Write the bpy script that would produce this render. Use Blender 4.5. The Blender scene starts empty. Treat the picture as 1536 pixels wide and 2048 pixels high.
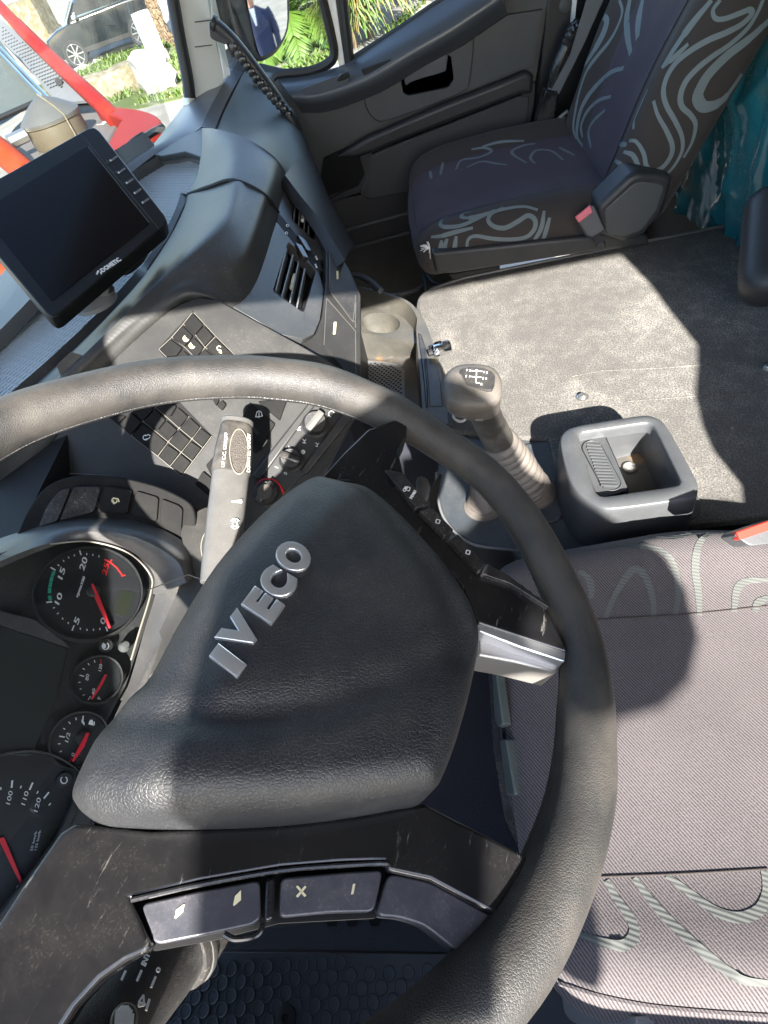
import bpy, bmesh, math, random
from mathutils import Vector as V, Matrix
from mathutils.bvhtree import BVHTree
from mathutils.geometry import tessellate_polygon
random.seed(7)
SC = bpy.context.scene
COL = SC.collection
R = math.radians
# ------------------------------------------------------------------ camera (truck frame: x right, y forward, z up; origin = steering wheel centre)
CX, CY, FPX = 768.0, 1024.0, 1095.24
MC = Matrix(((-0.0109417, -0.97812425, -0.20773356), (-0.78384286, 0.13737944, -0.60557185), (0.62086283, 0.15620448, -0.76819887)))
TC = V((-0.0882102, 0.06078726, 0.33533374))
EYE = -(MC.transposed() @ TC)
cam_d = bpy.data.cameras.new('camera'); cam = bpy.data.objects.new('camera', cam_d); COL.objects.link(cam)
rx, ry, rz = MC[0], -V(MC[1]), -V(MC[2])
cam.matrix_world = Matrix(((rx[0], ry[0], rz[0], EYE[0]), (rx[1], ry[1], rz[1], EYE[1]), (rx[2], ry[2], rz[2], EYE[2]), (0, 0, 0, 1)))
cam_d.sensor_fit = 'VERTICAL'; cam_d.sensor_height = 36.0; cam_d.lens = 36.0 * FPX / 2048.0
cam_d.clip_start = 0.01; cam_d.clip_end = 500.0
SC.camera = cam
# ------------------------------------------------------------------ world, sun, exposure
SUN_L = V((0.82, 0.155, -0.555)).normalized()          # direction the sunlight travels
w = bpy.data.worlds.new('World'); SC.world = w; w.use_nodes = True
wn = w.node_tree.nodes; wl_ = w.node_tree.links; wn.clear()
sky = wn.new('ShaderNodeTexSky'); sky.sky_type = 'NISHITA'; sky.sun_disc = False
sky.sun_elevation = math.asin(-SUN_L.z); sky.sun_rotation = math.atan2(-SUN_L.x, -SUN_L.y)
sky.altitude = 50; sky.air_density = 1.0; sky.dust_density = 1.0; sky.ozone_density = 1.0
bg = wn.new('ShaderNodeBackground'); bg.inputs[1].default_value = 0.125
wo = wn.new('ShaderNodeOutputWorld'); wl_.new(sky.outputs[0], bg.inputs[0]); wl_.new(bg.outputs[0], wo.inputs[0])
sd = bpy.data.lights.new('sun', 'SUN'); sd.energy = 4.8; sd.angle = R(0.53); sd.color = (1.0, 0.955, 0.895)
so = bpy.data.objects.new('sun', sd); COL.objects.link(so)
so.rotation_euler = SUN_L.to_track_quat('-Z', 'Y').to_euler(); so.location = (-6, -1.5, 6)
SC.view_settings.view_transform = 'Standard'; SC.view_settings.look = 'None'; SC.view_settings.exposure = 2.5; SC.view_settings.gamma = 1.0
SC.cycles.max_bounces = 8; SC.cycles.transparent_max_bounces = 12
SC.cycles.use_denoising = True
SC.cycles.sample_clamp_indirect = 6.0

# ------------------------------------------------------------------ surveying: a photograph pixel seen on a known plane gives a point of the cab
def ray(x, y): return MC.transposed() @ V(((x - CX) / FPX, (y - CY) / FPX, 1.0))
def Dp(x, y, d): return EYE + ray(x, y) * d
class Pl:
    def __init__(s, p, n):
        s.p = V(p); s.n = V(n).normalized()
        if (EYE - s.p).dot(s.n) < 0: s.n = -s.n
    def __call__(s, x, y, h=0.0):
        r = ray(x, y); q = s.p + s.n * h
        return EYE + r * ((q - EYE).dot(s.n) / r.dot(s.n))
    def many(s, pts, h=0.0): return [s(a, b, h) for a, b in pts]
def pl3(a, b, c):
    a, b, c = Dp(*a), Dp(*b), Dp(*c)
    return Pl(a, (b - a).cross(c - a))
def Z(z): return Pl((0, 0, z), (0, 0, 1))
def X(x): return Pl((x, 0, 0), (1, 0, 0))
def Y(y): return Pl((0, y, 0), (0, 1, 0))

# ------------------------------------------------------------------ objects
MW = {}
def thing(name, label, cat, loc=(0, 0, 0), mw=None, group=None):
    o = bpy.data.objects.new(name, None); COL.objects.link(o); o.empty_display_size = 0.05
    m = mw if mw is not None else Matrix.Translation(V(loc))
    o.matrix_world = m; MW[o.name] = m
    o['label'] = label; o['category'] = cat
    if group: o['group'] = group
    return o
def tag(o, label, cat, group=None):
    o['label'] = label; o['category'] = cat
    if group: o['group'] = group
    return o
def setting(o, kind='structure'):
    o['kind'] = kind; return o
def mk(name, verts, faces, mat, parent=None, smooth=True, bevel=0.0, seg=2, auto=40, label=None, solid=0.0):
    me = bpy.data.meshes.new(name)
    vs = [V(v) for v in verts]
    m = None
    if parent is not None:
        m = MW[parent.name]; inv = m.inverted(); vs = [inv @ v for v in vs]
    me.from_pydata([tuple(v) for v in vs], [], [tuple(f) for f in faces]); me.update()
    bm = bmesh.new(); bm.from_mesh(me)
    bmesh.ops.remove_doubles(bm, verts=bm.verts, dist=1e-6)
    bmesh.ops.recalc_face_normals(bm, faces=bm.faces)
    if smooth:
        for f in bm.faces: f.smooth = True
        ca = math.cos(R(auto))
        for e in bm.edges:
            if len(e.link_faces) == 2 and e.link_faces[0].normal.dot(e.link_faces[1].normal) < ca: e.smooth = False
    bm.to_mesh(me); bm.free()
    me.materials.append(mat)
    o = bpy.data.objects.new(name, me); COL.objects.link(o)
    if parent is not None: o.parent = parent; MW[o.name] = m
    else: MW[o.name] = Matrix.Identity(4)
    if bevel > 0:
        b = o.modifiers.new('edge', 'BEVEL'); b.width = bevel; b.segments = seg; b.limit_method = 'ANGLE'; b.angle_limit = R(35); b.harden_normals = False
    if solid:
        s = o.modifiers.new('thick', 'SOLIDIFY'); s.thickness = abs(solid); s.offset = -1 if solid > 0 else 1
    if label: o['label'] = label
    return o
class MB:
    """collects shapes that make one mesh"""
    def __init__(s): s.v = []; s.f = []
    def add(s, vs, fs):
        k = len(s.v); s.v += [V(v) for v in vs]; s.f += [tuple(i + k for i in f) for f in fs]; return s
    def build(s, name, mat, parent=None, **k): return mk(name, s.v, s.f, mat, parent, **k)

def crom(P, n=6, closed=False):
    """Catmull-Rom through tuples / vectors"""
    P = [V(p) for p in P]; out = []; N = len(P)
    rng = N if closed else N - 1
    for i in range(rng):
        if closed: a, b, c, d = P[(i - 1) % N], P[i], P[(i + 1) % N], P[(i + 2) % N]
        else:
            b, c = P[i], P[i + 1]; a = P[i - 1] if i else b * 2 - c; d = P[i + 2] if i + 2 < N else c * 2 - b
        for k in range(n):
            t = k / n
            out.append(0.5 * ((2 * b) + (c - a) * t + (2 * a - 5 * b + 4 * c - d) * t * t + (3 * b - a - 3 * c + d) * t ** 3))
    if not closed: out.append(P[-1])
    return out
def fillet(P, r, n=4):
    """round the corners of a closed polygon of 3D points (r: one radius or a list)"""
    P = [V(p) for p in P]; N = len(P); out = []
    for i in range(N):
        a, b, c = P[i - 1], P[i], P[(i + 1) % N]
        rr = r[i] if isinstance(r, (list, tuple)) else r
        u, v = a - b, c - b
        k = min(rr, u.length * .48, v.length * .48)
        if k < 1e-6: out.append(b); continue
        p, q = b + u.normalized() * k, b + v.normalized() * k
        for j in range(n + 1):
            t = j / n; out.append(p * (1 - t) ** 2 + b * (2 * t * (1 - t)) + q * t * t)
    return out
def fil2(P, r, n=4):
    return [(p.x, p.y) for p in fillet([V((a, b, 0)) for a, b in P], r, n)]
def prism_geo(out, vec):
    n = len(out); vec = V(vec)
    vs = [V(p) for p in out] + [V(p) + vec for p in out]
    fs = [tuple(range(n)), tuple(range(2 * n - 1, n - 1, -1))] + [(i, (i + 1) % n, n + (i + 1) % n, n + i) for i in range(n)]
    return vs, fs
def plate(name, out, vec, mat, parent=None, bevel=0.0, **k):
    vs, fs = prism_geo(out, vec); return mk(name, vs, fs, mat, parent, bevel=bevel, **k)
def plate_holes_geo(out, holes, vec):
    vec = V(vec); loops = [[V(p) for p in out]] + [[V(p) for p in h] for h in holes]
    flat = [p for l in loops for p in l]; tris = tessellate_polygon(loops); n = len(flat)
    vs = flat + [p + vec for p in flat]
    fs = [tuple(t) for t in tris] + [tuple(i + n for i in reversed(t)) for t in tris]
    k = 0
    for l in loops:
        m = len(l)
        for i in range(m): fs.append((k + i, k + (i + 1) % m, n + k + (i + 1) % m, n + k + i))
        k += m
    return vs, fs
def plate_holes(name, out, holes, vec, mat, parent=None, **k):
    vs, fs = plate_holes_geo(out, holes, vec); return mk(name, vs, fs, mat, parent, **k)
def loft_geo(rings, closed=True, cap0=False, cap1=False):
    n = len(rings[0]); vs = [V(p) for r in rings for p in r]; fs = []
    for a in range(len(rings) - 1):
        for i in range(n if closed else n - 1):
            j = (i + 1) % n; fs.append((a * n + i, a * n + j, (a + 1) * n + j, (a + 1) * n + i))
    if cap0: fs.append(tuple(range(n - 1, -1, -1)))
    if cap1: fs.append(tuple(range((len(rings) - 1) * n, len(rings) * n)))
    return vs, fs
def loft(name, rings, mat, parent=None, closed=True, cap0=False, cap1=False, **k):
    vs, fs = loft_geo(rings, closed, cap0, cap1); return mk(name, vs, fs, mat, parent, **k)
def upsample(rows, n=5, m=5):
    """grid of points -> finer grid by Catmull-Rom both ways"""
    rows = [crom(r, n) for r in rows]
    cols = [crom([r[i] for r in rows], m) for i in range(len(rows[0]))]
    return [[c[j] for c in cols] for j in range(len(cols[0]))]
def patch(name, rows, mat, parent=None, n=5, m=5, solid=0.004, **k):
    """rows of (px, py, depth) or of 3D points; a smooth sheet with thickness away from the eye"""
    rr = [[(Dp(*p) if not isinstance(p, V) else p) for p in r] for r in rows]
    g = upsample(rr, n, m); vs, fs = loft_geo(g, False)
    # thickness: add a back sheet
    N = len(vs); nx = len(g[0]); ny = len(g)
    back = []
    for j in range(ny):
        for i in range(nx):
            du = g[j][min(i + 1, nx - 1)] - g[j][max(i - 1, 0)]; dv = g[min(j + 1, ny - 1)][i] - g[max(j - 1, 0)][i]
            nn = du.cross(dv)
            if nn.length > 1e-12: nn.normalize()
            if nn.dot(EYE - g[j][i]) < 0: nn = -nn
            back.append(g[j][i] - nn * solid)
    fs2 = [tuple(N + i for i in reversed(f)) for f in fs]
    rim = []
    edge = [i for i in range(nx)] + [j * nx + nx - 1 for j in range(1, ny)] + [(ny - 1) * nx + i for i in range(nx - 2, -1, -1)] + [j * nx for j in range(ny - 2, 0, -1)]
    for a in range(len(edge)):
        p, q = edge[a], edge[(a + 1) % len(edge)]; rim.append((p, q, N + q, N + p))
    return mk(name, vs + back, fs + fs2 + rim, mat, parent, **k)
def frame_dirs(d):
    d = V(d).normalized(); u = d.cross(V((0, 0, 1)))
    if u.length < 1e-3: u = d.cross(V((1, 0, 0)))
    u.normalize(); return u, d.cross(u).normalized()
def tube_geo(path, r, sides=12, cap=True, squash=1.0, up=None):
    path = [V(p) for p in path]; N = len(path); rings = []
    u = None
    for i, p in enumerate(path):
        d = (path[min(i + 1, N - 1)] - path[max(i - 1, 0)]).normalized()
        if u is None:
            u, _ = frame_dirs(d)
            if up is not None: u = (V(up) - d * V(up).dot(d)).normalized()
        u = (u - d * u.dot(d)).normalized(); v = d.cross(u)
        rr = r[i] if isinstance(r, (list, tuple)) else r
        rings.append([p + (u * math.cos(2 * math.pi * k / sides) + v * math.sin(2 * math.pi * k / sides) * squash) * rr for k in range(sides)])
    return loft_geo(rings, True, cap, cap)
def tube(name, path, r, mat, parent=None, sides=12, squash=1.0, up=None, **k):
    vs, fs = tube_geo(path, r, sides, True, squash, up); return mk(name, vs, fs, mat, parent, **k)
def lathe_geo(c, axis, prof, sides=24, uref=None):
    """prof: (radius, height along axis)"""
    axis = V(axis).normalized(); c = V(c)
    u, v = frame_dirs(axis)
    rings = [[c + axis * h + (u * math.cos(2 * math.pi * k / sides) + v * math.sin(2 * math.pi * k / sides)) * max(r, 1e-5) for k in range(sides)] for r, h in prof]
    return loft_geo(rings, True, True, True)
def lathe(name, c, axis, prof, mat, parent=None, sides=24, **k):
    vs, fs = lathe_geo(c, axis, prof, sides); return mk(name, vs, fs, mat, parent, **k)
def box_geo(c, ax, ay, az):
    c, ax, ay, az = V(c), V(ax), V(ay), V(az)
    vs = [c + ax * i + ay * j + az * k for i in (-1, 1) for j in (-1, 1) for k in (-1, 1)]
    return vs, [(0, 1, 3, 2), (4, 6, 7, 5), (0, 4, 5, 1), (2, 3, 7, 6), (0, 2, 6, 4), (1, 5, 7, 3)]
def box(name, c, h, mat, parent=None, rot=None, bevel=0.003, **k):
    m = rot if rot is not None else Matrix.Identity(3)
    vs, fs = box_geo(c, m @ V((h[0], 0, 0)), m @ V((0, h[1], 0)), m @ V((0, 0, h[2]))); return mk(name, vs, fs, mat, parent, bevel=bevel, **k)
def rbox_geo(h, r, n=(10, 10, 6), deform=None, frame=None):
    """box with rounded edges (half sizes h, radius r), subdivided so that it can be deformed; frame: 4x4 to place it"""
    vs, fs = [], []; hx, hy, hz = h
    def face(fn, a, b):
        k = len(vs)
        for j in range(b + 1):
            for i in range(a + 1): vs.append(V(fn(-1 + 2 * i / a, -1 + 2 * j / b)))
        for j in range(b):
            for i in range(a):
                q = k + j * (a + 1) + i; fs.append((q, q + 1, q + a + 2, q + a + 1))
    nx, ny, nz = n
    for s in (-1, 1):
        face(lambda a, b: (a * hx, b * hy, s * hz), nx, ny); face(lambda a, b: (a * hx, s * hy, b * hz), nx, nz); face(lambda a, b: (s * hx, a * hy, b * hz), ny, nz)
    out = []
    for p in vs:
        q = V((max(-hx + r, min(hx - r, p.x)), max(-hy + r, min(hy - r, p.y)), max(-hz + r, min(hz - r, p.z))))
        d = p - q
        if d.length > 1e-9:
            # keep the parameter even over the rounding
            d = d.normalized() * r; p = q + d
        if deform: p = deform(p)
        out.append(frame @ p if frame is not None else p)
    return out, fs
def rbox(name, h, r, mat, parent=None, n=(10, 10, 6), deform=None, frame=None, **k):
    vs, fs = rbox_geo(h, r, n, deform, frame); return mk(name, vs, fs, mat, parent, **k)
def inset(poly, k, c=None):
    c = c or sum(poly, V()) / len(poly)
    return [c + (p - c) * k for p in poly]
def dome(name, out, levels, nrm, mat, parent=None, c=None, cap=True, **k):
    """rings: (scale towards the centroid, height along nrm)"""
    nrm = V(nrm).normalized()
    return loft(name, [[p + nrm * h for p in inset(out, s, c)] for s, h in levels], mat, parent, True, False, cap, **k)
def strip_on(name, bvh, lines, wid, mat, parent=None, lift=0.0006, step=7.0, label=None):
    """flat printed / woven lines laid on a surface: lines of photograph points, cast on the surface; real width in metres"""
    last = None
    for ln in lines:
        mb = MB()
        wd = wid
        if isinstance(ln, tuple) and isinstance(ln[0], (int, float)): wd, ln = ln
        pts2 = [(p.x, p.y) for p in crom([V((a, b, 0)) for a, b in ln], 8)]
        run = []
        segs = []
        for (x, y) in pts2:
            h = bvh.ray_cast(EYE, ray(x, y).normalized())
            if h[0] is None or (run and (h[0] - run[-1][0]).length > 0.06):
                if len(run) > 1: segs.append(run)
                run = []
                if h[0] is None: continue
            nn = h[1] if h[1].dot(EYE - h[0]) > 0 else -h[1]
            if run and (h[0] - run[-1][0]).length < 0.0015: continue
            run.append((h[0], nn))
        if len(run) > 1: segs.append(run)
        for run in segs:
            L, Rr = [], []
            N = len(run)
            for i, (p, nn) in enumerate(run):
                d = run[min(i + 1, N - 1)][0] - run[max(i - 1, 0)][0]
                sdir = d.cross(nn).normalized()
                t = i / max(N - 1, 1); ww = wd * (0.55 + 0.45 * math.sin(math.pi * min(max(t * 1.0, .06), .94)) )
                L.append(p + nn * lift + sdir * ww / 2); Rr.append(p + nn * lift - sdir * ww / 2)
            mb.add(L + Rr, [(i, i + 1, N + i + 1, N + i) for i in range(N - 1)])
        if mb.v: last = mb.build(name, mat, parent, label=label)
    return last
def bvh_of(*objs):
    vs, fs = [], []
    for o in objs:
        m = MW[o.name]; k = len(vs)
        vs += [m @ v.co for v in o.data.vertices]; fs += [[i + k for i in p.vertices] for p in o.data.polygons]
    return BVHTree.FromPolygons(vs, fs)
FONT = None
def text(name, s, o, xd, nrm, size, mat, parent=None, depth=0.0004, shear=0.0, sx=1.0, align='LEFT', bevel=0.0, offset=0.0, label=None, res=3):
    """a word standing on a surface: baseline origin o, reading direction xd, surface normal nrm, capital height size"""
    c = bpy.data.curves.new('txt', 'FONT'); c.body = s; c.size = size / 0.69; c.extrude = depth; c.shear = shear; c.align_x = align; c.resolution_u = res
    c.bevel_depth = bevel; c.bevel_resolution = 2; c.offset = offset
    t = bpy.data.objects.new('txt', c); COL.objects.link(t)
    me = bpy.data.meshes.new_from_object(t)
    bpy.data.objects.remove(t); bpy.data.curves.remove(c)
    nrm = V(nrm).normalized(); xd = (V(xd) - nrm * V(xd).dot(nrm)).normalized(); yd = nrm.cross(xd); o = V(o)
    vs = [o + xd * (v.co.x * sx) + yd * v.co.y + nrm * v.co.z for v in me.vertices]
    fs = [tuple(p.vertices) for p in me.polygons]
    bpy.data.meshes.remove(me)
    return mk(name, vs, fs, mat, parent, smooth=bevel > 0, auto=30, label=label)

# ------------------------------------------------------------------ materials
MATS = {}
def pm(name, col, rough=0.5, metal=0.0, spec=0.5, mix=None, dust=None, wear=None, bumps=(), coat=0.0, trans=0.0, sheen=0.0, aniso=None, rvar=0.0):
    """mix: (colour2, scale, lo, hi) cloudy second colour; dust: (colour, amount, scale) fine pale specks and film; wear: (colour, scale, lo) scuffs;
    bumps: (kind, scale, strength, distance[, vector scale])"""
    m = bpy.data.materials.new(name); m.use_nodes = True; nt = m.node_tree; N, L = nt.nodes, nt.links
    b = N['Principled BSDF']
    b.inputs['Roughness'].default_value = rough; b.inputs['Metallic'].default_value = metal
    b.inputs['Specular IOR Level'].default_value = spec
    if coat: b.inputs['Coat Weight'].default_value = coat; b.inputs['Coat Roughness'].default_value = 0.15
    if trans: b.inputs['Transmission Weight'].default_value = trans
    if sheen: b.inputs['Sheen Weight'].default_value = sheen; b.inputs['Sheen Roughness'].default_value = 0.5
    tc = N.new('ShaderNodeTexCoord'); co = tc.outputs['Object']
    def noise(scale, detail=4.0, rough_=0.6, vec=None):
        n = N.new('ShaderNodeTexNoise'); n.inputs['Scale'].default_value = scale; n.inputs['Detail'].default_value = detail; n.inputs['Roughness'].default_value = rough_
        L.new(vec or co, n.inputs['Vector']); return n.outputs['Fac']
    def ramp(src, lo, hi, inter='EASE'):
        r = N.new('ShaderNodeMapRange'); r.interpolation_type = 'SMOOTHSTEP'; r.inputs['From Min'].default_value = lo; r.inputs['From Max'].default_value = hi
        L.new(src, r.inputs['Value']); return r.outputs['Result']
    def mixc(a, bcol, fac):
        x = N.new('ShaderNodeMix'); x.data_type = 'RGBA'
        if isinstance(a, tuple): x.inputs['A'].default_value = (*a, 1)
        else: L.new(a, x.inputs['A'])
        x.inputs['B'].default_value = (*bcol, 1); L.new(fac, x.inputs['Factor']); return x.outputs['Result']
    def mul(a, k):
        x = N.new('ShaderNodeMath'); x.operation = 'MULTIPLY'; L.new(a, x.inputs[0])
        if isinstance(k, (int, float)): x.inputs[1].default_value = k
        else: L.new(k, x.inputs[1])
        return x.outputs[0]
    c = tuple(col)
    if mix: c = mixc(c, mix[0], ramp(noise(mix[1], 5), mix[2], mix[3]))
    df = None
    if dust:
        film = ramp(noise(dust[2], 6, .7), 0.35, 0.75); speck = ramp(noise(dust[2] * 40, 3, .7), 0.52, 0.72)
        a = N.new('ShaderNodeMath'); a.operation = 'MULTIPLY_ADD'; L.new(film, a.inputs[0]); L.new(speck, a.inputs[1]); L.new(mul(film, 0.45), a.inputs[2])
        df = mul(a.outputs[0], dust[1]); c = mixc(c, dust[0], df)
    if wear:
        mp = N.new('ShaderNodeMapping'); mp.inputs['Scale'].default_value = (1, 6, 2.5); mp.inputs['Rotation'].default_value = (.4, .7, .5); L.new(co, mp.inputs['Vector'])
        sc = ramp(noise(wear[1], 6, .75, mp.outputs['Vector']), wear[2], wear[2] + .12); c = mixc(c, wear[0], mul(sc, .7))
    if not isinstance(c, tuple): L.new(c, b.inputs['Base Color'])
    else: b.inputs['Base Color'].default_value = (*c, 1)
    if rvar or df is not None:
        x = N.new('ShaderNodeMath'); x.operation = 'MULTIPLY_ADD'; x.use_clamp = True
        L.new(noise(14, 5, .65) if df is None else df, x.inputs[0]); x.inputs[1].default_value = rvar if rvar else 0.5; x.inputs[2].default_value = rough - (rvar * .5 if df is None else 0)
        L.new(x.outputs[0], b.inputs['Roughness'])
    nrm = None
    for kind, scale, stren, dist, *vs in bumps:
        vec = co
        if vs:
            mp = N.new('ShaderNodeMapping'); mp.inputs['Scale'].default_value = vs[0]
            if len(vs) > 1: mp.inputs['Rotation'].default_value = vs[1]
            L.new(co, mp.inputs['Vector']); vec = mp.outputs['Vector']
        if kind == 'noise': h = noise(scale, 3, .55, vec)
        elif kind == 'grain':
            t = N.new('ShaderNodeTexVoronoi'); t.feature = 'DISTANCE_TO_EDGE'; t.inputs['Scale'].default_value = scale
            nv = N.new('ShaderNodeTexNoise'); nv.inputs['Scale'].default_value = scale * .6; L.new(co, nv.inputs['Vector'])
            ad = N.new('ShaderNodeMix'); ad.data_type = 'VECTOR'; ad.inputs['Factor'].default_value = 0.35 / scale * 1.0
            va = N.new('ShaderNodeVectorMath'); va.operation = 'MULTIPLY_ADD'; L.new(nv.outputs['Color'], va.inputs[0]); va.inputs[1].default_value = (.9 / scale,) * 3; L.new(vec, va.inputs[2])
            L.new(va.outputs[0], t.inputs['Vector']); h = ramp(t.outputs['Distance'], 0.0, 0.22)
        elif kind == 'wave':
            t = N.new('ShaderNodeTexWave'); t.inputs['Scale'].default_value = scale; t.inputs['Distortion'].default_value = 0.0; L.new(vec, t.inputs['Vector']); h = t.outputs['Fac']
        bp = N.new('ShaderNodeBump'); bp.inputs['Strength'].default_value = stren; bp.inputs['Distance'].default_value = dist
        L.new(h, bp.inputs['Height'])
        if nrm is not None: L.new(nrm, bp.inputs['Normal'])
        nrm = bp.outputs['Normal']
    if nrm is not None: L.new(nrm, b.inputs['Normal'])
    MATS[name] = m
    return m
def twill(name, c1, c2, pitch, rot, rough=0.85, fade=None):
    """woven cloth: diagonal threads of two shades"""
    m = bpy.data.materials.new(name); m.use_nodes = True; nt = m.node_tree; N, L = nt.nodes, nt.links; b = N['Principled BSDF']
    b.inputs['Roughness'].default_value = rough; b.inputs['Specular IOR Level'].default_value = 0.2
    b.inputs['Sheen Weight'].default_value = 0.12
    tc = N.new('ShaderNodeTexCoord'); mp = N.new('ShaderNodeMapping'); mp.inputs['Rotation'].default_value = rot; L.new(tc.outputs['Object'], mp.inputs['Vector'])
    wv = N.new('ShaderNodeTexWave'); wv.inputs['Scale'].default_value = 0.314 / pitch; wv.inputs['Distortion'].default_value = 0.6; wv.inputs['Detail'].default_value = 2; wv.inputs['Detail Scale'].default_value = 6
    L.new(mp.outputs['Vector'], wv.inputs['Vector'])
    nz = N.new('ShaderNodeTexNoise'); nz.inputs['Scale'].default_value = 700; nz.inputs['Detail'].default_value = 2; L.new(tc.outputs['Object'], nz.inputs['Vector'])
    ad = N.new('ShaderNodeMath'); ad.operation = 'MULTIPLY_ADD'; L.new(nz.outputs['Fac'], ad.inputs[0]); ad.inputs[1].default_value = 0.9; L.new(wv.outputs['Fac'], ad.inputs[2])
    mr = N.new('ShaderNodeMapRange'); mr.inputs['From Min'].default_value = .35; mr.inputs['From Max'].default_value = 1.25; L.new(ad.outputs[0], mr.inputs['Value'])
    mx = N.new('ShaderNodeMix'); mx.data_type = 'RGBA'; mx.inputs['A'].default_value = (*c1, 1); mx.inputs['B'].default_value = (*c2, 1); L.new(mr.outputs[0], mx.inputs['Factor'])
    col = mx.outputs['Result']
    big = N.new('ShaderNodeTexNoise'); big.inputs['Scale'].default_value = 9; big.inputs['Detail'].default_value = 4; L.new(tc.outputs['Object'], big.inputs['Vector'])
    m2 = N.new('ShaderNodeMix'); m2.data_type = 'RGBA'; m2.blend_type = 'MULTIPLY'; m2.inputs['Factor'].default_value = .5; L.new(col, m2.inputs['A'])
    mr2 = N.new('ShaderNodeMapRange'); mr2.inputs['From Min'].default_value = .3; mr2.inputs['From Max'].default_value = .7; mr2.inputs['To Min'].default_value = .75; mr2.inputs['To Max'].default_value = 1.15; L.new(big.outputs['Fac'], mr2.inputs['Value'])
    L.new(mr2.outputs[0], m2.inputs['B']); L.new(m2.outputs['Result'], b.inputs['Base Color'])
    bp = N.new('ShaderNodeBump'); bp.inputs['Strength'].default_value = .5; bp.inputs['Distance'].default_value = .0007; L.new(ad.outputs[0], bp.inputs['Height']); L.new(bp.outputs['Normal'], b.inputs['Normal'])
    return m
def clear(name, tint=(1, 1, 1), refl=0.06, rough=0.02):
    """thin glass: mostly transparent with a surface reflection that grows at grazing angles"""
    m = bpy.data.materials.new(name); m.use_nodes = True; nt = m.node_tree; N, L = nt.nodes, nt.links; N.clear()
    o = N.new('ShaderNodeOutputMaterial'); t = N.new('ShaderNodeBsdfTransparent'); t.inputs[0].default_value = (*tint, 1)
    g = N.new('ShaderNodeBsdfGlossy'); g.inputs['Roughness'].default_value = rough
    lw = N.new('ShaderNodeLayerWeight'); lw.inputs[0].default_value = .5
    pw = N.new('ShaderNodeMath'); pw.operation = 'POWER'; L.new(lw.outputs['Facing'], pw.inputs[0]); pw.inputs[1].default_value = 5
    ma = N.new('ShaderNodeMath'); ma.operation = 'MULTIPLY_ADD'; L.new(pw.outputs[0], ma.inputs[0]); ma.inputs[1].default_value = .8; ma.inputs[2].default_value = refl * .5
    mx = N.new('ShaderNodeMixShader'); L.new(ma.outputs[0], mx.inputs[0]); L.new(t.outputs[0], mx.inputs[1]); L.new(g.outputs[0], mx.inputs[2]); L.new(mx.outputs[0], o.inputs[0])
    return m
DU = (0.34, 0.31, 0.27)
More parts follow.
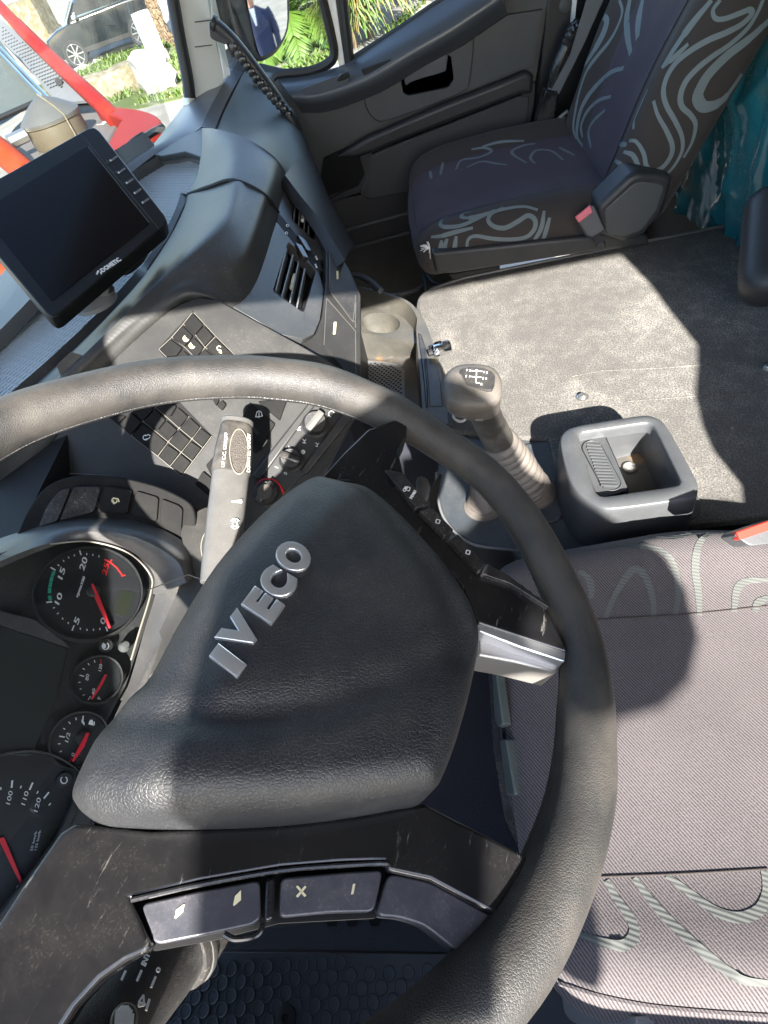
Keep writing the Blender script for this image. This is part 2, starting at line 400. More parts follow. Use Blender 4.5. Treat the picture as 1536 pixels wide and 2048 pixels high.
M = dict(
    black=pm('black_plastic', (0.018, 0.018, 0.019), .42, rvar=.15, dust=(DU, .22, 9), bumps=[('grain', 900, .25, .0004)]),
    blackgloss=pm('gloss_black_plastic', (0.012, 0.012, 0.013), .16, dust=(DU, .3, 12), wear=((.16, .15, .14), 9, .62)),
    spoke=pm('scratched_black_trim', (0.007, 0.007, 0.008), .20, rvar=.15, coat=.3, dust=(DU, .07, 22), wear=((.22, .21, .19), 34, .60), bumps=[('noise', 120, .05, .0006)]),
    dark=pm('matt_black', (0.010, 0.010, 0.011), .7),
    gap=pm('dark_gap', (0.004, 0.004, 0.004), .9),
    leather=pm('grained_hub_skin', (0.013, 0.014, 0.016), .50, dust=(DU, .13, 14), bumps=[('grain', 540, .42, .0004)]),
    rim=pm('rim_rubber', (0.024, 0.0232, 0.0222), .50, mix=((0.054, .049, .043), 14, .4, .65), dust=(DU, .1, 20), bumps=[('grain', 700, .35, .0004), ('noise', 60, .10, .001)]),
    rimdark=pm('rim_rubber_clean', (0.028, 0.028, 0.029), .42, dust=(DU, .1, 20), bumps=[('grain', 520, .6, .0005)]),
    silver=pm('satin_silver', (0.80, 0.81, 0.82), .30, metal=.85, bumps=[('noise', 300, .03, .0003)]),
    champagne=pm('champagne_spoke', (0.42, 0.40, 0.37), .38, metal=.7, dust=((.3, .27, .22), .2, 20)),
    chrome=pm('chrome', (0.75, 0.75, 0.76), .1, metal=1.0),
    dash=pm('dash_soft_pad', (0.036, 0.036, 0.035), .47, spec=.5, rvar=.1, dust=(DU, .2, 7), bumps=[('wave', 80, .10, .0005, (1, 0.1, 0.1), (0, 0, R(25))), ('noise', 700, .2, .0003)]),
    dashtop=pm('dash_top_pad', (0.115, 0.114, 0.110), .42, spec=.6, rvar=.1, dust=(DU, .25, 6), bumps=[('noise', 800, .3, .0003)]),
    face=pm('dash_face', (0.024, 0.024, 0.0235), .42, dust=(DU, .13, 8), bumps=[('noise', 900, .3, .0003)]),
    carbon=pm('ribbed_vent_housing', (0.040, 0.042, 0.043), .40, dust=(DU, .25, 8), bumps=[('wave', 78, .14, .0006, (1, .15, .3), (0, R(20), R(35)))]),
    traymat=pm('ribbed_tray_mat', (0.40, 0.43, 0.44), .3, spec=.8, dust=(DU, .2, 10)),
    greygreen=pm('grey_green_panel', (0.060, 0.072, 0.064), .55, dust=(DU, .15, 8), bumps=[('noise', 900, .3, .0003)]),
    hood=pm('cluster_hood', (0.060, 0.060, 0.060), .36, rvar=.12, dust=(DU, .3, 10), wear=((.2, .19, .17), 5, .66)),
    shroud=pm('column_shroud', (0.034, 0.033, 0.031), .55, dust=((.26, .24, .2), .22, 14)),
    button=pm('switch_button', (0.008, 0.008, 0.008), .6, spec=.14, dust=((.3, .27, .22), .05, 16), bumps=[('noise', 1500, .5, .0002)]),
    buttonedge=pm('pale_button_edge', (0.20, 0.185, 0.15), .5),
    spokebtn=pm('satin_blue_black_button', (0.050, 0.052, 0.062), .30, rvar=.15, dust=((.4, .36, .36), .45, 18), bumps=[('noise', 900, .3, .0002)]),
    white=pm('white_print', (0.78, 0.78, 0.76), .5), cream=pm('cream_print', (0.72, 0.66, 0.42), .5),
    red=pm('red_print', (0.65, 0.03, 0.03), .45), needle=pm('needle_red', (0.72, 0.03, 0.045), .35), green=pm('green_print', (0.03, 0.33, 0.22), .5),
    lcd=pm('lcd_glass', (0.030, 0.034, 0.033), .2), lcdg=pm('lcd_olive', (0.020, 0.023, 0.015), .3), dial=pm('gauge_face', (0.014, 0.014, 0.015), .5),
    screen=pm('monitor_glass', (0.006, 0.005, 0.006), .16, spec=.18), monitor=pm('monitor_case', (0.008, 0.008, 0.008), .34, spec=.3, dust=(DU, .03, 20)),
    stalk=pm('grey_stalk', (0.085, 0.083, 0.080), .36, rvar=.2, dust=((.35, .33, .29), .25, 18), wear=((.28, .27, .26), 6, .66)),
    ovalgrip=pm('rubber_oval', (0.085, 0.074, 0.063), .6, bumps=[('grain', 500, .9, .0008)]),
    knob=pm('shift_knob_leather', (0.115, 0.103, 0.091), .42, dust=((.3, .27, .23), .2, 20), mix=((.08, .072, .063), 18, .42, .62), bumps=[('grain', 480, .4, .0005)]),
    knobdark=pm('shift_shaft_rubber', (0.038, 0.035, 0.031), .40, mix=((.075, .068, .06), 30, .45, .62), dust=((.3, .27, .22), .2, 30)),
    boot=pm('gaiter_rubber', (0.125, 0.110, 0.096), .55, dust=((.30, .27, .22), .25, 20), bumps=[('noise', 400, .2, .0004)]),
    console=pm('gear_console', (0.040, 0.048, 0.056), .42, dust=(DU, .25, 9), bumps=[('noise', 900, .3, .0003)]),
    tray=pm('grey_tray_plastic', (0.062, 0.065, 0.068), .38, rvar=.1, dust=((.3, .3, .3), .2, 9), bumps=[('noise', 1100, .35, .0003)]),
    trayrust=pm('rusty_bottom', (0.085, 0.080, 0.072), .55, mix=((.22, .125, .045), 26, .52, .66), dust=((.3, .25, .19), .3, 20)),
    binplastic=pm('dusty_bin', (0.065, 0.064, 0.057), .30, dust=((.26, .22, .16), .4, 12)),
    vinyl=pm('black_vinyl_trim', (0.020, 0.021, 0.023), .45, dust=(DU, .08, 8), bumps=[('noise', 800, .3, .0003)]),
    door=pm('door_panel', (0.058, 0.062, 0.064), .55, rvar=.08, dust=(DU, .08, 6), bumps=[('noise', 700, .4, .0004)]),
    doortop=pm('door_upper', (0.070, 0.080, 0.092), .30, dust=(DU, .02, 8), bumps=[('noise', 900, .3, .0003)]),
    doorgrid=pm('door_textured_insert', (0.040, 0.041, 0.042), .6, bumps=[('wave', 70, .5, .001, (0, 1, .6)), ('wave', 70, .5, .001, (0, 1, -.6))]),
    pillar=pm('pale_pillar_trim', (0.72, 0.72, 0.66), .5, dust=((.5, .46, .38), .2, 8)),
    rubber=pm('window_seal', (0.014, 0.014, 0.014), .5), alu=pm('pale_window_bar', (0.88, 0.88, 0.86), .35),
    belt=pm('seat_belt_web', (0.13, 0.14, 0.15), .75, bumps=[('wave', 90, .4, .0006, (1, 1, 1))]),
    cloth_purple=pm('plum_seat_cloth', (0.056, 0.043, 0.058), .9, spec=.15, sheen=.08, mix=((.066, .053, .066), 8, .4, .6), bumps=[('noise', 900, .5, .0005)]),
    cloth_brown=pm('charcoal_seat_cloth', (0.050, 0.042, 0.038), .9, spec=.2, sheen=.06, bumps=[('noise', 900, .5, .0005)]),
    swirl=pm('grey_blue_swirl', (0.165, 0.195, 0.198), .85, spec=.2, bumps=[('noise', 1200, .5, .0003)]),
    swirl2=pm('pale_swirl', (0.108, 0.112, 0.104), .85, spec=.2, bumps=[('wave', 75, .6, .0005, (1, 1, 0), (0, 0, R(20)))]),
    seatcloth=twill('driver_seat_cloth', (0.032, 0.027, 0.028), (0.132, 0.116, 0.116), .0027, (0, 0, R(58))),
    seatbolster=twill('driver_bolster_cloth', (0.060, 0.050, 0.048), (0.22, 0.19, 0.185), .0042, (0, 0, R(58))),
    redbuckle=pm('red_button', (0.65, 0.035, 0.02), .4), pinkbuckle=pm('faded_red_button', (0.62, 0.10, 0.13), .45),
    greyplastic=pm('grey_bracket', (0.16, 0.165, 0.17), .4, dust=(DU, .3, 14)), leverg=pm('grey_green_lever', (0.055, 0.07, 0.065), .45, dust=(DU, .15, 10)),
    bolt=pm('zinc_bolt', (0.55, 0.54, 0.50), .3, metal=.9, dust=((.4, .33, .2), .3, 40)),
    floormat=pm('rubber_floor_mat', (0.060, 0.064, 0.075), .38, dust=(DU, .1, 10), bumps=[('noise', 300, .2, .0006)]),
    floorcarpet=pm('dark_floor_carpet', (0.035, 0.037, 0.050), .9, bumps=[('noise', 500, .9, .002)]),
    bluesheet=pm('blue_plastic_wrap', (0.010, 0.135, 0.165), .2, spec=.7, mix=((.085, .10, .075), 4, .5, .66), dust=((.3, .28, .2), .35, 7), bumps=[('noise', 9, .5, .02), ('noise', 40, .25, .004, (1, .3, .3))]),
    redpaint=pm('red_paint', (0.21, 0.008, 0.004), .6, spec=.2, mix=((.22, .018, .006), 3, .4, .7), dust=((.2, .1, .07), .12, 8)),
    redpaint2=pm('orange_red_paint', (0.24, 0.028, 0.004), .6, spec=.2, dust=((.3, .2, .15), .15, 8)),
    greyhood=pm('dusty_grey_cowl', (0.11, 0.095, 0.085), .6, dust=((.2, .17, .14), .4, 6)),
    perfor=pm('grey_perforated_sheet', (0.13, 0.135, 0.14), .55, dust=((.22, .21, .18), .35, 6)),
    beacon=pm('dusty_beacon_lens', (0.085, 0.07, 0.045), .45, dust=((.14, .115, .08), .5, 10)),
    beacontop=pm('dusty_beacon_top', (0.07, 0.07, 0.066), .5, dust=((.13, .12, .1), .3, 12)),
    carpaint=pm('black_car_paint', (0.010, 0.014, 0.017), .12, coat=1.0, dust=(DU, .08, 3)), carglass=pm('car_glass', (0.03, 0.075, 0.09), .12), truckglass=pm('dusty_truck_glass', (0.075, 0.082, 0.068), .4, dust=((.2, .19, .16), .25, 5)),
    tyre=pm('tyre', (0.02, 0.02, 0.02), .8), alloy=pm('alloy_rim', (0.35, 0.36, 0.37), .3, metal=.8),
    stone=pm('pale_stone', (0.13, 0.107, 0.06), .9, mix=((.21, .185, .13), 6, .4, .6), bumps=[('noise', 12, .8, .03), ('noise', 60, .5, .008)]),
    whitestone=pm('white_stone', (0.36, 0.345, 0.31), .85, bumps=[('noise', 14, .4, .02)]),
    rough_wall=pm('rubble_wall', (0.17, 0.11, 0.055), .95, mix=((.26, .19, .11), 5, .35, .65), bumps=[('grain', 7, .8, .05), ('noise', 20, .8, .03)]),
    bark=pm('bark', (0.12, 0.085, 0.05), .9, bumps=[('noise', 30, .8, .01)]),
    leafA=pm('leaf_light', (0.065, 0.12, 0.012), .5), leafB=pm('leaf_dark', (0.02, 0.06, 0.008), .55), leafY=pm('leaf_dry', (0.20, 0.13, 0.03), .7), leafG=pm('leaf_sage', (0.12, 0.155, 0.05), .6),
    navy=pm('navy_jacket', (0.018, 0.026, 0.075), .8), skin=pm('skin', (0.48, 0.26, 0.18), .55), shirt=pm('white_shirt', (.7, .7, .7), .7), trousers=pm('dark_trousers', (0.02, 0.022, 0.035), .8), hair=pm('hair', (.12, .1, .09), .7),
    truckwhite=pm('white_truck_paint', (0.72, 0.72, 0.70), .3, coat=.5), cabshell=pm('cab_headliner', (0.26, 0.26, 0.25), .8),
    road=pm('pale_yard', (0.17, 0.158, 0.135), .9, mix=((.25, .23, .20), 1.2, .35, .65), bumps=[('noise', 30, .5, .01)]),
    grassground=pm('lawn_soil', (0.06, 0.085, 0.015), .95, mix=((.16, .145, .08), 2.2, .45, .62), bumps=[('noise', 40, .8, .02)]),
    kerb=pm('pale_kerb', (.40, .39, .36), .8, bumps=[('noise', 30, .3, .01)]),
)
M['glass'] = clear('window_glass', (.86, .88, .865), .05)
M['lens'] = clear('cluster_lens', (.90, .92, .93), .06, .03)
mm = bpy.data.materials.new('mirror_glass'); mm.use_nodes = True; b_ = mm.node_tree.nodes['Principled BSDF']
b_.inputs['Base Color'].default_value = (.80, .83, .85, 1); b_.inputs['Metallic'].default_value = 1; b_.inputs['Roughness'].default_value = .02; M['mirror'] = mm
# carpet on the engine cover: dark felt, worn and dusty in patches
def carpet():
    m = bpy.data.materials.new('engine_cover_felt'); m.use_nodes = True; N, L = m.node_tree.nodes, m.node_tree.links; b = N['Principled BSDF']
    b.inputs['Roughness'].default_value = .95; b.inputs['Specular IOR Level'].default_value = .15
    tc = N.new('ShaderNodeTexCoord')
    def nz(s, d=5, r=.65, dist=0.0):
        n = N.new('ShaderNodeTexNoise'); n.inputs['Scale'].default_value = s; n.inputs['Detail'].default_value = d; n.inputs['Roughness'].default_value = r; n.inputs['Distortion'].default_value = dist; L.new(tc.outputs['Object'], n.inputs['Vector']); return n.outputs['Fac']
    def mr(src, a, b_, c=0, d=1):
        r = N.new('ShaderNodeMapRange'); r.interpolation_type = 'SMOOTHSTEP'; L.new(src, r.inputs[0])
        for i, v in zip((1, 2, 3, 4), (a, b_, c, d)): r.inputs[i].default_value = v
        return r.outputs[0]
    def mathn(op, a, bb):
        x = N.new('ShaderNodeMath'); x.operation = op; L.new(a, x.inputs[0]); 
        if isinstance(bb, float): x.inputs[1].default_value = bb
        else: L.new(bb, x.inputs[1])
        return x.outputs[0]
    big = mr(nz(3.2, 6, .6, .6), .40, .66); mid = mr(nz(26, 5, .8), .40, .66); fine = mr(nz(330, 3, .8), .36, .64)
    d = mathn('MULTIPLY', mathn('MULTIPLY', mathn('ADD', big, 0.55), mathn('ADD', mid, 0.75)), fine)
    x = N.new('ShaderNodeMix'); x.data_type = 'RGBA'; x.inputs['A'].default_value = (.092, .088, .083, 1); x.inputs['B'].default_value = (.34, .32, .285, 1); x.clamp_factor = True; L.new(mathn('MULTIPLY', d, 0.48), x.inputs['Factor'])
    y = N.new('ShaderNodeMix'); y.data_type = 'RGBA'; y.blend_type = 'MULTIPLY'; y.inputs['Factor'].default_value = 1; L.new(x.outputs['Result'], y.inputs['A']); L.new(mr(nz(600, 2, .9), .3, .7, .62, 1.3), y.inputs['B'])
    L.new(y.outputs['Result'], b.inputs['Base Color'])
    bp = N.new('ShaderNodeBump'); bp.inputs['Strength'].default_value = .8; bp.inputs['Distance'].default_value = .0015; L.new(nz(420, 3, .8), bp.inputs['Height']); L.new(bp.outputs['Normal'], b.inputs['Normal'])
    return m
M['carpet'] = carpet()

# ================================================================== STEERING WHEEL
WM = Matrix(((0.9541, 0.2994, 0.0), (-0.2766, 0.8814, -0.3828), (-0.1146, 0.3652, 0.9238)))
WN = WM.col[2].normalized(); WX = WM.col[0].normalized(); WY = WM.col[1].normalized()
WP = Pl((0, 0, 0), WN)
wheel = thing('steering_wheel', 'large black truck steering wheel with silver lettering on its grained hub', 'steering wheel', mw=WM.to_4x4())
def build_wheel():
    rr = [(-180, .2225, .019), (-150, .2225, .0195), (-128, .2216, .0192), (-120, .2230, .0190), (-108, .2226, .0186), (-99, .2226, .0180), (-88, .2212, .0170), (-75, .2230, .0152), (-60, .2208, .0143), (-37, .2245, .0142),
          (-20, .2208, .0150), (-6, .2235, .0172), (8, .2265, .0182), (20, .2235, .0180), (33, .2210, .0178), (54, .2205, .0180), (73, .2250, .0186), (100, .2235, .0188), (140, .2225, .019), (180, .2225, .019)]
    def at(a):
        for (a0, r0, t0), (a1, r1, t1) in zip(rr, rr[1:]):
            if a0 <= a <= a1:
                k = (a - a0) / (a1 - a0); k = k * k * (3 - 2 * k); return r0 + (r1 - r0) * k, t0 + (t1 - t0) * k
    rings, seam = [], []
    n = 180; sd_ = 28
    for i in range(n):
        a = -180 + 360 * i / n; r, t = at(a); ca, sa = math.cos(R(a)), math.sin(R(a))
        e = WX * ca + WY * sa
        ring = []
        for k in range(sd_):
            b = 2 * math.pi * k / sd_; ring.append(e * (r + t * math.cos(b)) + WN * (t * 1.03 * math.sin(b)))
        rings.append(ring)
        b = R(205); seam.append(e * (r + (t + .0001) * math.cos(b)) + WN * ((t + .0001) * 1.03 * math.sin(b)))
    rings.append(rings[0])
    rim = loft('rim', rings, M['rim'], wheel, True)
    tube('rim_seam', seam + [seam[0]], .0006, M['rimdark'], rim, sides=6)
    # hub cover
    outp = [(150, 1592), (172, 1535), (212, 1452), (262, 1398), (300, 1362), (360, 1250), (430, 1140), (500, 1060), (560, 1005), (612, 966), (655, 950), (700, 962), (765, 1000), (850, 1082), (930, 1180), (960, 1245), (963, 1292), (946, 1380),
            (917, 1480), (884, 1556), (856, 1592), (800, 1606), (700, 1626), (560, 1645), (400, 1653), (260, 1650), (200, 1643), (162, 1622)]
    hts = [.014, .014, .016, .018, .018, .018, .018, .018, .018, .022, .030, .036, .040, .042, .042, .042, .042, .042, .040, .034, .028, .024, .020, .016, .014, .014, .014, .014]
    base = [WP(x, y, h_) for (x, y), h_ in zip(outp, hts)]; base = [p - WN * (p.dot(WN) - .014) for p in base]; base = crom(base, 4, True)
    loc = [(p.dot(WX), p.dot(WY)) for p in base]
    cx_ = WP(560, 1330, .04); c2 = (cx_.dot(WX), cx_.dot(WY))
    def seg_d(p, a, b):
        ax, ay = a; bx, by = b; dx, dy = bx - ax, by - ay
        t = max(0, min(1, ((p[0] - ax) * dx + (p[1] - ay) * dy) / (dx * dx + dy * dy + 1e-12)))
        return math.hypot(p[0] - ax - t * dx, p[1] - ay - t * dy)
    def pld(p, L): return min(seg_d(p, a, b) for a, b in zip(L, L[1:]))
    def l2(pts, h=.045): return [(q.dot(WX), q.dot(WY)) for q in (WP(x, y, h) for x, y in pts)]
    crease = l2([(205, 1420), (250, 1442), (330, 1460), (430, 1464), (540, 1458), (650, 1436), (760, 1400), (850, 1350)], .03)
    crease2 = l2([(668, 965), (735, 1030), (800, 1110), (870, 1205), (905, 1290), (900, 1340)], .03)
    topedge = l2([(150, 1592), (212, 1452), (300, 1362), (360, 1250), (430, 1140), (500, 1060), (612, 966)], .014)
    lowedge = l2([(960, 1245), (946, 1380), (884, 1556)], .014)
    face_ridge = l2([(300, 1425), (400, 1265), (500, 1120), (600, 1005)], .04)
    def sm(a): a = max(0, min(1, a)); return a * a * (3 - 2 * a)
    closed = loc + [loc[0]]
    def H(p):
        d = pld(p, closed); dt = pld(p, topedge); dl = pld(p, lowedge)
        h = .012 + .020 * math.sqrt(1 - (1 - min(1, d / .016)) ** 2)
        h += .020 * sm(dt / .050) + .004 * sm(dl / .05)
        for L, k in ((crease, 1.0), (crease2, .8)):
            dd = pld(p, L)
            # which end fades
            f = 1.0 if L is crease2 else 1 - .75 * sm((p[0] * 0 + (pdist(p, L) )) )
            h -= k * f * .0065 * math.exp(-(dd / .008) ** 2)
        h += .0025 * math.exp(-(pld(p, face_ridge) / .010) ** 2)
        return h
    def pdist(p, L):
        tot, best, bd, acc = 0, 0, 9, 0
        for a, b in zip(L, L[1:]):
            l = math.hypot(b[0] - a[0], b[1] - a[1]); d = seg_d(p, a, b)
            if d < bd:
                bd = d; t = max(0, min(1, ((p[0] - a[0]) * (b[0] - a[0]) + (p[1] - a[1]) * (b[1] - a[1])) / (l * l))); best = acc + t * l
            acc += l
        return best / acc
    ks = [1, .992, .98, .965, .95, .93, .905, .875, .84, .80, .76, .71, .66, .60, .54, .47, .40, .33, .26, .19, .12, .05]
    rings = [[p - WN * .02 for p in base]]
    for k in ks:
        ring = []
        for q in loc:
            p = (c2[0] + (q[0] - c2[0]) * k, c2[1] + (q[1] - c2[1]) * k); ring.append(WX * p[0] + WY * p[1] + WN * (H(p) if k < 1 else .013))
        rings.append(ring)
    hub = loft('hub_cover', rings, M['leather'], wheel, True, False, True)
    hb = bvh_of(hub)
    # letters
    for ch, (x, y), (tx, ty), (bx, by), wf in (('I', (452, 1327), (424, 1315), (481, 1338), 1.35), ('V', (478, 1269), (448, 1283 - 18), (512, 1288 - 18), 1.0), ('E', (522, 1216), (492, 1206), (552, 1228), 1.0), ('C', (552, 1170), (523, 1161), (582, 1181), .86), ('O', (584, 1117), (555, 1108), (614, 1127), .84)):
        h = hb.ray_cast(EYE, ray(x, y).normalized()); n = h[1] if h[1].dot(WN) > 0 else -h[1]
        n = (n + WN * 1.0).normalized(); pl = Pl(h[0], n)
        top, bot = pl(tx, ty), pl(bx, by); size = (top - bot).length
        xd = pl(x + 17.5, y - 24) - pl(x, y)
        q = h[0] + n * .0005
        yd = n.cross((xd - n * xd.dot(n)).normalized())
        text('letter', ch, q - yd * size * .5, xd, n, size * .97, M['silver'], hub, depth=.0010, sx=wf, align='CENTER', bevel=.0007, offset=.0010, shear=.12, res=6)
    # spoke trims
    def P_(pts, h): return [WP(x, y, h) for x, y in pts]
    nearp = [(150, 1645), (300, 1662), (560, 1650), (720, 1630), (850, 1606), (900, 1632), (1065, 1718), (1040, 1765), (992, 1834), (860, 1762), (776, 1744), (768, 1724), (680, 1728), (560, 1738), (400, 1766), (260, 1796), (306, 1896), (250, 1925), (200, 1960), (150, 2015), (90, 2110),
             (-40, 2260), (-190, 2150), (-60, 1935), (40, 1780), (120, 1665)]
    sp = plate('spoke_trim', P_(nearp, .006), -WN * .02, M['spoke'], wheel, bevel=.0025, seg=3)
    plate('thumb_pad', fillet(P_([(776, 1746), (860, 1764), (992, 1836), (1000, 1850), (915, 1905), (850, 1852), (800, 1836), (752, 1832)], .003), .004), -WN * .016, M['spokebtn'], wheel, bevel=.004, seg=3)
    plate('button_well', P_([(258, 1792), (400, 1764), (560, 1738), (680, 1728), (772, 1722), (780, 1745), (752, 1836), (560, 1846), (430, 1880), (308, 1902)], -.006), -WN * .01, M['gap'], wheel)
    b1 = plate('rocker_button', fillet(P_([(282, 1808), (400, 1782), (520, 1760), (522, 1836), (505, 1850), (420, 1868), (310, 1890)], .003), .003), -WN * .012, M['spokebtn'], wheel, bevel=.0022, seg=3)
    b2 = plate('rocker_button', fillet(P_([(562, 1756), (690, 1744), (766, 1740), (748, 1824), (660, 1826), (558, 1836)], .003), .003), -WN * .012, M['spokebtn'], wheel, bevel=.0022, seg=3)
    plate('divider', fillet(P_([(531, 1756), (551, 1753), (548, 1840), (528, 1846)], .0035), .002), -WN * .012, M['blackgloss'], wheel, bevel=.0015)
    tube('trim_lip', crom(P_([(262, 1800), (400, 1769), (560, 1741), (680, 1731), (768, 1727), (775, 1735)], .006), 5), .0011, M['blackgloss'], sp, sides=8)
    loop_ = tube('wire_loop', crom(P_([(448, 1868), (470, 1878), (510, 1872), (524, 1856), (526, 1838)], .001), 5), .0013, M['blackgloss'], wheel, sides=8)
    def mark(polys, par, h=.0034, m='cream'):
        mb = MB()
        for p in polys:
            q = P_(p, h); n = len(q); mb.add(*prism_geo(q, -WN * .0006))
        mb.build('symbol', M[m], par, smooth=False)
    mark([[(348, 1836), (354, 1822), (370, 1808), (366, 1820), (352, 1833)], [(352, 1820), (368, 1808), (366, 1824), (350, 1838)]], b1)
    mark([[(466, 1810), (470, 1792), (482, 1780), (482, 1800), (468, 1812)]], b1)
    mark([[(592, 1773), (596, 1771), (613, 1791), (609, 1794)], [(610, 1771), (613, 1774), (596, 1795), (592, 1792)]], b2)
    mark([[(706, 1768), (711, 1767), (707, 1788), (702, 1789)]], b2)
    # far spoke
    farp = [(640, 958), (690, 902), (735, 858), (790, 838), (816, 846), (814, 872), (798, 905), (808, 946), (770, 942), (832, 1016), (894, 1080), (962, 1146), (1020, 1162), (1095, 1215), (1138, 1305), (955, 1245), (930, 1180), (850, 1080), (765, 998), (700, 960)]
    fs = plate('spoke_trim', P_(farp, .008), -WN * .02, M['spoke'], wheel, bevel=.002, seg=3)
    plate('thumb_pad', fillet(P_([(974, 1126), (1016, 1150), (1092, 1204), (1100, 1216), (1020, 1166), (962, 1146)], .012), .002), -WN * .02, M['blackgloss'], wheel, bevel=.002)
    for k, poly in enumerate(([(768, 939), (805, 945), (858, 1009), (831, 1015)], [(838, 1021), (866, 1016), (908, 1060), (889, 1072)], [(897, 1079), (915, 1067), (971, 1127), (959, 1143)])):
        b = plate('rocker_button', fillet(P_(poly, .012), .0015), -WN * .018, M['blackgloss'], wheel, bevel=.0012)
        q = [WP(sum(p[0] for p in poly) / 4 + dx, sum(p[1] for p in poly) / 4 + dy, .0126) for dx, dy in ((-2, -4), (5, -2), (3, 5), (-4, 3))]
        mb = MB()
        for a, c in zip(q, q[1:] + q[:1]):
            d = (c - a); sdir = d.cross(WN).normalized() * .0004; mb.add([a - sdir, c - sdir, c + sdir, a + sdir], [(0, 1, 2, 3)])
        mb.build('symbol', M['white'], b, smooth=False)
        if k == 0:
            text('symbol', 'OK', WP(810, 984, .0126), WP(818, 973, .0126) - WP(810, 984, .0126), WN, .0026, M['white'], b); text('symbol', 'MENU', WP(824, 998, .0126), WP(830, 988, .0126) - WP(824, 998, .0126), WN, .0022, M['white'], b)
    plate('silver_strip', P_([(957, 1243), (1040, 1272), (1133, 1302), (1130, 1324), (1040, 1294), (958, 1262)], .0065), -WN * .012, M['silver'], wheel, bevel=.001)
    plate('lower_spoke', P_([(957, 1264), (1040, 1297), (1128, 1326), (1112, 1345), (1030, 1324), (957, 1310)], -.004), -WN * .025, M['champagne'], wheel, bevel=.0015)
    # back of the hub and column top
    lathe('hub_back', -WN * .022 + WP(620, 1330, .0), -WN, [(.075, 0), (.07, .02), (.055, .05), (.05, .14)], M['dark'], wheel)
build_wheel()

# ================================================================== DASHBOARD
SWP = Pl(Dp(385, 625, .75), (-.55, -.25, .80))            # face with the switches, turned to the driver
CLP = Pl(Dp(180, 1183, .60), (-.15, -.68, .72))           # gauge faces
dash = thing('dashboard', 'black and grey truck dashboard with switch panel and air vents', 'dashboard', Dp(300, 640, .8))
def textfit(name, s, pl, o, e, hpx, mat, parent, h=.0005, shear=0.0, depth=.0003, label=None, offset=0.0):
    """word from baseline pixel o to pixel e on plane pl, letter height hpx pixels"""
    a, b = pl(*o, h), pl(*e, h); xd = (b - a); n = pl.n; yd = n.cross(xd.normalized())
    # pixel height -> metres, measured across the reading direction
    q = a + yd * .01; c = MC @ q + TC; px = V((CX + FPX * c.x / c.z - o[0], CY + FPX * c.y / c.z - o[1])).length
    size = hpx / px * .01
    c = bpy.data.curves.new('t', 'FONT'); c.body = s; c.size = size / .69; t = bpy.data.objects.new('t', c); COL.objects.link(t); me = bpy.data.meshes.new_from_object(t)
    xs = [v.co.x for v in me.vertices]; wd = max(xs) - min(xs); x0 = min(xs); bpy.data.objects.remove(t); bpy.data.curves.remove(c); bpy.data.meshes.remove(me)
    sx = xd.length / max(wd, 1e-6)
    return text(name, s, a - xd.normalized() * x0 * sx, xd, n, size, mat, parent, depth=depth, sx=sx, shear=shear, label=label, offset=offset)
def marks(name, pl, polys, mat, parent, h=.0005):
    mb = MB()
    for p in polys:
        q = [pl(x, y, h) for x, y in p]; n = len(q); mb.add(*prism_geo(q, -pl.n * .0004))
    return mb.build(name, mat, parent, smooth=False)
def lines(name, pl, segs, wid, mat, parent, h=.0005):
    mb = MB()
    for s in segs:
        pts = [pl(x, y, h) for x, y in s]
        for a, b in zip(pts, pts[1:]):
            d = (b - a).normalized(); sd_ = d.cross(pl.n) * wid / 2; mb.add(*prism_geo([a - sd_, b - sd_, b + sd_, a + sd_], -pl.n * .0004))
    return mb.build(name, mat, parent, smooth=False)

